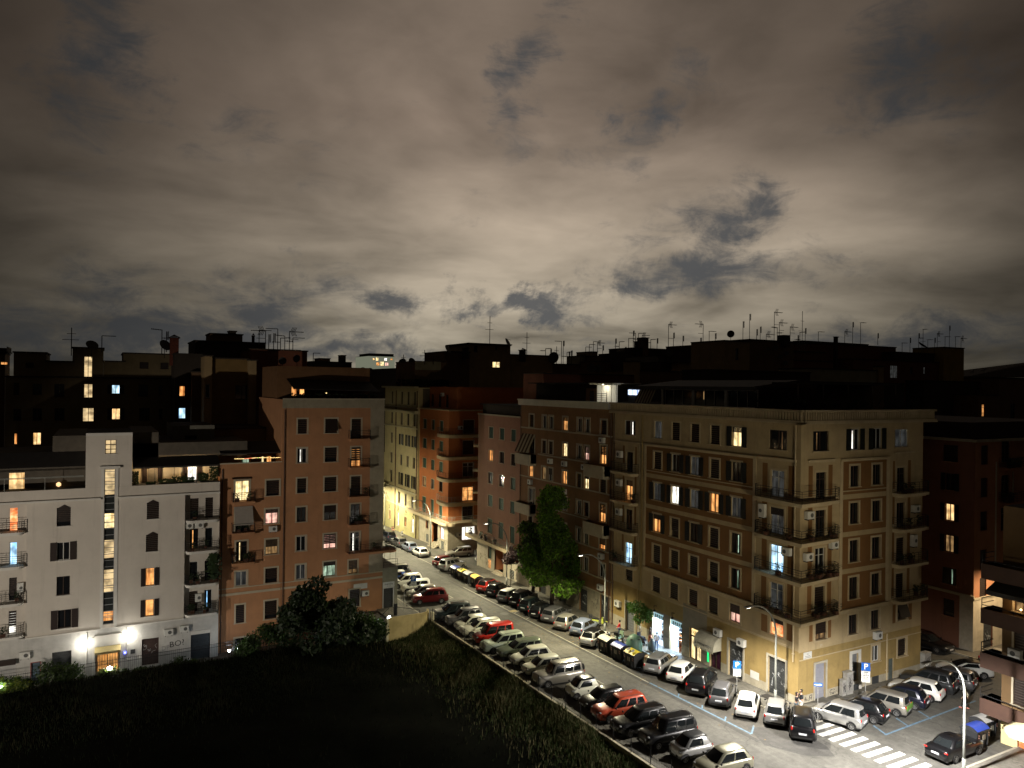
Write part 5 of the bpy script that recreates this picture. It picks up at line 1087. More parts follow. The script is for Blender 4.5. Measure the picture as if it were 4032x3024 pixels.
# ------------------------------------------------------------------ chimneys
def chimney(label, px, py, Y, h=1.6, w=.7, m_=None, cap=True):
    x, z = on_y(px, py, Y); b = thing('chimney', label, 'chimney', (x, Y, z-h)); g = MB(); g.box(-w/2, w/2, -w/2, w/2, -.6, h); g.build('stack', m_ or S_DK, b, local=True)
    if cap: g = MB(); g.box(-w*.65, w*.65, -w*.65, w*.65, h, h+.12); g.quad([(-w*.6,-w*.6,h+.15),(w*.6,-w*.6,h+.15),(0,0,h+.5)]); g.quad([(w*.6,-w*.6,h+.15),(w*.6,w*.6,h+.15),(0,0,h+.5)]); g.build('cap', S_DK, b, local=True)
chimney('red brick chimney between the olive block and the slab roofed penthouse', 686, 1332, 108, 3.0, 1.05, mat('brick_red', (.16,.045,.025), .85, var=.4, vs_=5))
chimney('small pointed chimney left of the lit arched window roof', 1833, 1372, 127, 1.4, .9); chimney('small pointed chimney right of the lit arched window roof', 2057, 1380, 127, 1.6, 1.)
chimney('thin pipe chimney with round cap left of the antenna cluster', 997, 1325, 111, 2.8, .35); chimney('squat dark water tank on the corner tower', 3086, 1320, 92, 1.4, 1.5, cap=False)
chimney('low square chimney on the cream roof house side', 2445, 1390, 131, .8, .5)
# ------------------------------------------------------------------ antennas and dishes: each one a thing
M_ANT = mat('aerial_metal', (.020,.020,.020), .5, metal=.3, var=.2)
def antenna(px, py0, py1, Y, kind, label, side=1, s=1.):
    """mast foot at pixel (px, py0), top at py1; kinds: y yagi with fishbone, v vertical array, h plain horizontal boom, l log array, w whip"""
    x, z0 = on_y(px, py0, Y); xt, z1 = on_y(px-(py0-py1)*-.012, py1, Y); H = z1-z0
    b = thing('antenna', label, 'antenna', (x, Y, z0), 0, 'antennas on the roofs'); g = MB(); r = .047*Y/110; lean = (xt-x)
    g.tube([(0,0,-.5),(lean,0,H)], r*1.2, 5); g.build('mast', M_ANT, b, local=True); g = MB(); e = MB()
    def boom(z, L_, n, er, up=0):
        g.tube([(0,0,z),(side*L_,0,z+up)], r, 4)
        for i in range(n):
            t = (i+1)/(n+.3); e.tube([(side*L_*t,-er,z+up*t),(side*L_*t,er,z+up*t)], r*.7, 4); e.tube([(side*L_*t,0,z-er*.25+up*t),(side*L_*t,0,z+er*.25+up*t)], r*.7, 4)
    if kind == 'y':
        boom(H-.1, 1.9*s, 8, .28)
        for k in range(4): e.tube([(side*(.15+.18*k),0,H-.1),(side*(.45+.18*k),0,H+.5)], r*.8, 4); e.tube([(side*(.15+.18*k),0,H-.1),(side*(.45+.18*k),0,H-.7)], r*.8, 4)
        g.tube([(-side*.0,0,H*.55),(side*1.2,0,H*.55)], r*.8, 4)
    elif kind == 'v':
        for k in range(7): z = H-.1-k*.16; e.tube([(0,0,z),(.28,-.05,z)], r*.8, 4); 
        g.tube([(.26,0,H+.05),(.26,0,H-1.1)], r*.9, 4); e.tube([(.14,0,H),(.14,0,H-1.)], r*.7, 4)
    elif kind == 'h': g.tube([(0,0,H),(side*1.6*s,0,H)], r, 4); [e.tube([(side*t*s,-.5,H),(side*t*s,.5,H)], r*.7, 4) for t in (.3,.8,1.3)]
    elif kind == 'l':
        boom(H-.05, 1.3*s, 6, .35, .1); boom(H*.6, -1.1*s, 3, .5)
    elif kind == 'w': g.tube([(-1.0*s,0,H*.5),(.8*s,0,H*.5)], r*.7, 4); e.tube([(-.5,0,H*.75),(.5,0,H*.75)], r*.7, 4)
    g.build('boom', M_ANT, b, local=True); e.build('elements', M_ANT, b, local=True)
def dish(px, py, Y, R_, label, az_=-40, tilt=60):
    x, z = on_y(px, py, Y); b = thing('satellite_dish', label, 'satellite dish', (x, Y, z-R_*1.3), 0, 'satellite dishes on the roofs')
    M_ = Matrix.Translation((0,0,R_*1.3)) @ Euler((math.radians(tilt),0,math.radians(az_))).to_matrix().to_4x4()
    g = MB(); g.lathe([(.03,0),(R_*.55,R_*.08),(R_,R_*.28)], (0,0,0), 16); g.v = [tuple(M_ @ Vector(v)) for v in g.v]; g.build('reflector', MC['dish_dark'], b, local=True)
    g = MB(); g.tube([(0,.05,-.6),(0,.05,R_*1.3)], .04, 5); g.build('pole', M_ANT, b, local=True); g = MB(); g.tube([tuple(M_ @ Vector((0,R_*.9,R_*.25))), tuple(M_ @ Vector((0,0,R_*1.1)))], .03, 4); g.build('feed_arm', M_ANT, b, local=True)
A_ = [(281,1385,1290,109,'w',1,'tall antenna at the left edge of the olive block roof'),(401,1372,1322,109,'h',1,'short L shaped antenna right of the dish on the olive block'),
 (637,1380,1298,109,'l',-1,'antenna left of the red brick chimney'),(655,1372,1305,109,'v',1,'comb antenna nearest the red brick chimney'),
 (1020,1345,1300,104,'h',1,'first antenna right of the pipe chimney'),(1045,1372,1300,104,'y',-1,'second antenna right of the pipe chimney'),(1058,1372,1316,104,'v',1,'comb antenna at the left of the roof cluster'),(1077,1375,1312,104,'v',1,'slim comb antenna in the roof cluster, next to the tallest'),
 (1093,1374,1295,104,'h',-1,'tallest mast of the left roof cluster'),(1104,1374,1330,104,'l',1,'squat fishbone antenna in the middle of the left roof cluster'),(1121,1374,1322,104,'l',-1,'crossed antenna with two booms in the left roof cluster'),(1139,1374,1303,104,'y',1,'long boomed antenna at the right of the left roof cluster'),(1153,1374,1330,104,'h',1,'last short antenna of the left roof cluster'),
 (1233,1440,1390,170,'h',1,'lone small antenna above the far jagged roofs'),(1588,1440,1396,150,'w',1,'thin antenna above the planted dark roof'),(1672,1424,1378,127,'w',1,'thin mast left of the arched window roof'),(1706,1424,1402,127,'h',1,'low stub antenna on the cream parapet'),
 (1928,1350,1245,128,'w',1,'tallest thin mast above the lit arched window'),(2074,1394,1308,128,'w',1,'thin mast right of the pointed chimney'),
 (2148,1395,1372,128,'l',1,'low antenna at the right end of the arched window roof'),(2168,1395,1374,128,'v',1,'low comb antenna at the right end of the arched window roof'),(2191,1430,1364,128,'w',1,'first antenna of the centre right cluster'),(2210,1430,1344,128,'h',-1,'mast with a boom pointing left in the centre right cluster'),(2217,1430,1342,128,'v',1,'comb antenna beside the left pointing boom'),(2232,1430,1386,128,'l',1,'short antenna low in the centre right cluster'),(2240,1430,1384,128,'v',1,'short comb antenna low in the centre right cluster'),(2249,1430,1380,128,'v',1,'rightmost comb antenna of the centre right cluster'),
 (2285,1436,1396,139,'h',1,'bent antenna left of the cream roof house'),(2306,1400,1366,139,'h',1,'lowest of the three stepped antennas over the cream roof house'),(2320,1398,1356,139,'h',1,'middle one of the three stepped antennas'),(2336,1385,1345,139,'h',1,'highest of the three stepped antennas'),(2352,1400,1348,139,'y',1,'yagi antenna right of the three stepped antennas'),(2373,1400,1360,131,'v',1,'comb antenna above the dark stepped roofs'),
 (2423,1395,1333,131,'v',-1,'tall comb antenna left of the leaning mast'),(2438,1392,1345,131,'l',1,'antenna on the leaning mast'),(2462,1392,1366,131,'v',1,'short comb antenna right of the leaning mast'),
 (2475,1375,1332,124,'h',1,'mast left of the wide brick chimney'),(2493,1372,1302,124,'v',1,'tall comb antenna left of the wide brick chimney'),(2502,1372,1312,124,'h',-1,'crossed mast left of the wide brick chimney'),(2513,1372,1312,124,'l',1,'fishbone antenna left of the wide brick chimney'),(2528,1370,1318,124,'y',1,'yagi antenna touching the wide brick chimney'),(2562,1370,1336,124,'l',1,'small antenna right of the wide brick chimney'),(2587,1370,1332,124,'v',1,'comb antenna well right of the wide brick chimney'),
 (2631,1400,1276,111,'y',1,'tall yagi antenna above the low grey roof'),(2651,1395,1310,111,'v',1,'comb antenna right of the tall yagi'),(2688,1398,1322,111,'v',1,'lone comb antenna between the two yagis'),(2768,1360,1275,104,'y',-1,'left pointing yagi on the overhanging slab cabin'),(2758,1362,1330,104,'v',1,'small comb antenna under the left pointing yagi'),(2792,1358,1304,104,'h',1,'mast between the slab cabin and the dish'),(2816,1358,1312,104,'v',1,'comb antenna left of the large dish'),
 (2925,1336,1265,92,'v',1,'comb antenna on the left of the corner tower'),(2951,1334,1236,92,'v',-1,'tallest comb antenna at the tower corner'),(2979,1337,1296,92,'v',1,'short blurred comb antenna on the corner tower'),(2993,1337,1286,92,'v',1,'second short comb antenna on the corner tower'),(3017,1338,1314,92,'y',1,'low yagi antenna on the corner tower'),(3048,1340,1227,92,'y',1,'highest yagi antenna of the whole skyline'),(3060,1340,1290,92,'l',-1,'crossed antenna beside the highest yagi'),(3068,1340,1268,92,'y',1,'second highest yagi beside the water tank'),(3111,1342,1285,92,'y',1,'yagi antenna right of the water tank'),
 (3141,1382,1320,99,'v',1,'comb antenna over the tan lit wall'),(3149,1382,1308,99,'l',1,'fishbone antenna over the tan lit wall'),(3158,1382,1225,99,'w',1,'tall whip mast over the tan lit wall'),(3170,1382,1292,99,'v',1,'right comb antenna over the tan lit wall'),(3222,1346,1306,101,'h',1,'small mast on the dark red roof'),
 (3326,1345,1304,101,'y',1,'arrow shaped yagi on the dark red roof'),(3357,1348,1268,101,'v',1,'tall comb mast on the dark red roof'),(3388,1348,1270,101,'h',1,'L shaped mast with a flat boom on the dark red roof'),(3456,1348,1312,101,'v',1,'comb antenna near the end of the dark red roof'),
 (3552,1385,1350,98,'h',1,'first antenna left of the large tilted dish'),(3583,1385,1330,98,'v',1,'second antenna left of the large tilted dish'),(3617,1385,1312,98,'v',1,'tall comb antenna just left of the tilted dish'),(3634,1385,1296,98,'l',1,'antenna directly above the tilted dish'),(3653,1385,1337,98,'h',1,'short antenna right of the tilted dish'),(3680,1385,1330,98,'v',1,'comb antenna right of the tilted dish'),(3690,1385,1312,98,'y',1,'long yagi at the left of the mustard wall'),(3721,1366,1325,96,'h',1,'antenna on the left corner of the mustard wall'),(3738,1366,1282,96,'v',1,'tallest mast on the mustard wall'),(3762,1366,1325,96,'h',1,'bent antenna on the mustard wall'),(3784,1366,1330,96,'y',1,'yagi at the right corner of the mustard wall'),
 (3832,1482,1455,110,'l',1,'small antenna left on the hipped roof'),(3875,1470,1452,110,'l',1,'small antenna midway up the hipped roof')]
for (px, a, e, Y, k, sd, lb) in A_: antenna(px, a, e, Y, k, lb, sd)
for q in ((361,1362,109,.75,'dark dish on the top of the olive block stair tower',20,50),(648,1362,108,.8,'dark dish left of the red brick chimney',30,60),(1113,1422,98,.5,'left grey dish on the dark red block',-20,75),(1170,1413,98,.5,'right grey dish on the dark red block',-40,80),(1428,1460,165,.8,'left pale dish on the grey far block',-30,60),(1456,1462,165,.8,'right pale dish on the grey far block',-30,60),
 (1586,1432,149,1.1,'left dish on the planted dark roof',-60,70),(1620,1428,149,1.0,'right dish on the planted dark roof',20,70),(1760,1378,127,.9,'dish on the low wing of the arched window roof',40,60),(1996,1350,127,.9,'dish on the arched window roof slab',40,60),(2182,1410,127,1.2,'dish at the end of the arched window roof',-60,80),(2328,1450,130,1.0,'left dark dish under the glinting lamps',-30,70),(2358,1452,130,.9,'right dark dish under the glinting lamps',-50,75),
 (2640,1388,110,.8,'dish right of the brick chimney cabin',-60,80),(2878,1316,104,.7,'large upright dish left of the corner tower',-55,80),(3630,1362,98,1.1,'large tilted dish among the right hand antennas',40,35)): dish(q[0], q[1], q[2], q[3], q[4], q[5], q[6])
# ================================================================== ground, roads, pavements, markings
def road_mat(name, base, sc=1.):
    m = D.materials.new(name); m.use_nodes = True; t = m.node_tree; b = t.nodes['Principled BSDF']; b.inputs['Roughness'].default_value = .75; b.inputs['Specular IOR Level'].default_value = .35
    tcn = t.nodes.new('ShaderNodeTexCoord')
    def no(s, d, r=.6, sx=(1,1,1)):
        mp = t.nodes.new('ShaderNodeMapping'); mp.inputs['Scale'].default_value = sx; t.links.new(tcn.outputs['Object'], mp.inputs[0])
        n_ = t.nodes.new('ShaderNodeTexNoise'); n_.inputs['Scale'].default_value = s; n_.inputs['Detail'].default_value = d; n_.inputs['Roughness'].default_value = r; t.links.new(mp.outputs[0], n_.inputs['Vector']); return n_.outputs[0]
    def ramp(v, a, b_, lo, hi):
        r_ = t.nodes.new('ShaderNodeMapRange'); t.links.new(v, r_.inputs[0]); r_.inputs[1].default_value = a; r_.inputs[2].default_value = b_; r_.inputs[3].default_value = lo; r_.inputs[4].default_value = hi; return r_.outputs[0]
    def mu(a, b_):
        n_ = t.nodes.new('ShaderNodeMath'); n_.operation = 'MULTIPLY'; t.links.new(a, n_.inputs[0]); t.links.new(b_, n_.inputs[1]); return n_.outputs[0]
    v = mu(ramp(no(.28*sc, 5), .32, .68, .72, 1.18), ramp(no(1., 4, .6, (2.2, .22, 1)), .35, .7, .86, 1.1))     # broad wear and tyre streaks along the street
    v = mu(v, ramp(no(2.2*sc, 6, .75), .38, .66, .78, 1.12)); v = mu(v, ramp(no(60, 2), .3, .7, .8, 1.25))
    s = t.nodes.new('ShaderNodeVectorMath'); s.operation = 'SCALE'; s.inputs[0].default_value = base; t.links.new(v, s.inputs[3])
    # cracks and tar lines
    vo = t.nodes.new('ShaderNodeTexVoronoi'); vo.feature = 'DISTANCE_TO_EDGE'; vo.inputs['Scale'].default_value = .22*sc
    dn = t.nodes.new('ShaderNodeTexNoise'); dn.inputs['Scale'].default_value = .9; dn.inputs['Detail'].default_value = 4; t.links.new(tcn.outputs['Object'], dn.inputs['Vector'])
    ad = t.nodes.new('ShaderNodeVectorMath'); ad.operation = 'MULTIPLY_ADD'; t.links.new(dn.outputs['Color'], ad.inputs[0]); ad.inputs[1].default_value = (2.5,2.5,0); t.links.new(tcn.outputs['Object'], ad.inputs[2]); t.links.new(ad.outputs[0], vo.inputs['Vector'])
    cr = ramp(vo.outputs['Distance'], .0, .012, .55, 0)
    x_ = t.nodes.new('ShaderNodeMix'); x_.data_type = 'RGBA'; t.links.new(cr, x_.inputs[0]); t.links.new(s.outputs[0], x_.inputs[6]); x_.inputs[7].default_value = (.03,.03,.028,1)
    t.links.new(x_.outputs[2], b.inputs['Base Color'])
    bp = t.nodes.new('ShaderNodeBump'); bp.inputs['Strength'].default_value = .25; bp.inputs['Distance'].default_value = .02; t.links.new(no(45, 3), bp.inputs['Height']); t.links.new(bp.outputs[0], b.inputs['Normal'])
    MC[name] = m; return m
ASPH = road_mat('asphalt', (.100, .097, .086)); ASPD = road_mat('asphalt_parking', (.075, .070, .060), 1.6); ASPX = road_mat('asphalt_new_patch', (.062, .060, .056)); PAVE = road_mat('pavement_asphalt', (.135, .128, .108), 1.4); PAVG = road_mat('pavement_slabs', (.17, .16, .135), 1.2)
KERB = mat('kerb_stone', (.34, .32, .26), .8, var=.2, stain=.3); PAINT = mat('road_paint_white', (.50, .50, .47), .7, var=.3, vs_=4, stain=.3); PBLUE = mat('road_paint_blue', (.12, .20, .28), .7, var=.45, vs_=4, stain=.3); PYEL = mat('road_paint_yellow', (.45, .36, .16), .7, var=.4, vs_=4)
g = MB(); g.quad([(-2500,-2500,-6),(2500,-2500,-6),(2500,2500,-6),(-2500,2500,-6)]); struct(g.build('ground', mat('distant_ground', (.03,.028,.022), .95, var=.3, vs_=.02)))
def sheet(name, pts, m_, dz): g = MB(); g.quad([(x, y, gz(y)+dz) for x, y in pts]); return struct(g.build(name, m_))
def prism(name, pts, h, mats):
    g = MB(); n = len(pts); g.quad([(x, y, gz(y)+h) for x, y in pts], 0)
    for k in range(n): (a, b_), (c, d) = pts[k], pts[(k+1) % n]; g.quad([(a,b_,gz(b_)-.3),(c,d,gz(d)-.3),(c,d,gz(d)+h),(a,b_,gz(b_)+h)], 1)
    ins = []
    return struct(g.build(name, mats))
def kerb(pts, w=.16, h=.135):
    g = MB()
    for (a, b_), (c, d) in zip(pts, pts[1:]):
        L_ = math.hypot(c-a, d-b_); nx, ny = -(d-b_)/L_*w, (c-a)/L_*w
        P = [(a,b_),(c,d),(c+nx,d+ny),(a+nx,b_+ny)]; i = len(g.v); g.v += [(x,y,gz(y)-.1) for x, y in P]+[(x,y,gz(y)+h) for x, y in P]
        for f in ((0,3,2,1),(4,5,6,7),(0,1,5,4),(1,2,6,5),(2,3,7,6),(3,0,4,7)): g.f.append(tuple(i+k for k in f)); g.m.append(0)
    return struct(g.build('kerb', KERB))
sheet('road', [(31.9, -10), (115, -10), (115, 175), (31.9, 175)], ASPH, 0); sheet('road', [(20, 78.2), (31.9, 78.2), (31.9, 175), (20, 175)], ASPH, 0)
sheet('parking_lane', [(41.42, 38.4), (45.75, 38.4), (45.75, 98), (41.42, 98)], ASPD, .004); sheet('parking_lane', [(32.6, 20), (37.75, 20), (37.75, 75), (32.6, 75)], road_mat('asphalt_parking_left', (.105, .098, .080), 1.3), .004)
sheet('asphalt_patch', [(41.0, 37.4), (42.2, 35.0), (43.9, 33.9), (44.7, 35.2), (45.2, 38.2), (42.2, 40.2)], ASPX, .006)
sheet('asphalt_patch', [(37.9, 60), (40.9, 60), (40.9, 71), (37.9, 71)], road_mat('asphalt_pale_patch', (.128, .122, .105), 2), .003)
sheet('asphalt_patch', [(40.9, 38), (41.3, 38), (41.3, 92), (40.9, 92)], ASPX, .003)
prism('pavement', [(45.9, 41.0), (46.6, 39.2), (47.6, 38.2), (65.2, 38.2), (65.2, 41.2), (48.6, 41.2), (48.6, 98), (45.9, 98)], .12, [PAVE, KERB])
kerb([(65.0, 38.1), (47.5, 38.1), (46.5, 39.1), (45.75, 41.0), (45.75, 98)][::-1])
prism('pavement', [(44.95, 103.5), (48.7, 106), (48.7, 175), (44.95, 175)], .12, [PAVE, KERB]); kerb([(48.4, 104.6), (44.9, 103.4), (44.9, 175)][::-1])
prism('pavement', [(28, 76.4), (31.7, 76.4), (31.7, 175), (28, 175)], .12, [PAVG, KERB]); kerb([(31.85, 78), (31.85, 175)])
prism('pavement', [(31.9, 12), (32.5, 12), (32.5, 75.6), (31.9, 75.6)], .10, [PAVG, KERB])
prism('pavement', [(49.2, 8), (56.2, 8), (56.2, 28.6), (49.2, 28.6)], .12, [PAVG, KERB]); kerb([(49.1, 8), (49.1, 28.7), (62, 28.7)][::-1])
prism('pavement', [(71.9, 40.1), (110, 40.1), (110, 41.7), (73.6, 41.7), (73.6, 62), (71.9, 62)], .12, [PAVG, KERB]); kerb([(110, 40.0), (71.8, 40.0), (71.8, 62)][::-1])
prism('pavement', [(65.0,38.2),(65.05,38.2),(65.05,62),(65.0,62)], .12, [PAVG, KERB])
def stripe(pts, m_, name='road_marking', dz=.009): return sheet(name, pts, m_, dz)
stripe([(41.28, 50.5), (41.42, 50.5), (41.42, 88), (41.28, 88)], mat('road_paint_worn', (.30,.29,.24), .7, var=.5, vs_=3, stain=.5)); stripe([(41.45, 39.1), (41.62, 39.1), (41.48, 50.4), (41.30, 50.4)], PBLUE)
for a in ((41.6,39.15,42.8,40.05),(41.62,41.8,42.1,42.2),(41.6,44.25,42.05,44.7),(41.5,46.9,41.95,47.35)): stripe([(a[0],a[1]-.08),(a[2],a[3]-.08),(a[2],a[3]+.08),(a[0],a[1]+.08)], PBLUE)
stripe([(37.70, 24), (37.84, 24), (37.80, 74), (37.66, 74)], MC['road_paint_worn'])
for y in (74.3, 71.6, 77.3): stripe([(41.4, y), (43.4, y+1.3), (43.4, y+1.45), (41.4, y+.15)], MC['road_paint_worn'])
stripe([(37.9,83.7),(38.05,83.7),(38.05,86.4),(37.9,86.4)], MC['road_paint_worn']); stripe([(36.5,83.6),(38.05,83.6),(38.05,83.75),(36.5,83.75)], MC['road_paint_worn'])
stripe([(41.2,74.8),(42.1,74.8),(42.1,75.5),(41.2,75.5)], PYEL)
stripe([(42.9,100.3),(43.05,100.3),(43.05,122),(42.9,122)], MC['road_paint_worn'])
for k in range(9):
    y = 37.48-.905*k; stripe([(46.1 if k == 0 else 45.7, y-.25), (48.15+.04*k, y-.28), (48.2+.04*k, y+.22), (46.5 if k == 0 else 45.7, y+.25)], PAINT, 'zebra_stripe')
stripe([(49.9,34.3),(62,34.75),(62,34.9),(49.9,34.46)], PBLUE)
for x in (49.95, 52.65, 55.4): stripe([(x,34.4),(x+.16,34.4),(x+.72,35.8),(x+.56,35.8)], PBLUE)
def disc(name, x, y, r, m_, dz=.012):
    g = MB(); g.quad([(x+r*math.cos(t*.349), y+r*math.sin(t*.349), gz(y)+dz) for t in range(18)]); return g.build(name, m_)
tag(disc('manhole_cover', 40.3, 74.7, .5, mat('iron_cover', (.09,.088,.08), .6, var=.3, vs_=8)), 'round manhole cover in the middle of the street', 'manhole cover')
for i, (x, y) in enumerate(((47.6, 53.9), (48.0, 49.8), (47.9, 46.9), (47.7, 43.0))):
    g = MB(); z = gz(y)+.125; g.quad([(x-.45,y-.7,z),(x+.45,y-.7,z),(x+.45,y+.7,z),(x-.45,y+.7,z)]); tag(g.build('floor_grating', mat('grating_dark', (.03,.027,.024), .7, var=.3)), ('dark pavement grating in front of the two lit shops','dark pavement grating below the rounded canopy','dark pavement grating by the graffitied shutter with air conditioner','dark pavement grating by the last shutter before the corner')[i], 'grating', 'pavement gratings')
# leaf litter
g = MB(); rr = random.Random(31)
for i in range(700):
    x = 44+rr.gauss(0, 2.2); y = 66+rr.gauss(0, 11); s = .05+.04*rr.random()
    if not 38.5 < x < 48.3: continue
    z = gz(y)+(.135 if x > 45.9 and y > 41 else .014); g.quad([(x-s,y,z),(x,y-s,z+.004),(x+s,y,z),(x,y+s,z+.003)])
stuff(g.build('leaf_litter', mat('dry_leaf', (.20,.14,.06), .9, var=.4, vs_=9)), 'fallen dry leaves along the kerb under the big tree', 'leaves')

# ------------------------------------------------------------------ the unbuilt grassy lot
from mathutils import noise as mn
def zlot(x, y):
    edge = gz(min(max(y, 20), 76))
    d = 31.8-x
    drop = 1.35*(1-math.exp(-d/2.2))*min(1, max(0, (y-42)/26))
    z = edge-.12-drop
    far = -1.35
    t = min(1, max(0, (d-4)/12)); z = z*(1-t)+far*t
    if y > 76.5: z += (-3.5-z)*min(1, (y-76.5)/2.2)
    z -= .35*min(1, max(0, (-x-4)/8))*min(1, max(0, (y-60)/10))
    return z+.35*mn.noise(Vector((x*.16, y*.16, 3)))+.10*mn.noise(Vector((x*.6, y*.6, 1)))
g = MB(); nx, ny = 96, 100; X0, X1, Y0_, Y1_ = -70, 31.75, 2, 83.5
for j in range(ny+1):
    for i in range(nx+1):
        x = X0+(X1-X0)*(i/nx)**.7; y = Y0_+(Y1_-Y0_)*j/ny; g.v.append((x, y, zlot(x, y)))
for j in range(ny):
    for i in range(nx): a = j*(nx+1)+i; g.f.append((a, a+1, a+nx+2, a+nx+1)); g.m.append(0)
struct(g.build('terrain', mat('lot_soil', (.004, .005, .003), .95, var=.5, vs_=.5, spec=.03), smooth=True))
GR = [mat('grass_unlit_green', (.008, .013, .004), .7, var=.3, vs_=.3, spec=.08), mat('grass_unlit_dry', (.018, .017, .008), .8, var=.3, vs_=.4, spec=.08)]  # near-black copies: the unlit lot is put into the blade colour
GR_LIT = [mat('grass_lit_green', (.050, .070, .022), .7, var=.3, vs_=.3, spec=.1), mat('grass_lit_dry', (.13, .115, .055), .8, var=.3, vs_=.4, spec=.1)]  # paler copies: lamp light along the fence put into the blade colour
def blades(n, fx, fy, h0, h1, seed, name, label, dens=None):
    rr = random.Random(seed); g = MB()
    for _ in range(n):
        x = fx(rr); y = fy(rr)
        if x > 31.75 or y > 79: continue
        nz = mn.noise(Vector((x*.3, y*.3, 7)))
        h = (h0+(h1-h0)*rr.random()**1.5)*(1.+.9*nz); h = max(.12, h)
        z = zlot(x, y)-.03; a = rr.random()*6.28; w = .014+.016*rr.random(); lx, ly = math.cos(a), math.sin(a); b_ = rr.random()*.35*h; c = rr.random()*6.28
        k = 1 if rr.random() < .42+nz*.5 else 0
        g.quad([(x-lx*w, y-ly*w, z), (x+lx*w, y+ly*w, z), (x+lx*w*.6+b_*.4*math.cos(c), y+ly*w*.6+b_*.4*math.sin(c), z+h*.6), (x+b_*math.cos(c), y+b_*math.sin(c), z+h)], k)
    return stuff(g.build(name, GR if seed > 1 else GR_LIT, fix=False), label, 'grass')
blades(70000, lambda r: 31.75-abs(r.gauss(0, 2.2)), lambda r: 32+46*r.random(), .2, .6, 1, 'grass', 'tall dry and green grass, coloured lamp-lit, along the street edge of the lot')
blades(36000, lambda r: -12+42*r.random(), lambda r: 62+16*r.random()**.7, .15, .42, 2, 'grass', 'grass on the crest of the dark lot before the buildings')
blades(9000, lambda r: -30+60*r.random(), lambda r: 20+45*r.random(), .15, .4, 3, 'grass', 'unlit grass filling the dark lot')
# path below the buildings
g = MB(); g.quad([(-40,78.4,-3.45),(28.6,78.4,-3.1),(28.6,83.2,-3.1),(-40,83.2,-3.45)]); struct(g.build('path', PAVG))
g = MB(); rr = random.Random(4)
# low wall with mesh fence along the street
fw = thing('fence', 'wire fence on a low concrete wall between the grassy lot and the parked cars', 'fence', (31.9, 32, 0))
g = MB(); ys = [14+i*2.05 for i in range(31)]
for a, b_ in zip(ys, ys[1:]):
    i = len(g.v); b_ = min(b_, 75.6); P = [(31.74,a),(31.93,a),(31.93,b_),(31.74,b_)]; g.v += [(x,y,gz(y)-1.6) for x, y in P]+[(x,y,gz(y)+.22) for x, y in P]
    for f in ((0,3,2,1),(4,5,6,7),(0,1,5,4),(1,2,6,5),(2,3,7,6),(3,0,4,7)): g.f.append(tuple(i+k for k in f)); g.m.append(0)
g.build('low_wall', mat('old_concrete', (.40,.36,.25), .85, var=.25, vs_=1.5, stain=.4), fw)
for y in ys:
    g = MB(); g.tube([(31.84,y,gz(y)+.1),(31.84,y,gz(y)+1.5)], .028, 5); g.build('fence_post', M_IRON, fw)
g = MB()
for h_ in (.35, .8, 1.44, 1.5): g.tube([(31.84, y, gz(y)+h_) for y in ys], .012, 4)
y = 14
while y < 75: g.tube([(31.84,y,gz(y)+.25),(31.84,y,gz(y)+1.42)], .0045, 3); y += .16
g.build('wire_mesh', M_IRON, fw)
# yellow enclosure wall at the end of the lot
yw = thing('wall', 'yellowish enclosure wall with pale end pillar at the far corner of the lot', 'wall', (29, 75.7, -1))
YW = mat('yellow_wall_render', (.42, .34, .16), .85, var=.2, vs_=1, stain=.4, streak=.4)
g = MB(); g.box(26.9, 30.6, 75.6, 75.82, -3.6, .35); 
for k in range(6):
    a0, a1 = math.pi/2*k/6, math.pi/2*(k+1)/6; cx, cy, R_ = 30.6, 76.9, 1.3
    p0 = (cx+R_*math.sin(a0), cy-R_*math.cos(a0)); p1 = (cx+R_*math.sin(a1), cy-R_*math.cos(a1)); q0 = (cx+(R_-.22)*math.sin(a0), cy-(R_-.22)*math.cos(a0)); q1 = (cx+(R_-.22)*math.sin(a1), cy-(R_-.22)*math.cos(a1))
    i = len(g.v); g.v += [(*p, -3) for p in (p0,p1,q1,q0)]+[(*p, .35) for p in (p0,p1,q1,q0)]
    for f in ((0,3,2,1),(4,5,6,7),(0,1,5,4),(1,2,6,5),(2,3,7,6),(3,0,4,7)): g.f.append(tuple(i+j for j in f)); g.m.append(0)
g.build('wall_panel', YW, yw)
g = MB(); g.box(31.75, 32.05, 75.5, 75.9, -2.6, .30); g.build('pillar', mat('pale_pillar', (.5,.47,.33), .8, var=.15), yw); g = MB(); g.box(26.6, 26.85, 75.4, 75.85, -3.6, .25); g.build('pillar', MC['pale_pillar'], yw)
tag(struct(yw) if False else yw, yw['label'], 'wall')
# steps rail beside the corner shop
sr_ = thing('stair_railing', 'black stair handrail by the grey corner shop', 'railing', (28, 79, -1)); g = MB()
g.tube([(25.5,79.5,-2.2),(28.4,79.8,.1),(28.4,79.8,-.9)], .03, 5); g.tube([(29.2,79.5,.2),(31.2,77.6,.1)], .03, 5); g.tube([(29.2,79.5,.2),(29.2,79.5,-.9)], .05, 5); g.tube([(31.2,77.6,.1),(31.2,77.6,-.9)], .03, 5); g.build('handrail', M_IRON, sr_)
g = MB(); g.box(29.0, 29.35, 79.7, 79.95, -.9, .5); g.build('post_box', M_IRON, sr_)
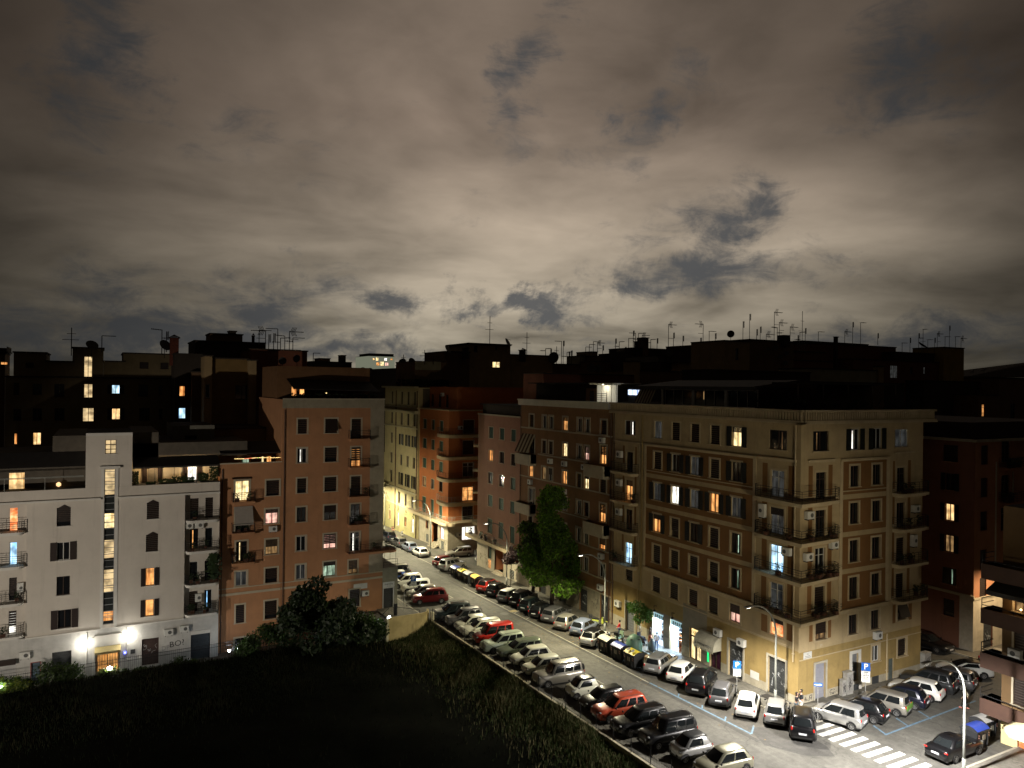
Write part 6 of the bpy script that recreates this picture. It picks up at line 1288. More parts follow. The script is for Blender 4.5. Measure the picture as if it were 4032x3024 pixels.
# spiked fence in front of the white block
sf = thing('fence', 'tall thin iron bar fence in front of the white block entrance', 'fence', (0, 79.2, -2)); g = MB()
def zf(x): return -2.6+.012*(x+14)
for x in [(-14+i*.17) for i in range(int(27/.17))]: g.tube([(x,79.2,zf(x)-.8),(x,79.2,zf(x)+1.5)], .013, 3)
g.build('bars', M_IRON, sf); g = MB()
for dz in (1.4, 1.1, -.2): g.tube([(-14,79.2,zf(-14)+dz),(13.5,79.2,zf(13.5)+dz)], .022, 4)
g.build('rail', M_IRON, sf)

# ------------------------------------------------------------------ street lamps
def lamp(bx, by, hx, hz, power, col, label, tilt=20, cone=152, bl=.6):
    z0 = gz(by)+.1; b = thing('street_lamp', label, 'street lamp', (bx, by, z0), 0, 'curved street lamps along the street')
    H = hz-z0; d = hx-bx; g = MB(); pts = [(0,0,0),(0,0,H*.35),(0,0,H*.66)]
    for k in range(1, 9): a = math.pi/2*k/8; pts.append((d*.86*(1-math.cos(a)), 0, H*.66+(H*.34-.06)*math.sin(a)))
    pts.append((d, 0, H-.08)); g.tube(pts, .085, 8, r2=.045); g.tube([(0,0,0),(0,0,1.1)], .115, 8); g.build('pole', mat('lamp_pole_grey', (.22,.23,.21), .5, var=.15), b, local=True, smooth=True)
    g = MB(); g.box(d-.55, d+.18, -.14, .14, H-.10, H); g.build('lamp_head', mat('lamp_head_grey', (.22,.22,.22), .5), b, local=True)
    g = MB(); g.box(d-.45, d-.02, -.1, .1, H-.125, H-.101); g.build('led_panel', mat('led_panel', (1,1,1), .5, var=0, em=(1.,.95,.8), est=12), b, local=True)
    ld = D.lights.new('lamp_light', 'SPOT'); ld.energy = power; ld.color = col; ld.spot_size = math.radians(cone); ld.spot_blend = bl; ld.shadow_soft_size = .12
    lo = D.objects.new('lamp_light', ld); COL.objects.link(lo); lo.parent = b; lo.location = (d-.24, 0, H-.2); lo.rotation_euler = (0, math.radians(tilt), 0)
    return b
CY = (1., .90, .60); CW = (1., .93, .80)
lamp(44.95, 107.8, 42.4, 7.4, 7500, CY, 'street lamp by the yellow block at the far end of the street', 4, 172, .45)
lamp(46.5, 85.7, 43.6, 7.46, 6200, CY, 'street lamp in front of the pink block')
lamp(45.75, 63.0, 42.85, 8.1, 6800, CY, 'street lamp between the brown block and the parked blue silver car')
lamp(47.2, 42.0, 44.3, 8.2, 8200, CW, 'street lamp near the street corner of the cream block')
lamp(48.8, 28.1, 44.9, 8.35, 17500, (1., .955, .90), 'street lamp beside the zebra crossing, nearest the camera', 0, 172, .45)
lamp(45.6, 131.0, 42.8, 7.2, 10000, CY, 'street lamp beyond the far end, hidden behind the terracotta tower', 4, 172, .45)
lamp(79, 37.6, 76.2, 8.6, 2200, (1., .74, .44), 'added street lamp out of frame far along the side street', 0, 172, .45)  # added unseen lamp to warm the brown block across the side street
lamp(66.5, 29.2, 63.5, 8.4, 4000, CW, 'added street lamp of the side street hidden behind the near block', 0, 172, .45)  # added hidden lamp to light the cars of the side street
lamp(31.2, 118, 34.2, 8.8, 5200, CY, 'added street lamp on the left pavement hidden behind the terracotta tower', -62, 168, .4)  # added hidden lamp, turned to wash the facades opposite
# added floodlight mast, out of frame at left, that washes the white and terracotta facades
fm = thing('added_floodlight_mast', 'added floodlight on a low mast left of the grassy lot, washing the white block', 'floodlight', (-36, 38, -2)); g = MB(); g.tube([(-36,38,-2),(-36,38,4.2)], .1, 8); g.build('mast', MC['lamp_pole_grey'], fm)
g = MB(); g.box(-36.2,-35.8,37.8,38.15,4.2,4.5); g.build('added_floodlight_head', MC['lamp_head_grey'], fm)
ld = D.lights.new('floodlight', 'SPOT'); ld.energy = 36000; ld.color = (1., .89, .75); ld.spot_size = math.radians(52); ld.spot_blend = .8; ld.shadow_soft_size = .25; lo = D.objects.new('floodlight', ld); COL.objects.link(lo); lo.parent = fm
p0 = Vector((-35.7, 38.4, 4.5)); lo.location = p0-fm.location; lo.rotation_euler = (Vector((5, 83, 3.5))-p0).to_track_quat('-Z', 'Y').to_euler()
# added facade floodlight on a mast at the near end of the street, out of frame: it washes the upper storeys of the right hand row
fm = thing('added_floodlight_mast', 'added floodlight mast out of frame at the near end of the street', 'floodlight', (33.5, 6, -1)); g = MB(); g.tube([(33.5,6,-1),(33.5,6,9)], .1, 8); g.build('mast', MC['lamp_pole_grey'], fm)
g = MB(); g.box(33.3,33.7,5.9,6.2,9,9.3); g.build('added_floodlight_head', MC['lamp_head_grey'], fm)
for tgt, e_, sz in (((48.5, 55, 13.5), 9500, 42), ((60, 41, 12), 2600, 44)):
    ld = D.lights.new('floodlight', 'SPOT'); ld.energy = e_; ld.color = (1., .86, .60); ld.spot_size = math.radians(sz); ld.spot_blend = 1.; ld.shadow_soft_size = .4; lo = D.objects.new('floodlight', ld); COL.objects.link(lo); lo.parent = fm
    p0 = Vector((33.6, 6.4, 9.5)); lo.location = p0-fm.location; lo.rotation_euler = (Vector(tgt)-p0).to_track_quat('-Z', 'Y').to_euler()
# small ground lamps by the fence
def spotlamp(x, y, z, e, label, col=(.80,.90,1.), r=.13):
    b = thing('garden_lamp', label, 'garden lamp', (x, y, z-.5), 0, 'small white garden lamps'); g = MB(); g.lathe([(.02,.5-r),(r,.5-r*.4),(r,.5+r*.4),(.02,.5+r)], (0,0,0), 10); g.build('globe', mat('globe_white', (1,1,1), .5, var=0, em=(.86,.93,1.), est=28), b, local=True)
    g = MB(); g.tube([(0,0,-.5),(0,0,.5-r)], .03, 5); g.build('stem', M_IRON, b, local=True)
    ld = D.lights.new('garden_light', 'POINT'); ld.energy = e; ld.color = col; ld.shadow_soft_size = .1; lo = D.objects.new('garden_light', ld); COL.objects.link(lo); lo.parent = b; lo.location = (0, -.28, .62)
spotlamp(*(lambda q: (q[0], 77.9, q[1]))(on_y(432, 2632, 77.9)), 60, 'bright garden lamp in front of the orange entrance doors', (1.,.96,.86), .2)
spotlamp(*(lambda q: (q[0], 77.0, q[1]))(on_y(3, 2705, 77.0)), 45, 'bright garden lamp in the bushes at the left edge')
spotlamp(*(lambda q: (q[0], 79.5, q[1]))(on_y(902, 2562, 79.5)), 45, 'white globe lamp at the foot of the low terracotta wing')
spotlamp(*(lambda q: (q[0], 79.8, q[1]))(on_y(937, 2553, 79.8)), 10, 'narrow bluish lamp right of the white globe lamp', r=.07)
spotlamp(*(lambda q: (q[0], 76.6, q[1]))(on_y(1532, 2432, 76.6)), 70, 'bright white lamp left of the yellow enclosure wall', (.80,.92,1.), .18)
spotlamp(*(lambda q: (q[0], 74.0, q[1]))(on_y(1271, 2491, 74)), 1.5, 'tiny bluish lamp under the dark broad tree', r=.06)

# ------------------------------------------------------------------ trees and bushes
BARK = mat('bark', (.075, .055, .04), .9, var=.4, vs_=4)
def tree(label, base, trunk, clumps, leaf, mats, seed, name='street_tree', group=None, stuffn=None, tr=.16):
    rr = random.Random(seed); b = thing(name, label, 'tree', base, 0, group); g = MB()
    for pts, r0, r1 in trunk: g.tube(pts, r0, 7, r2=r1)
    g.build('trunk', BARK, b, local=True, smooth=True); g = MB()
    for (cx, cy, cz, rx, rz_, n) in clumps:
        for _ in range(n):
            # shell-weighted point in the clump
            while True:
                v = Vector((rr.uniform(-1,1), rr.uniform(-1,1), rr.uniform(-1,1)))
                if v.length < 1: break
            v = v.normalized()*(.45+.6*rr.random()**.6)
            nn = 1+.35*mn.noise(v*2.2+Vector((cx, cy, cz)))
            p = Vector((cx+v.x*rx*nn, cy+v.y*rx*nn, cz+v.z*rz_*nn)); s = leaf*(.6+.8*rr.random())
            a = Vector((rr.gauss(0,1), rr.gauss(0,1), rr.gauss(0,.6))).normalized(); c = a.orthogonal().normalized(); d = a.cross(c)
            t = rr.random()*6.28; c, d = c*math.cos(t)+d*math.sin(t), d*math.cos(t)-c*math.sin(t)
            g.quad([p-c*s, p-d*s*.55, p+c*s, p+d*s*.55], rr.randrange(len(mats)))
    g.build('crown', mats, b, local=True, fix=False); return b
def leafm(name, c, tl=.35):
    m = mat(name, c, .55, var=.35, vs_=1.2); t = m.node_tree; b = t.nodes['Principled BSDF']
    tr_ = t.nodes.new('ShaderNodeBsdfTranslucent'); tr_.inputs[0].default_value = (c[0]*1.5, c[1]*1.9, c[2]*.8, 1); mx_ = t.nodes.new('ShaderNodeMixShader'); mx_.inputs[0].default_value = tl
    o = t.nodes['Material Output']; t.links.new(b.outputs[0], mx_.inputs[1]); t.links.new(tr_.outputs[0], mx_.inputs[2]); t.links.new(mx_.outputs[0], o.inputs[0]); return m
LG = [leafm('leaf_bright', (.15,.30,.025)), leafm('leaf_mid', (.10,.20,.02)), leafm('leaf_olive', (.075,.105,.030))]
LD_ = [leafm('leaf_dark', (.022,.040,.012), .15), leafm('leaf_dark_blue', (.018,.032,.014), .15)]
# tall street tree: lower crown full, upper crown narrow
cl = []; rr = random.Random(12)
for k in range(58):
    t = rr.random()**1.35; z = 3.0+t*10.8; rad = (3.5 if z < 7.4 else 2.2-(z-7)*.2); a = rr.random()*6.28; q = rad*rr.random()**.5*.85
    cl.append((q*math.cos(a), q*math.sin(a), z, .95+.35*rr.random(), .8+.3*rr.random(), 460))
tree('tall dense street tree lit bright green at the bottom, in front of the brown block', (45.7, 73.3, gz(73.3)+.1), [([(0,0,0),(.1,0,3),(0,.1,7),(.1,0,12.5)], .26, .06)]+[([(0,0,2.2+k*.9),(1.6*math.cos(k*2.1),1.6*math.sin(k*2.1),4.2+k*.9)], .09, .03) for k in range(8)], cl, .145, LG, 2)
cl = []
for k in range(22): z = 4.2+rr.random()*4.4; a = rr.random()*6.28; q = 1.3*rr.random()**.5; cl.append((q*math.cos(a), q*math.sin(a), z, .7+.3*rr.random(), .7, 230))
tree('slimmer street tree with pale double trunk left of the tall one', (46.6, 79.2, gz(79.2)+.1), [([(0,0,0),(0,0,4),(.1,0,8)], .14, .05), ([(.35,.2,0),(.3,.1,4),(.2,0,7)], .12, .05)], cl, .17, [LG[1], LG[2], LD_[0]], 3)
cl = [(math.cos(k*1.9)*.55, math.sin(k*1.9)*.55, 3.2+(k % 4)*.42, .62, .5, 230) for k in range(9)]
tree('small dark purple leaved tree on the pavement by the pink block', (46.9, 85.3, gz(85)+.1), [([(0,0,0),(.05,0,2.8)], .06, .04)], cl, .12, [leafm('leaf_purple', (.035,.018,.020), .15)], 4)
cl = [(math.cos(k*1.7)*.75, math.sin(k*1.7)*.75, 2.5+(k % 3)*.45, .6, .42, 150) for k in range(9)]
tb = tree('young green staked tree beside the lit shops', (47.3, 59.3, gz(59)+.1), [([(0,0,0),(.03,0,2.3)], .05, .03)]+[([(0,0,1.8),(.6*math.cos(k*1.6),.6*math.sin(k*1.6),2.7)], .03, .015) for k in range(4)], cl, .13, [leafm('leaf_fresh', (.07,.13,.03), .3)], 5)
g = MB(); g.tube([(-.25,0,0),(-.25,0,1.7)], .04, 5); g.tube([(.25,.1,0),(.25,.1,1.7)], .04, 5); g.tube([(-.25,0,1.4),(.25,.1,1.4)], .03, 4); g.build('stake', mat('stake_wood', (.30,.24,.16), .8), tb, local=True)
# broad dark tree and bushes in front of the terracotta block
def pt(px, py, Y): x, z = on_y(px, py, Y); return x, z
cl = []; x0, _ = pt(1240, 2500, 74.5)
for k in range(42):
    px = 1240+rnd.gauss(0, 75); py = 2400+rnd.gauss(0, 50); py = max(2310, py)+abs(px-1240)*.35; x, z = pt(px, py, 74.5); cl.append((x-x0, rnd.gauss(0, 1.1), z+1.3, 1.15, .95, 300))
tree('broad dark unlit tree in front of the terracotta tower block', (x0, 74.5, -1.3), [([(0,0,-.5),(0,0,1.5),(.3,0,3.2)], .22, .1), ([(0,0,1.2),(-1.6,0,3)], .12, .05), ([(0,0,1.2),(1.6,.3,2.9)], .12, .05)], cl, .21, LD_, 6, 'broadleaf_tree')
def bush(label, px, py, Y, w_, h_, n, mats, seed, leaf=.13):
    x, z = pt(px, py, Y); zb = zlot(x, Y) if Y < 78.2 else -3.4; rr = random.Random(seed)
    cl = [(rr.uniform(-.5,.5)*w_, rr.uniform(-.3,.3)*w_*.6, h_*(.2+.6*rr.random()), w_*.28, h_*.28, n//7) for _ in range(7)]
    b = thing('bush', label, 'bush', (x, Y, zb), 0, 'bushes along the building side of the lot'); g = MB()
    for k in range(5): g.tube([(0,0,-.3),(rr.uniform(-.4,.4)*w_,rr.uniform(-.2,.2),h_*.7)], .03, 4, r2=.01)
    g.build('stems', BARK, b, local=True); g = MB()
    for (cx, cy, cz, rx, rz_, m_) in cl:
        for _ in range(m_):
            v = Vector((rr.gauss(0,1), rr.gauss(0,1), rr.gauss(0,1))).normalized()*(.3+.8*rr.random()); p = Vector((cx+v.x*rx, cy+v.y*rx, cz+v.z*rz_)); s = leaf*(.5+rr.random())
            a = Vector((rr.gauss(0,1), rr.gauss(0,1), rr.gauss(0,1))).normalized(); c = a.orthogonal().normalized(); d = a.cross(c); g.quad([p-c*s, p-d*s*.5, p+c*s, p+d*s*.5], rr.randrange(len(mats)))
    g.build('leaves', mats, b, local=True, fix=False)
MG = [leafm('bush_green', (.05,.085,.020), .25), LD_[0]]
for i, q in enumerate((('dark bush with lit leaves right of the broad tree, by the bright lamp', 1440, 2440, 76.2, 3.6, 3.3, 3600, MG, .12),
 ('green lit bush at the left foot of the broad dark tree', 1030, 2520, 76.4, 3.8, 2.6, 3600, [leafm('bush_fresh', (.05,.10,.025), .3), LD_[0]], .12),
 ('leafy bush in front of the dark roller door left of the entrance', 230, 2640, 77.3, 3.0, 2.7, 2800, MG, .12),
 ('low shrub with pale leaves left of the bright garden lamp', 360, 2645, 77.6, 1.8, 1.2, 900, MG, .10),
 ('flowering shrub lit by the garden lamp at the entrance', 420, 2640, 77.2, 1.6, 1.0, 900, [leafm('bush_pale', (.16,.17,.09), .3), MG[0]], .10),
 ('lit green shrub right of the bright garden lamp', 500, 2620, 77.6, 2.6, .9, 1200, [MG[0]], .10),
 ('dark shrub before the graffitied shutter', 690, 2590, 77.8, 2.8, 1.5, 1600, MG, .11),
 ('small bright green shrub by the slate roller door', 860, 2585, 78.1, 1.3, .9, 500, [MC['bush_fresh']], .10),
 ('yellow green lit bush at the left edge of the lot', 40, 2690, 76.9, 2.4, 1.7, 1800, [leafm('bush_yellow', (.16,.18,.03), .3), MG[0]], .11),
 ('brownish shrub next to the blue door at left', 110, 2660, 77.6, 1.8, 1.6, 1100, MG, .11),
 ('dark hedge below the terracotta wing', 960, 2560, 77.4, 2.2, 1.6, 1400, LD_, .12))): bush(*q[:7], q[7], 100+i, q[8])
# ================================================================== cars
M_TYRE = mat('tyre_rubber', (.012,.012,.012), .85, var=.2); M_RIM = mat('wheel_rim', (.38,.38,.38), .3, metal=.8, var=.1); M_TRIM = mat('black_plastic', (.018,.018,.018), .6, var=.1)
M_CGL = mat('car_glass', (.010,.012,.013), .04, var=0, spec=.7); M_HEAD = mat('headlight_glass', (.22,.23,.23), .12, var=0, spec=.8); M_TAIL = mat('tail_light_red', (.42,.015,.012), .15, var=0, spec=.7); M_PLATE = mat('number_plate', (.62,.64,.68), .4, var=.05)
def paint(name, c, metal=.25, rough=.32): return mat('paint_'+name, c, rough, metal=metal, var=.06, vs_=2, coat=.6)
M_PAINT = paint('base', (.5,.5,.5)); M_ROOFP = mat('roof_paint', (.5,.5,.5), .3, var=0, coat=.6)
TYPES = { # L, W, H, belt, cowl x, roof front x, roof rear x, rear glass base x (from the rear, fractions), hood z, wheelbase, windows, rear deck
 'hatch': (3.95,1.70,1.49,.93,.76,.585,.13,.025,.80,2.50,2,0), 'city': (2.70,1.64,1.55,.98,.84,.64,.12,.02,.90,1.87,1,0), 'suv': (4.35,1.82,1.68,1.05,.745,.585,.09,.02,.98,2.64,3,0),
 'wagon': (4.50,1.78,1.50,.95,.73,.57,.07,.02,.84,2.68,3,0), 'van': (4.15,1.76,1.82,1.02,.80,.67,.035,.01,.92,2.66,3,0), 'sedan': (4.50,1.74,1.42,.94,.70,.55,.26,.13,.82,2.66,2,1), 'mpv': (3.65,1.66,1.60,.98,.80,.63,.05,.01,.90,2.35,2,0), 'jeep': (4.3,1.82,1.80,1.08,.72,.62,.03,.015,1.04,2.6,3,0), 'coupe': (4.35,1.82,1.38,.98,.70,.50,.20,.05,.80,2.6,1,0)}
def car_proto(tp):
    L_, W_, H_, bz, fc, frf, frr, frb, hz, wb, nw, deck = TYPES[tp]; h2 = W_/2; X = lambda f: -L_/2+L_*f
    root = thing('parked_car', 'x', 'car'); g = MB()
    # lower body loft
    st = [(0.0,.80,.50,.36),(.012,.90,bz-.16 if not deck else .80,.26),(.035,.955,bz-.03,.22),(.10,.985,bz,.20),(.25,1.0,bz,.20),(.45,1.0,bz-.01,.20),(fc-.03,.99,bz-.03,.20),(fc+.03,.975,bz-.07,.20),((fc+1)/2,.955,(bz-.07)*.45+hz*.55,.20),(.945,.89,hz-.08,.22),(.982,.80,hz-.20,.27),(1.0,.66,.52,.36)]
    if deck: st[2] = (.035,.95,bz-.02,.22); st[1] = (.012,.88,bz-.12,.26)
    rings = []
    for (f, wf, zt, zb) in st:
        w = h2*wf; P = [(0,zb),(w*.84,zb),(w*.97,zb+.10),(w,zb+(zt-zb)*.45),(w*.985,zb+(zt-zb)*.72),(w*.93,zt-.035),(w*.80,zt),(w*.4,zt+.022),(0,zt+.03)]
        ring = [(X(f), y, z) for y, z in P]+[(X(f), -y, z) for y, z in P[-2:0:-1]]; rings.append(len(g.v)); g.v += ring; n = len(ring)
    for a, b_ in zip(rings, rings[1:]):
        for j in range(n): g.f.append((a+j, a+(j+1) % n, b_+(j+1) % n, b_+j)); g.m.append(0)
    g.f.append(tuple(rings[0]+j for j in range(n))[::-1]); g.f.append(tuple(rings[-1]+j for j in range(n))); g.m += [0, 0]
    # cabin loft
    def lev(t):                                # front x, rear x, half width, z at height fraction t
        e = t**1.15
        return (X(fc+.01)+(X(frf)-X(fc+.01))*e, X(frb+.01)+(X(frr)-X(frb+.01))*e, h2*(.88-.20*t**1.4), bz-.05+(H_-.06-bz+.05)*t)
    def cring(xf, xr, hw, z):
        m_ = (xf+xr)/2; return [(xf,0,z),(xf-.05,hw*.55,z),(xf-.14,hw*.92,z),(xf-.24,hw,z),(m_,hw*1.01,z),(xr+.22,hw,z),(xr+.10,hw*.9,z),(xr+.02,hw*.5,z),(xr,0,z)]
    def full(r): return r+[(x,-y,z) for x, y, z in r[-2:0:-1]]
    rs = []; lv = [lev(t) for t in (0,.33,.66,.92)]; xf, xr, hw, z = lev(1.); lv += [(xf-.05, xr+.05, hw*.94, z+.025), (xf-.28, xr+.25, hw*.70, H_-.008), (xf-.5, xr+.45, hw*.35, H_)]
    for q in lv: rs.append(len(g.v)); r_ = full(cring(*q)); g.v += r_; n = len(r_)
    for k, (a, b_) in enumerate(zip(rs, rs[1:])):
        for j in range(n): g.f.append((a+j, a+(j+1) % n, b_+(j+1) % n, b_+j)); g.m.append(0 if k < 3 else 1)
    g.f.append(tuple(rs[-1]+j for j in range(n))); g.m.append(1)
    g.build('body', [M_PAINT, M_ROOFP], root, local=True, smooth=True)
    # glazing, laid just proud of the cabin
    def pf(s, t, o=.014): xf, xr, hw, z = lev(t); return (xf-.02-.10*abs(s)**2+o*1.1, s*hw*.93, z+o)
    def pr(s, t, o=.014): xf, xr, hw, z = lev(t); return (xr+.0+.09*abs(s)**2-o*1.2, s*hw*.90, z+o*.5)
    def ps(u, t, sd, o=.016): xf, xr, hw, z = lev(t); return (xf-.20+(xr+.16-xf+.20)*u, sd*(hw*1.01+o), z)
    def grid(fn, a0, a1, b0, b1, na=4, nb=3):
        q = MB(); 
        for i in range(na+1):
            for j in range(nb+1): q.v.append(fn(a0+(a1-a0)*i/na, b0+(b1-b0)*j/nb))
        for i in range(na):
            for j in range(nb): k = i*(nb+1)+j; q.f.append((k, k+1, k+nb+2, k+nb+1)); q.m.append(0)
        return q
    grid(pf, -.88, .88, .06, .93).build('windscreen', M_CGL, root, local=True, smooth=True); grid(pr, -.86, .86, .16 if not deck else .06, .90).build('rear_window', M_CGL, root, local=True, smooth=True)
    sp = {1: [(.04,.70)], 2: [(.03,.46),(.50,.90)], 3: [(.02,.34),(.38,.66),(.70,.94)]}[nw]
    for sd in (1, -1):
        for a, b_ in sp: grid(lambda u, t: ps(u, t, sd), a, b_, .12, .86).build('side_window', M_CGL, root, local=True)
    # bumpers and sills
    t_ = MB(); t_.box(X(.02), X(.98), -h2*.90, h2*.90, .20, .30)
    t_.box(X(0)-.012, X(.03), -h2*.70, h2*.70, .32, .42); t_.box(X(.97), X(1)+.012, -h2*.55, h2*.55, .34, .50)
    for sx in (1, -1):
        for sd in (1, -1):
            cx = sx*wb/2+(.03 if tp != 'sedan' else .05); 
            pts = [(cx+.37*math.cos(a*math.pi/10), sd*(h2*.992+.004), .31+.37*math.sin(a*math.pi/10)) for a in range(11)]; i = len(t_.v); t_.v += pts+[(cx, sd*(h2*.992+.004), .24)]
            for a in range(10): t_.f.append((i+a, i+a+1, i+11)); t_.m.append(0)
    t_.build('bumper_trim', M_TRIM, root, local=True)
    ty = MB()
    prof = [(.20,-.10),(.29,-.10),(.315,-.07),(.315,.07),(.29,.10),(.20,.10)]
    for k in range(16):
        a0, a1 = 2*math.pi*k/16, 2*math.pi*(k+1)/16
        for (r0, y0), (r1, y1) in zip(prof, prof[1:]): ty.quad([(r0*math.cos(a0),y0,r0*math.sin(a0)),(r0*math.cos(a1),y0,r0*math.sin(a1)),(r1*math.cos(a1),y1,r1*math.sin(a1)),(r1*math.cos(a0),y1,r1*math.sin(a0))])
    ri = MB()
    for sd in (-1, 1):
        for k in range(5):
            a = 2*math.pi*k/5; c, s = math.cos(a), math.sin(a); w_ = .045
            ri.quad([(-s*w_*.7,sd*.085,c*w_*.7),(s*w_*.7,sd*.085,-c*w_*.7),(.2*c+s*w_,sd*.08,.2*s-c*w_),(.2*c-s*w_,sd*.08,.2*s+c*w_)])
        for k in range(16):
            a0, a1 = 2*math.pi*k/16, 2*math.pi*(k+1)/16; ri.quad([(.165*math.cos(a0),sd*.082,.165*math.sin(a0)),(.165*math.cos(a1),sd*.082,.165*math.sin(a1)),(.205*math.cos(a1),sd*.09,.205*math.sin(a1)),(.205*math.cos(a0),sd*.09,.205*math.sin(a0))])
    wm = None
    for sx in (1, -1):
        for sd in (1, -1):
            if wm is None: w = ty.build('wheel', M_TYRE, root, local=True, smooth=True); r_ = ri.build('rim', M_RIM, w, local=True, fix=False); wm = (w.data, r_.data)
            else: w = D.objects.new('wheel', wm[0]); COL.objects.link(w); w.parent = root; r_ = D.objects.new('rim', wm[1]); COL.objects.link(r_); r_.parent = w
            w.location = (sx*wb/2+(.03 if tp != 'sedan' else .05), sd*(h2-.085), .315)
    def blob(x, y, z, a, b_, c, m_, name):
        q = MB(); q.lathe([(.05,-1),(.75,-.6),(1,0),(.75,.6),(.05,1)], (0,0,0), 10); q.v = [(x+v[0]*a, y+v[1]*b_, z+v[2]*c) for v in q.v]; q.build(name, m_, root, local=True, smooth=True)
    for sd in (1, -1):
        blob(X(.962), sd*h2*.68, hz-.15, .11, .14, .06, M_HEAD, 'headlight'); blob(X(.016), sd*h2*.80, bz-.15 if not deck else bz-.16, .045, .075 if not deck else .17, .15 if not deck else .06, M_TAIL, 'tail_light'); blob(X(fc-.045), sd*(h2+.07), bz+.05, .07, .10, .07, M_TRIM, 'wing_mirror')
    q = MB(); q.box(X(0)-.03, X(0)+.01, -.26, .26, .56, .67); q.build('number_plate', M_PLATE, root, local=True)
    q = MB(); q.box(X(1)-.01, X(1)+.03, -.26, .26, .42, .53); q.build('number_plate', M_PLATE, root, local=True)
    if tp in ('suv', 'wagon', 'jeep'):
        for sd in (1, -1): q = MB(); q.tube([(X(frf)-.25, sd*h2*.62, H_-.03),(X(frf)-.3, sd*h2*.62, H_+.03),(X(frr)+.35, sd*h2*.62, H_+.03),(X(frr)+.3, sd*h2*.62, H_-.03)], .018, 5); q.build('roof_rail', M_TRIM, root, local=True)
    if tp == 'jeep': q = MB(); q.lathe([(.1,-.1),(.31,-.1),(.33,0),(.31,.1),(.1,.1)], (0,0,0), 14); q.v = [(X(0)-.12+v[2], v[0], 1.0+v[1]) for v in q.v]; q.build('spare_wheel', M_TYRE, root, local=True)
    return root
PROTO = {}; SLOPE = Matrix.Rotation(-math.atan(.0225), 4, 'X')
def car(tp, x, y, hd, label, pm, roof=None, group=None, dz=0.):
    """x, y: centre; hd: heading in degrees measured from +Y towards +X"""
    rz = math.radians(90-hd); ms = {'paint_base': pm, 'roof_paint': roof or pm}
    if tp not in PROTO:
        r = car_proto(tp); PROTO[tp] = r; r['label'] = label
        for c in r.children:
            for sl in c.material_slots:
                if sl.material and sl.material.name in ms: nm = sl.material.name; sl.link = 'OBJECT'; sl.material = ms[nm]
    else:
        src = PROTO[tp]
        def cp(o, par):
            c = o.copy(); COL.objects.link(c); c.parent = par
            if o.name.startswith('body'):
                for i, k in enumerate(('paint_base', 'roof_paint')): c.material_slots[i].link = 'OBJECT'; c.material_slots[i].material = ms[k]
            for ch in o.children: cp(ch, c)
            return c
        r = cp(src, None); r['label'] = label
    r['group'] = group or 'cars parked along the streets'
    q_ = (x*7.31+y*3.17) % 1; r.scale = (.955+.09*q_, .98+.03*((q_*5) % 1), .96+.07*((q_*3) % 1)); r.rotation_mode = 'XYZ'; mw = SLOPE @ Matrix.Rotation(rz, 4, 'Z'); r.location = (x, y, gz(y)+dz+.006); r.rotation_euler = mw.to_euler(); return r
P_ = {k: paint(k, *v) for k, v in {'black': ((.006,.006,.007),), 'dkgrey': ((.030,.032,.034),), 'grey': ((.095,.095,.10),), 'silver': ((.36,.36,.35), .55), 'white': ((.66,.66,.62), 0.), 'offwhite': ((.60,.60,.50), 0.), 'red': ((.42,.018,.012), 0.), 'dkred': ((.16,.008,.010),), 'orred': ((.36,.055,.025),.1),
 'bluesil': ((.22,.26,.36), .4), 'navy': ((.008,.010,.022),), 'greengrey': ((.16,.19,.14), .4), 'palegreen': ((.42,.48,.38), .2), 'khaki': ((.26,.25,.18), .4), 'teal': ((.012,.022,.024),), 'blue': ((.03,.08,.30),), 'champ': ((.30,.285,.25), .5)}.items()}
GR_ = 'cars angled along the right kerb'
def rear(tp, x, y, hd, *a, **k):            # place by the middle of the rear bumper
    L_ = TYPES[tp][0]; r = math.radians(hd); return car(tp, x+math.sin(r)*L_/2, y+math.cos(r)*L_/2, hd, *a, group=GR_, **k)
rear('suv', 43.65, 36.35, 50, 'black crossover nearest the corner, rearmost in the right hand row beside the zebra crossing', P_['black'])
rear('hatch', 43.7, 38.95, 53, 'old silver hatchback between the white angular hatchback and the black crossover at the corner', P_['silver'])
rear('hatch', 42.85, 41.0, 52, 'white hatchback with dark rear glass in front of the near street lamp', P_['white'])
rear('hatch', 42.6, 43.5, 54, 'grey small car with a round glossy tailgate below the left parking sign', P_['grey'])
rear('suv', 42.55, 46.1, 58, 'black sport utility with a silver roof rail, third from the rubbish bins', P_['black'])
rear('hatch', 42.9, 49.0, 61, 'white hatchback between the silver wagon and the black sport utility', P_['white'])
rear('wagon', 42.55, 51.6, 62.5, 'silver wagon with a paper on its rear window beside the yellow bin', P_['silver'])
rear('hatch', 41.7, 60.55, 64, 'white small car with a black roof beside the grey lidded bin', P_['white'], roof=P_['black'])
rear('hatch', 42.75, 63.9, 63, 'blue silver hatchback in front of the middle street lamp', P_['bluesil'])
rear('hatch', 42.25, 66.2, 62, 'rounded silver hatchback between the blue silver one and the grey one', P_['champ'])
rear('wagon', 42.35, 69.0, 62, 'dark grey wagon just right of the tree foliage', P_['grey'])
rear('hatch', 42.1, 71.3, 62, 'black car half under the bright tree, rear to the street', P_['black'])
rear('hatch', 42.2, 73.9, 62, 'dark teal car under the left side of the bright tree', P_['teal'])
rear('suv', 42.5, 76.5, 62, 'black car between the dark teal car and the grey white roofed car', P_['black'])
rear('hatch', 41.9, 78.6, 62, 'grey hatchback with a white roof left of the tree', P_['grey'], roof=P_['white'])
rear('hatch', 41.95, 81.7, 62, 'small black hatchback beside the red one with black roof', P_['black'])
rear('hatch', 41.9, 84.1, 62, 'bright red hatchback with a black roof next to the far bins', P_['red'], roof=P_['black'])
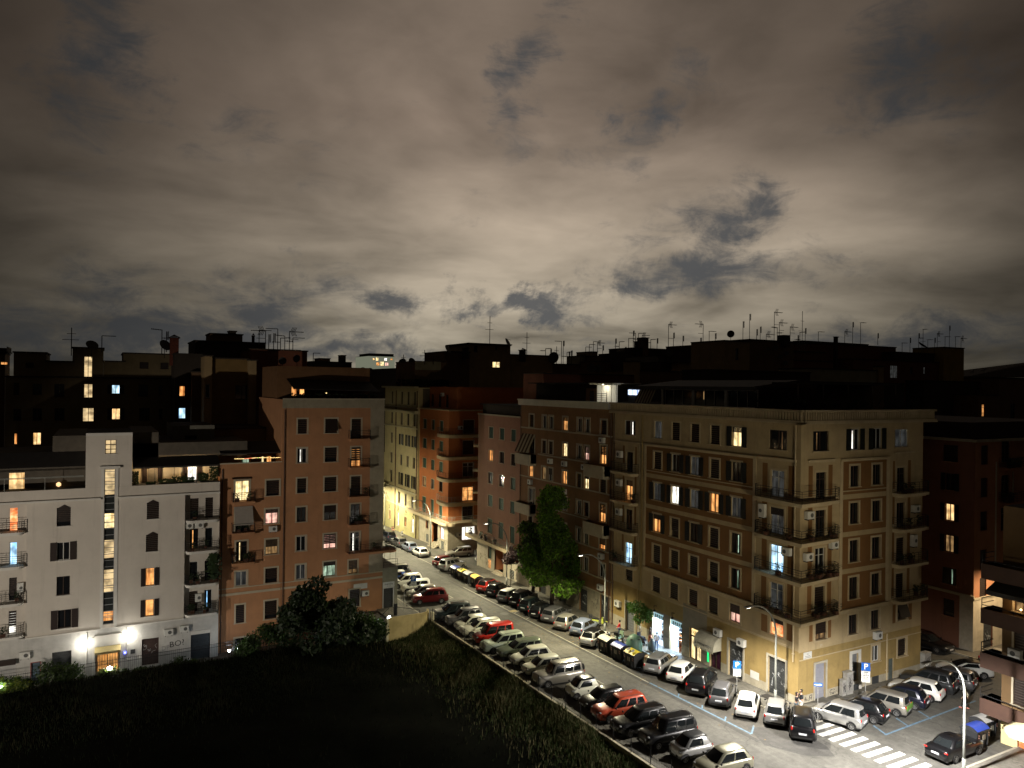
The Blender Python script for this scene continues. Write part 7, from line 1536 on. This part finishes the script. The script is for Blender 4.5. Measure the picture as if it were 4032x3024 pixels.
rear('suv', 42.2, 97.3, 72, 'silver car with shiny rear next to the far blue bin', P_['silver'])
rear('hatch', 42.6, 100.2, 74, 'dark red hatchback at the mouth of the dark gap', P_['dkred'])
GL = 'cars nose-in along the lot fence'
def nose(tp, xf, y, hd, *a, **k):           # place by the front wheel nearest the camera
    wb = TYPES[tp][9]; hw = TYPES[tp][1]/2; r = math.radians(hd); dx, dy = math.sin(r), math.cos(r); lx, ly = -dy, dx   # left side of the car
    if ly > 0: lx, ly = -lx, -ly
    return car(tp, xf-dx*wb/2-lx*(hw-.1), y-dy*wb/2-ly*(hw-.1), hd, *a, group=GL, **k)
HL = 276
nose('hatch', 34.4, 35.4, HL, 'khaki silver car cut by the bottom edge of the photo', P_['khaki'])
nose('city', 34.3, 38.0, HL, 'tiny two seater in white and dark grey near the bottom edge', P_['silver'], roof=P_['dkgrey'])
nose('jeep', 33.95, 40.35, HL, 'boxy black off-roader between the tiny two seater and the black sport utility', P_['black'])
nose('suv', 33.5, 42.8, HL, 'black sport utility with alloy wheels in the fence row', P_['black'])
nose('suv', 33.6, 45.4, HL, 'orange red sport utility in the fence row', P_['orred'])
nose('hatch', 33.75, 47.7, HL, 'black hatchback between the orange red car and the white two seater', P_['black'])
nose('city', 33.75, 50.2, HL, 'white two seater with a dark roof in the fence row', P_['offwhite'], roof=P_['dkgrey'])
nose('jeep', 33.2, 53.6, HL, 'silver off-roader with a spare wheel on its back', P_['champ'])
nose('hatch', 33.3, 56.2, HL, 'cream white three door hatchback next to the silver off-roader', P_['offwhite'])
nose('hatch', 33.6, 58.8, HL, 'cream white hatchback, fifth behind the red van', P_['offwhite'])
nose('wagon', 33.7, 61.2, HL, 'dark green grey wagon, third behind the red van', P_['greengrey'])
nose('suv', 33.0, 63.2, HL, 'pale green car directly in front of the red van', P_['palegreen'])
nose('van', 33.3, 65.9, HL, 'bright red small van in the fence row', P_['red'])
nose('wagon', 33.3, 68.7, HL, 'cream white wagon with roof rails behind the red van', P_['offwhite'])
nose('hatch', 33.3, 70.7, HL, 'cream white saloon nosed to the fence, second beyond the red van', P_['offwhite'])
nose('suv', 33.3, 72.7, HL, 'grey car second from the far end of the fence row', P_['grey'])
nose('suv', 33.0, 75.2, HL, 'very dark sport utility at the far end of the fence row by the yellow wall', P_['teal'])
GT = 'cars beside the terracotta tower'
for q in (('suv', 34.7, 83.2, 282, 'dark red crossover with alloy wheels below the far parking sign', P_['dkred'], None), ('hatch', 34.9, 85.9, 280, 'silver hatchback behind the dark red crossover', P_['champ'], None), ('mpv', 35.1, 88.7, 280, 'white boxy mini car behind the parking sign pole', P_['white'], None),
 ('suv', 35.0, 91.7, 280, 'white sport utility partly behind the tower corner', P_['white'], None), ('city', 34.7, 94.6, 280, 'white and blue tiny car half hidden by the tower', P_['blue'], P_['white']), ('suv', 35.4, 97.4, 280, 'black car most hidden behind the tower corner', P_['black'], None)): car(*q[:6], roof=q[6], group=GT)
GF = 'cars parked along the far kerb'
for tp, y, lb, pm in (('hatch', 108.9, 'small white hatchback parked alone at the near end of the far kerb', 'white'), ('hatch', 113.6, 'dark blue grey hatchback behind the small white one on the far kerb', 'bluesil'), ('wagon', 118.4, 'silver grey wagon third on the far kerb', 'grey'), ('suv', 123.8, 'dark car fourth on the far kerb by the scooters', 'navy'), ('hatch', 129.0, 'dark car mostly hidden at the end of the far kerb', 'black')): car(tp, 43.75, y, 0, lb, P_[pm], group=GF)
car('wagon', 48.9, 105.6, 276, 'dark long car across the gap beside the orange red block', P_['champ'], group='cars in the dark gap'); car('suv', 51.3, 99.9, 275, 'dark sport utility facing out of the dark gap', P_['black'], group='cars in the dark gap')
GS = 'cars angled along the side street'
def srear(tp, x, y, hd, *a, **k): L_ = TYPES[tp][0]; r = math.radians(hd); return car(tp, x+math.sin(r)*L_/2, y+math.cos(r)*L_/2, hd, *a, group=GS, **k)
M_GRN = paint('limegreen', (.16,.36,.05), 0.)
srear('mpv', 49.3, 35.6, -17, 'pale silver boxy mini car first on the side street by the zebra crossing', P_['silver'])
srear('hatch', 51.75, 35.4, -17, 'rounded black mini car second on the side street', P_['black'])
c_ = srear('mpv', 54.4, 35.5, -17, 'grey boxy car with a lime green tailgate', P_['champ'])
q = MB(); q.box(-3.65/2-.045, -3.65/2-.01, -.70, .70, .62, .98); q.build('tailgate', M_GRN, c_, local=True)['label'] = 'lime green tailgate panel'
srear('hatch', 56.9, 35.5, -17, 'black car with bright red lights between the lime green tailgate and the white hatchback', P_['navy'])
srear('hatch', 59.4, 35.9, -17, 'white hatchback with black rear glass in the middle of the side street row', P_['white'])
srear('suv', 61.9, 36.2, -17, 'dark grey car beside the white hatchback on the side street', P_['dkgrey'])
srear('wagon', 64.2, 35.9, -17, 'silver grey car behind the walking woman', P_['grey'])
car('coupe', 66.9, 38.6, -50, 'white sporty car with a black roof partly behind the near balconies', P_['white'], roof=P_['black'], group=GS)
car('sedan', 71.2, 44.6, 180, 'dark car with shiny rear lamps at the far corner across the side street', P_['black'], group=GS)
car('hatch', 72.5, 38.6, 95, 'pale car glimpsed between the near balconies', P_['silver'], group=GS)
car('sedan', 51.4, 30.2, 90, 'black saloon at the bottom right beside the blue bins', P_['black'], group=GS)

# ================================================================== bins
M_BIN = mat('bin_dark_grey', (.022,.023,.025), .5, var=.15); M_RFL = mat('sticker_reflective', (.55,.30,.24), .4, var=.2); M_LBL = mat('label_pale', (.40,.38,.30), .5, var=.15)
def rbin(x, y, rz, lid, label, holes=0, group='large wheeled rubbish bins', w=1.55):
    b = thing('rubbish_bin', label, 'rubbish bin', (x, y, gz(y)), rz, group); g = MB()      # front faces local -X
    i = len(g.v); P = [(-.50,-w/2+.06,.18),(.50,-w/2+.06,.18),(.50,w/2-.06,.18),(-.50,w/2-.06,.18),(-.60,-w/2,1.2),(.60,-w/2,1.2),(.60,w/2,1.2),(-.60,w/2,1.2)]; g.v += P
    for f in ((0,3,2,1),(4,5,6,7),(0,1,5,4),(1,2,6,5),(2,3,7,6),(3,0,4,7)): g.f.append(f); g.m.append(0)
    g.box(-.63, .63, -w/2-.03, w/2+.03, 1.16, 1.24)
    for yy in (-w*.3, 0, w*.3): g.box(-.62, -.5, yy-.03, yy+.03, .2, 1.16)
    for sx in (-.42, .42):
        for sy in (-w/2+.12, w/2-.12): g.lathe([(.07,0),(.1,.03),(.1,.1),(.07,.13)], (sx, sy, .03), 8)
    g.build('body', M_BIN, b, local=True); g = MB(); n = 7; pr = [(-.60+1.2*k/n, 1.24+.42*math.sin(math.pi*(.12+.76*k/n))**.8-.15) for k in range(n+1)]
    for k in range(n): (a, c), (d, e) = pr[k], pr[k+1]; g.quad([(a,-w/2+.03,c),(d,-w/2+.03,e),(d,w/2-.03,e),(a,w/2-.03,c)])
    g.build('lid', lid, b, local=True)
    for s in (-1, 1): g = MB(); g.quad([(a, s*(w/2-.02), c) for a, c in pr]+[(.6,s*(w/2-.02),1.24),(-.6,s*(w/2-.02),1.24)]); g.build('lid_side', M_BIN, b, local=True)
    if holes:
        g = MB()
        for yy in (-.3, .3): g.quad([(-.36+.17*math.cos(t*.5236), yy+.19*math.sin(t*.5236), 1.58+.1*math.cos(t*.5236)) for t in range(12)])
        g.build('drop_hole', M_TRIM, b, local=True)
    for yy in (-w/2+.2, w/2-.2): 
        g = MB()
        for k in range(2): g.quad([(-.60,yy-.11,.75+k*.17),(-.60,yy+.11,.83+k*.17),(-.61,yy+.11,.93+k*.17),(-.61,yy-.11,.85+k*.17)])
        g.build('reflective_sticker', M_RFL, b, local=True)
    g = MB(); g.box(-.615, -.60, -.17, .17, .62, .98); g.build('label_plate', M_LBL, b, local=True); return b
LY = mat('lid_yellow', (.62,.50,.03), .45, var=.12); LB = mat('lid_blue', (.03,.06,.32), .4, var=.12); LW = mat('lid_grey_white', (.46,.44,.34), .5, var=.12); LO = mat('lid_orange_yellow', (.52,.34,.08), .5, var=.12); LS = mat('lid_silver', (.34,.34,.33), .5, var=.12)
rbin(42.65, 54.2, 0, LY, 'bin with a yellow lid and two round holes beside the silver wagon', 1); rbin(42.75, 56.35, .04, LB, 'bin with a blue lid between the yellow and the grey lidded bins'); rbin(42.85, 58.6, .03, LW, 'bin with a ribbed grey white lid beside the white black roofed car')
rbin(42.95, 87.4, 0, LO, 'bin with an orange yellow lid, nearest of the far bins'); rbin(42.95, 89.6, 0, LS, 'bin with a silver lid, second of the far bins'); rbin(42.95, 91.5, 0, LY, 'bin with a yellow lid among the far bins', 1); rbin(42.9, 93.5, 0, LB, 'bin with a blue lid at the end of the far bins')
rbin(54.0, 30.35, math.pi/2, LB, 'bin with a domed bright blue lid beside the black saloon'); rbin(56.0, 30.9, math.pi/2, LS, 'dark bin partly hidden behind the near block balconies')
MC['lid_blue'].node_tree.nodes['Principled BSDF'].inputs['Roughness'].default_value = .4
b = thing('bottle_bank', 'green bell shaped bottle bank on the pavement behind the blue bin', 'bottle bank', (45.1, 57.3, gz(57.3))); g = MB(); g.lathe([(.72,0),(.80,.15),(.80,.7),(.70,1.2),(.48,1.55),(.2,1.7),(.05,1.72)], (0,0,0), 18); g.build('body', mat('bell_green', (.09,.17,.12), .5, var=.12), b, local=True, smooth=True)
g = MB()
for a in (3.6, 4.9): g.lathe([(.13,-.02),(.13,.03)], (.58*math.cos(a), .58*math.sin(a), 1.38), 10)
g.build('drop_hole', M_TRIM, b, local=True)
b = thing('rubbish_sack', 'tied grey blue rubbish sack on a stand between the bottle bank and the shops', 'rubbish sack', (46.6, 56.5, gz(56.5)+.12)); g = MB(); g.lathe([(.18,0),(.36,.15),(.38,.5),(.28,.85),(.10,1.05),(.2,1.15),(.05,1.18)], (0,0,0), 12); g.build('sack', mat('sack_blue_grey', (.06,.08,.09), .35, var=.3, vs_=5), b, local=True, smooth=True)
g = MB()
for a in (0, 2.1, 4.2): g.tube([(.42*math.cos(a),.42*math.sin(a),0),(.36*math.cos(a),.36*math.sin(a),1.1)], .02, 4)
g.build('stand', M_IRON, b, local=True)
b = thing('cardboard_box', 'crushed cardboard box with weeds behind the yellow bin', 'cardboard box', (45.0, 55.2, gz(55.2)+.0)); g = MB(); g.box(-.35,.35,-.25,.25,0,.3); g.quad([(-.35,-.25,.3),(.35,-.25,.3),(.4,-.5,.42),(-.3,-.5,.4)]); g.build('box', mat('cardboard', (.28,.19,.10), .9), b, local=True)
# ================================================================== cabinets, signs
def cabinet(x, y, w, d, h, label):
    b = thing('utility_cabinet', label, 'cabinet', (x, y, gz(y)+.12), 0, 'grey utility cabinets'); g = MB(); g.box(-w/2, w/2, -d/2, d/2, 0, h); g.box(-w/2-.03, w/2+.03, -d/2-.03, d/2+.03, h, h+.07); g.build('body', mat('cabinet_grey', (.34,.33,.30), .6, var=.25, vs_=3, stain=.3), b, local=True)
    g = MB(); g.box(-w/2+.06, w/2-.06, -d/2-.02, -d/2-.002, .15, h-.1); g.build('door', mat('cabinet_door', (.30,.29,.27), .6, var=.3, vs_=4), b, local=True); F_ = Fac('Y', -d/2-.02)
    q = MB(); rr = random.Random(int(x*10))
    for k in range(4): q.tube([(rr.uniform(-w*.35,w*.35), -d/2-.03, rr.uniform(.3,h-.2)) for _ in range(4)], .014, 4)
    q.build('scribble', M_GRAFD, b, local=True)
cabinet(54.0, 40.55, .75, .42, 1.75, 'tall grey cabinet against the side wall of the corner block'); cabinet(53.3, 40.5, .45, .3, 1.25, 'narrow grey post cabinet left of the tall one'); cabinet(64.6, 40.7, .9, .5, 1.6, 'grey cabinet at the end corner of the cream block')
M_PB = mat('sign_blue', (.010,.11,.46), .4, var=.03); M_PW = mat('sign_white', (.72,.72,.68), .4, var=.05)
def psign(x, y, px, pyt, label, yaw, wd=.60, two=1.0, small=False):
    z0 = gz(y)+.12; _, zt = on_y(px, pyt, y); H = zt-z0; b = thing('parking_sign', label, 'sign', (x, y, z0), yaw, 'parking signs on poles'); g = MB(); g.tube([(0,.03,0),(0,.03,H)], .03, 6); g.build('pole', mat('pole_galvanised', (.42,.42,.40), .4, metal=.4, var=.4, vs_=8), b, local=True)
    g = MB(); g.box(-wd/2, wd/2, -.02, 0, H-wd, H); p_ = g.build('sign_panel', M_PB, b, local=True); g = MB(); g.box(-wd/2, wd/2, -.02, 0, H-wd*(1+two)-.03, H-wd-.03); q_ = g.build('info_panel', M_PW, b, local=True)
    def tx(s, size, xx, zz, m_, par, yy=-.023):
        cu = D.curves.new('t', 'FONT'); cu.body = s; cu.size = size; cu.align_x = 'CENTER'; cu.align_y = 'CENTER'; cu.extrude = .002; cu.offset = size*.02; o = D.objects.new('t', cu); COL.objects.link(o); me = D.meshes.new_from_object(o.evaluated_get(bpy.context.evaluated_depsgraph_get())); D.objects.remove(o)
        me.materials.clear(); me.materials.append(m_); me.transform(Matrix(((1,0,0),(0,0,-1),(0,1,0))).to_4x4()); o = D.objects.new('lettering', me); COL.objects.link(o); o.parent = par; o.location = (xx, yy, zz)
    tx('P', wd*.95, 0, H-wd*.5, mat('sign_letter_white', (.85,.85,.85), .4, var=0), p_)
    g = MB(); g.box(-wd*.28, wd*.28, -.024, -.021, H-wd*1.20, H-wd*1.12); g.build('pictogram', M_TRIM, q_, local=True); zz = H-wd*1.36
    for k in range(int(4*two)-1):
        s = ['0-24','8.00-20.00','lun - sab','2 h max'][k % 4]; tx(s, wd*.17, 0, zz, MC['dark_lettering'], q_); zz -= wd*.20
    return b
psign(45.63, 44.57, 2897, 2604, 'blue parking sign on a pole beside the grey small car with round tailgate', -.62, .62, .95)
psign(53.9, 38.87, 3405, 2610, 'blue parking sign over a tall white panel before the side street cars', -.75, .66, 1.35)
psign(32.63, 83.19, 1632, 2268, 'blue parking sign beside the dark red crossover at the terracotta tower', -.4, .62, .8)
b = thing('street_sign', 'small blue and white arrow sign on a pole at the zebra crossing', 'sign', (47.15, 37.95, gz(38)+.1), -.75); _, zt = on_y(3223, 2688, 37.95); H = zt-b.location.z
g = MB(); g.tube([(0,0,0),(0,0,H)], .025, 6); g.build('pole', MC['pole_galvanised'], b, local=True); g = MB(); g.box(-.30,.30,-.03,0,H-.26,H); g.build('sign_panel', M_PB, b, local=True); g = MB(); g.quad([(-.26,-.035,H-.18),(.10,-.035,H-.18),(.10,-.035,H-.23),(.26,-.035,H-.13),(.10,-.035,H-.03),(.10,-.035,H-.08),(-.26,-.035,H-.08)]); g.build('arrow', M_PW, b, local=True)
b = thing('sign_post', 'thin bare post left of the far parking sign', 'post', (30.6, 80.95, gz(81)+.1)); g = MB(); g.tube([(0,0,0),(0,0,2.9)], .03, 6); g.build('pole', MC['pole_galvanised'], b, local=True)

# ================================================================== scooters
def scooter(x, y, rz, body, label, case=False):
    b = thing('scooter', label, 'scooter', (x, y, gz(y)+.12), rz, 'scooters on the pavement')
    for sx in (-.62, .62):
        w = MB()
        for k in range(12):
            a0, a1 = 2*math.pi*k/12, 2*math.pi*(k+1)/12
            for (r0, y0), (r1, y1) in zip([(.12,-.05),(.24,-.05),(.26,0),(.24,.05),(.12,.05)], [(.24,-.05),(.26,0),(.24,.05),(.12,.05),(.12,-.05)]): w.quad([(sx+r0*math.cos(a0),y0,.26+r0*math.sin(a0)),(sx+r0*math.cos(a1),y0,.26+r0*math.sin(a1)),(sx+r1*math.cos(a1),y1,.26+r1*math.sin(a1)),(sx+r1*math.cos(a0),y1,.26+r1*math.sin(a0))])
        w.build('wheel', M_TYRE, b, local=True)
    def hull(pr, w0, m_, n):
        g = MB(); g.quad([(a, w0, c) for a, c in pr]); g.quad([(a, -w0, c) for a, c in pr])
        for k in range(len(pr)): (a, c), (d, e) = pr[k], pr[(k+1) % len(pr)]; g.quad([(a,-w0,c),(d,-w0,e),(d,w0,e),(a,w0,c)])
        g.build(n, m_, b, local=True)
    hull([(-.95,.62),(-.55,.42),(-.05,.36),(-.02,.70),(-.6,.78)], .15, body, 'rear_body'); hull([(-.02,.30),(.32,.28),(.34,.34),(-.02,.36)], .14, M_TRIM, 'footboard'); hull([(.32,.30),(.50,.45),(.46,.98),(.36,1.02),(.28,.6)], .19, body, 'front_shield'); hull([(.40,.5),(.95,.50),(.80,.58),(.45,.62)], .08, body, 'front_mudguard')
    hull([(-.72,.79),(-.02,.72),(.02,.78),(-.3,.86),(-.7,.88)], .14, M_TRIM, 'seat'); g = MB(); g.tube([(.36,-.34,1.06),(.42,0,1.04),(.36,.34,1.06)], .02, 5); g.tube([(.42,0,1.04),(.62,0,.26)], .03, 5); g.tube([(.38,.26,1.06),(.40,.30,1.25)], .012, 4); g.tube([(.38,-.26,1.06),(.40,-.30,1.25)], .012, 4); g.build('handlebar', M_IRON, b, local=True)
    g = MB(); g.lathe([(.02,-.06),(.09,0),(.02,.06)], (.50,0,.95), 8); g.build('headlight', M_HEAD, b, local=True)
    if case: g = MB(); g.box(-1.05,-.68,-.2,.2,.9,1.2); g.build('top_case', M_TRIM, b, local=True)
scooter(45.6+1.1, 65.4, -.6, mat('scooter_yellow', (.45,.50,.08), .35, var=.1), 'scooter with yellow shield left of the middle street lamp', True)
scooter(45.6, 60.2, .5, mat('scooter_green_white', (.25,.34,.22), .35, var=.1), 'scooter beside the person in red behind the white small car', True)
scooter(46.6, 124.6, 1.3, mat('scooter_white', (.55,.53,.50), .35, var=.1), 'pale scooter against the yellow block, nearer one'); scooter(46.8, 129.9, 1.4, mat('scooter_pink', (.45,.22,.16), .35, var=.1), 'reddish scooter against the yellow block, farther one')
scooter(47.0, 56.9+1.8, 1.4, P_['navy'], 'dark scooter parked at the lit shop door')

# ================================================================== people
SKIN = mat('skin', (.42,.26,.18), .55, var=.05)
def skinmesh(name, chains, m_, parent, sub=1):
    """chains: lists of (key, x, y, z, r); shared keys join the chains into one continuous graph"""
    V = {}; E_ = []; order = []
    for ch in chains:
        for i, (k, x, y, z, r) in enumerate(ch):
            if k not in V: V[k] = (len(order), r); order.append((x, y, z))
            if i: E_.append((V[ch[i-1][0]][0], V[k][0]))
    me = D.meshes.new(name); me.from_pydata(order, E_, []); o = D.objects.new(name, me); COL.objects.link(o); o.parent = parent
    md = o.modifiers.new('Skin', 'SKIN'); sv = me.skin_vertices[0].data if me.skin_vertices else None
    if sv is None:
        bm = bmesh.new(); bm.from_mesh(me); bm.verts.layers.skin.verify(); bm.to_mesh(me); bm.free(); sv = me.skin_vertices[0].data
    for k, (i, r) in V.items(): rr_ = r if isinstance(r, tuple) else (r, r); sv[i].radius = rr_; sv[i].use_root = False
    sv[0].use_root = True
    s = o.modifiers.new('Sub', 'SUBSURF'); s.levels = sub; s.render_levels = sub; me.materials.append(m_)
    md.use_smooth_shade = True; return o
def person(x, y, z, rz, label, H=1.70, legs=((.10,0),(-.10,0)), arms=((.12,-.05,0),(.12,-.05,0)), top=(.2,.2,.2), bottom=(.1,.1,.1), hair=(.02,.015,.01), shoe=(.03,.03,.03), lean=0., bag=None, skirt=False, longhair=False, seed=0):
    """faces local +X; legs: (forward foot offset, side) per leg; arms: (hand forward, side offset, raise) per arm"""
    b = thing('person', label, 'person', (x, y, z), rz); k = H/1.7; hipz = .90*k; sh = 1.40*k; L0 = lean
    mt = mat('cloth_%d_top' % seed, top, .8, var=.15, vs_=6); mbm = mat('cloth_%d_bottom' % seed, bottom, .8, var=.15, vs_=6); mh = mat('hair_%d' % seed, hair, .6, var=.2); ms = mat('shoe_%d' % seed, shoe, .6, var=.1)
    pel = ('pel', 0, 0, hipz, (.13*k, .10*k)); ch = [[pel, ('wai', L0*.3, 0, 1.08*k, (.125*k,.09*k)), ('che', L0*.7, 0, 1.28*k, (.15*k,.10*k)), ('nkb', L0, 0, sh+.03, .065*k), ('nek', L0+.01, 0, 1.48*k, .05*k), ('hd0', L0+.02, 0, 1.55*k, .075*k), ('hd1', L0+.02, 0, 1.62*k, .092*k), ('hd2', L0+.01, 0, 1.69*k, .07*k)], [('hd0', 0,0,0,0), ('chn', L0+.09, 0, 1.535*k, .03*k)], [('hd1', 0,0,0,0), ('nose', L0+.125, 0, 1.60*k, .016*k)]]
    legc = []; shoes = []
    for i, sd in enumerate((1, -1)):
        fx, kn = legs[i]; hx = fx*.45+kn; y0 = sd*.09*k
        lc = [pel, ('hip%d' % i, 0, y0, hipz-.06, .085*k), ('kne%d' % i, hx, y0+sd*.01, .48*k, .058*k), ('ank%d' % i, fx, y0, .09*k, .038*k), ('toe%d' % i, fx+.15*k, y0, .035*k, .03*k)]
        ch.append(lc); legc.append(lc); shoes.append((fx, y0))
    armc = []
    for i, sd in enumerate((1, -1)):
        hx, so, up = arms[i]; s0 = ('sho%d' % i, L0, sd*.185*k, sh-.02, .055*k); wr = Vector((L0+hx, sd*(.22*k+so), .84*k+up)); S0 = Vector((L0, sd*.185*k, sh-.02)); eb = (S0+wr)/2+Vector((-.07, sd*.05, -.02)) if hx < .35 else (S0+wr)/2+Vector((-.03, sd*.05, -.10))
        d = (wr-eb).normalized(); pm = wr+d*.07*k; ac = [('che',0,0,0,0), s0, ('elb%d' % i, *eb, .040*k), ('wri%d' % i, *wr, .026*k), ('plm%d' % i, *pm, (.036*k,.018*k))]; ch.append(ac); armc.append(ac)
        a = d.orthogonal().normalized() if abs(d.y) > .9 else d.cross(Vector((0,1,0))).normalized()
        for f in range(4):
            o_ = a*((f-1.5)*.019*k); ln = (.068,.078,.074,.058)[f]*k; ch.append([('plm%d' % i,0,0,0,0), ('f%d%da' % (i,f), *(pm+o_+d*ln*.5), .009*k), ('f%d%db' % (i,f), *(pm+o_+d*ln+Vector((.012,0,0))), .007*k)])
        ch.append([('wri%d' % i,0,0,0,0), ('th%da' % i, *(wr+a*-.035*k+d*.035), .010*k), ('th%db' % i, *(wr+a*-.05*k+d*.075), .008*k)])
    skinmesh('body', ch, SKIN, b)
    R = lambda c, s, e=None: [(q[0], q[1], q[2], q[3], tuple(v*s for v in q[4]) if isinstance(q[4], tuple) else q[4]*s) for q in c]
    sp = [('pel', 0, 0, hipz-.02, (.145*k,.115*k)), ('wai', L0*.3, 0, 1.08*k, (.14*k,.105*k)), ('che', L0*.7, 0, 1.28*k, (.165*k,.115*k)), ('nkb', L0, 0, sh+.02, .075*k)]
    skinmesh('jacket', [sp]+[R(c[:4], 1.25)[:1]+R(c[1:4], 1.25) for c in armc], mt, b)
    if skirt: g = MB(); g.lathe([(.15,hipz+.05),(.19,hipz-.25),(.24,hipz-.5),(.26,.25)], (0,0,0), 12); g.build('skirt', mbm, b, local=True, smooth=True)
    else: skinmesh('trousers', [R(c[:1], 1.08)+R(c[1:4], 1.2) for c in legc], mbm, b)
    for fx, y0 in shoes: g = MB(); g.lathe([(.05,0),(.05,.05),(.035,.09)], (0,0,0), 10); g.v = [(fx+.05+v[0]*2.6, y0+v[1], v[2]) for v in g.v]; g.build('shoe', ms, b, local=True, smooth=True)
    g = MB(); g.lathe([(.05,1.745*k),(.088,1.71*k),(.104,1.65*k),(.100,1.59*k),(.075,1.53*k)]+([(.08,1.42*k),(.05,1.30*k)] if longhair else []), (L0-.022,0,0), 12); g.build('hair', mh, b, local=True, smooth=True)
    if bag: c, (bx, by, bz, sx, sy, sz), nm = bag; g = MB(); g.box(bx-sx, bx+sx, by-sy, by+sy, bz-sz, bz+sz); g.tube([(bx,by-sy*.6,bz+sz),(L0*.5,0,sh+.04),(bx,by+sy*.6,bz+sz)], .012, 4); g.build(nm, mat('bag_%d' % seed, c, .7), b, local=True)
    return b
G2 = lambda y: gz(y)+.125
person(46.5, 61.5, G2(61.5), 2.6, 'person in a red top and blue jeans standing by the scooters', 1.66, top=(.45,.015,.02), bottom=(.05,.09,.20), arms=((.25,-.03,.15),(.22,-.03,.1)), seed=1)
person(47.2, 56.5, G2(56.5), .9, 'person in blue jeans with a white backpack before the lit shops', 1.70, top=(.05,.06,.10), bottom=(.08,.14,.30), arms=((.22,-.02,.12),(.2,-.02,.12)), bag=((.55,.55,.58), (-.2,0,1.22,.08,.14,.18), 'backpack'), seed=2)
person(47.7, 58.1, G2(58.1), -.4, 'person in a long orange brown dress beside the young tree', 1.62, top=(.10,.05,.04), bottom=(.32,.10,.05), skirt=True, longhair=True, arms=((.18,-.02,.1),(.18,-.02,.1)), seed=3)
person(46.95, 39.75, G2(39.75), -1.35, 'long haired person in a dark jacket and jeans hugging the other at the corner', 1.66, legs=((.05,0),(.0,.02)), arms=((.34,-.06,.36),(.32,-.05,.30)), top=(.012,.012,.014), bottom=(.13,.17,.20), hair=(.02,.012,.008), longhair=True, lean=.04, seed=4)
person(47.55, 39.75, G2(39.75), 2.9, 'person in a black jacket and white trousers leaning on the corner, legs apart', 1.76, legs=((.28,.02),(-.12,.05)), arms=((.30,-.05,.25),(.30,-.05,.28)), top=(.014,.015,.020), bottom=(.58,.55,.50), shoe=(.5,.5,.48), lean=.05, seed=5)
person(59.7, 34.35, gz(34.35)+.01, 1.9, 'woman in a cream jacket and black trousers walking with a yellow bag', 1.64, legs=((.24,.03),(-.22,.02)), arms=((.16,-.02,.06),(-.14,0,.05)), top=(.55,.50,.36), bottom=(.012,.012,.014), shoe=(.45,.16,.12), longhair=False, bag=((.62,.50,.04), (-.05,-.26,.88,.10,.05,.14), 'shoulder_bag'), seed=6)
D.objects.remove(D.objects['tmp']) if 'tmp' in D.objects else None

b = thing('parasol', 'pale yellow cafe parasol at the bottom right corner under the near block', 'parasol', (53.9, 26.6, gz(27)+.12)); g = MB()
for k in range(8):
    a0, a1 = math.pi/4*k+.39, math.pi/4*(k+1)+.39; g.quad([(0,0,2.75),(1.7*math.cos(a0),1.7*math.sin(a0),2.2),(1.7*math.cos(a1),1.7*math.sin(a1),2.2)]); g.quad([(1.7*math.cos(a0),1.7*math.sin(a0),2.2),(1.7*math.cos(a1),1.7*math.sin(a1),2.2),(1.7*math.cos(a1),1.7*math.sin(a1),2.02),(1.7*math.cos(a0),1.7*math.sin(a0),2.02)])
g.build('canopy', mat('parasol_cream', (.66,.58,.34), .8, var=.1), b, local=True); g = MB(); g.tube([(0,0,0),(0,0,2.78)], .03, 6); g.build('pole', M_WFD, b, local=True)
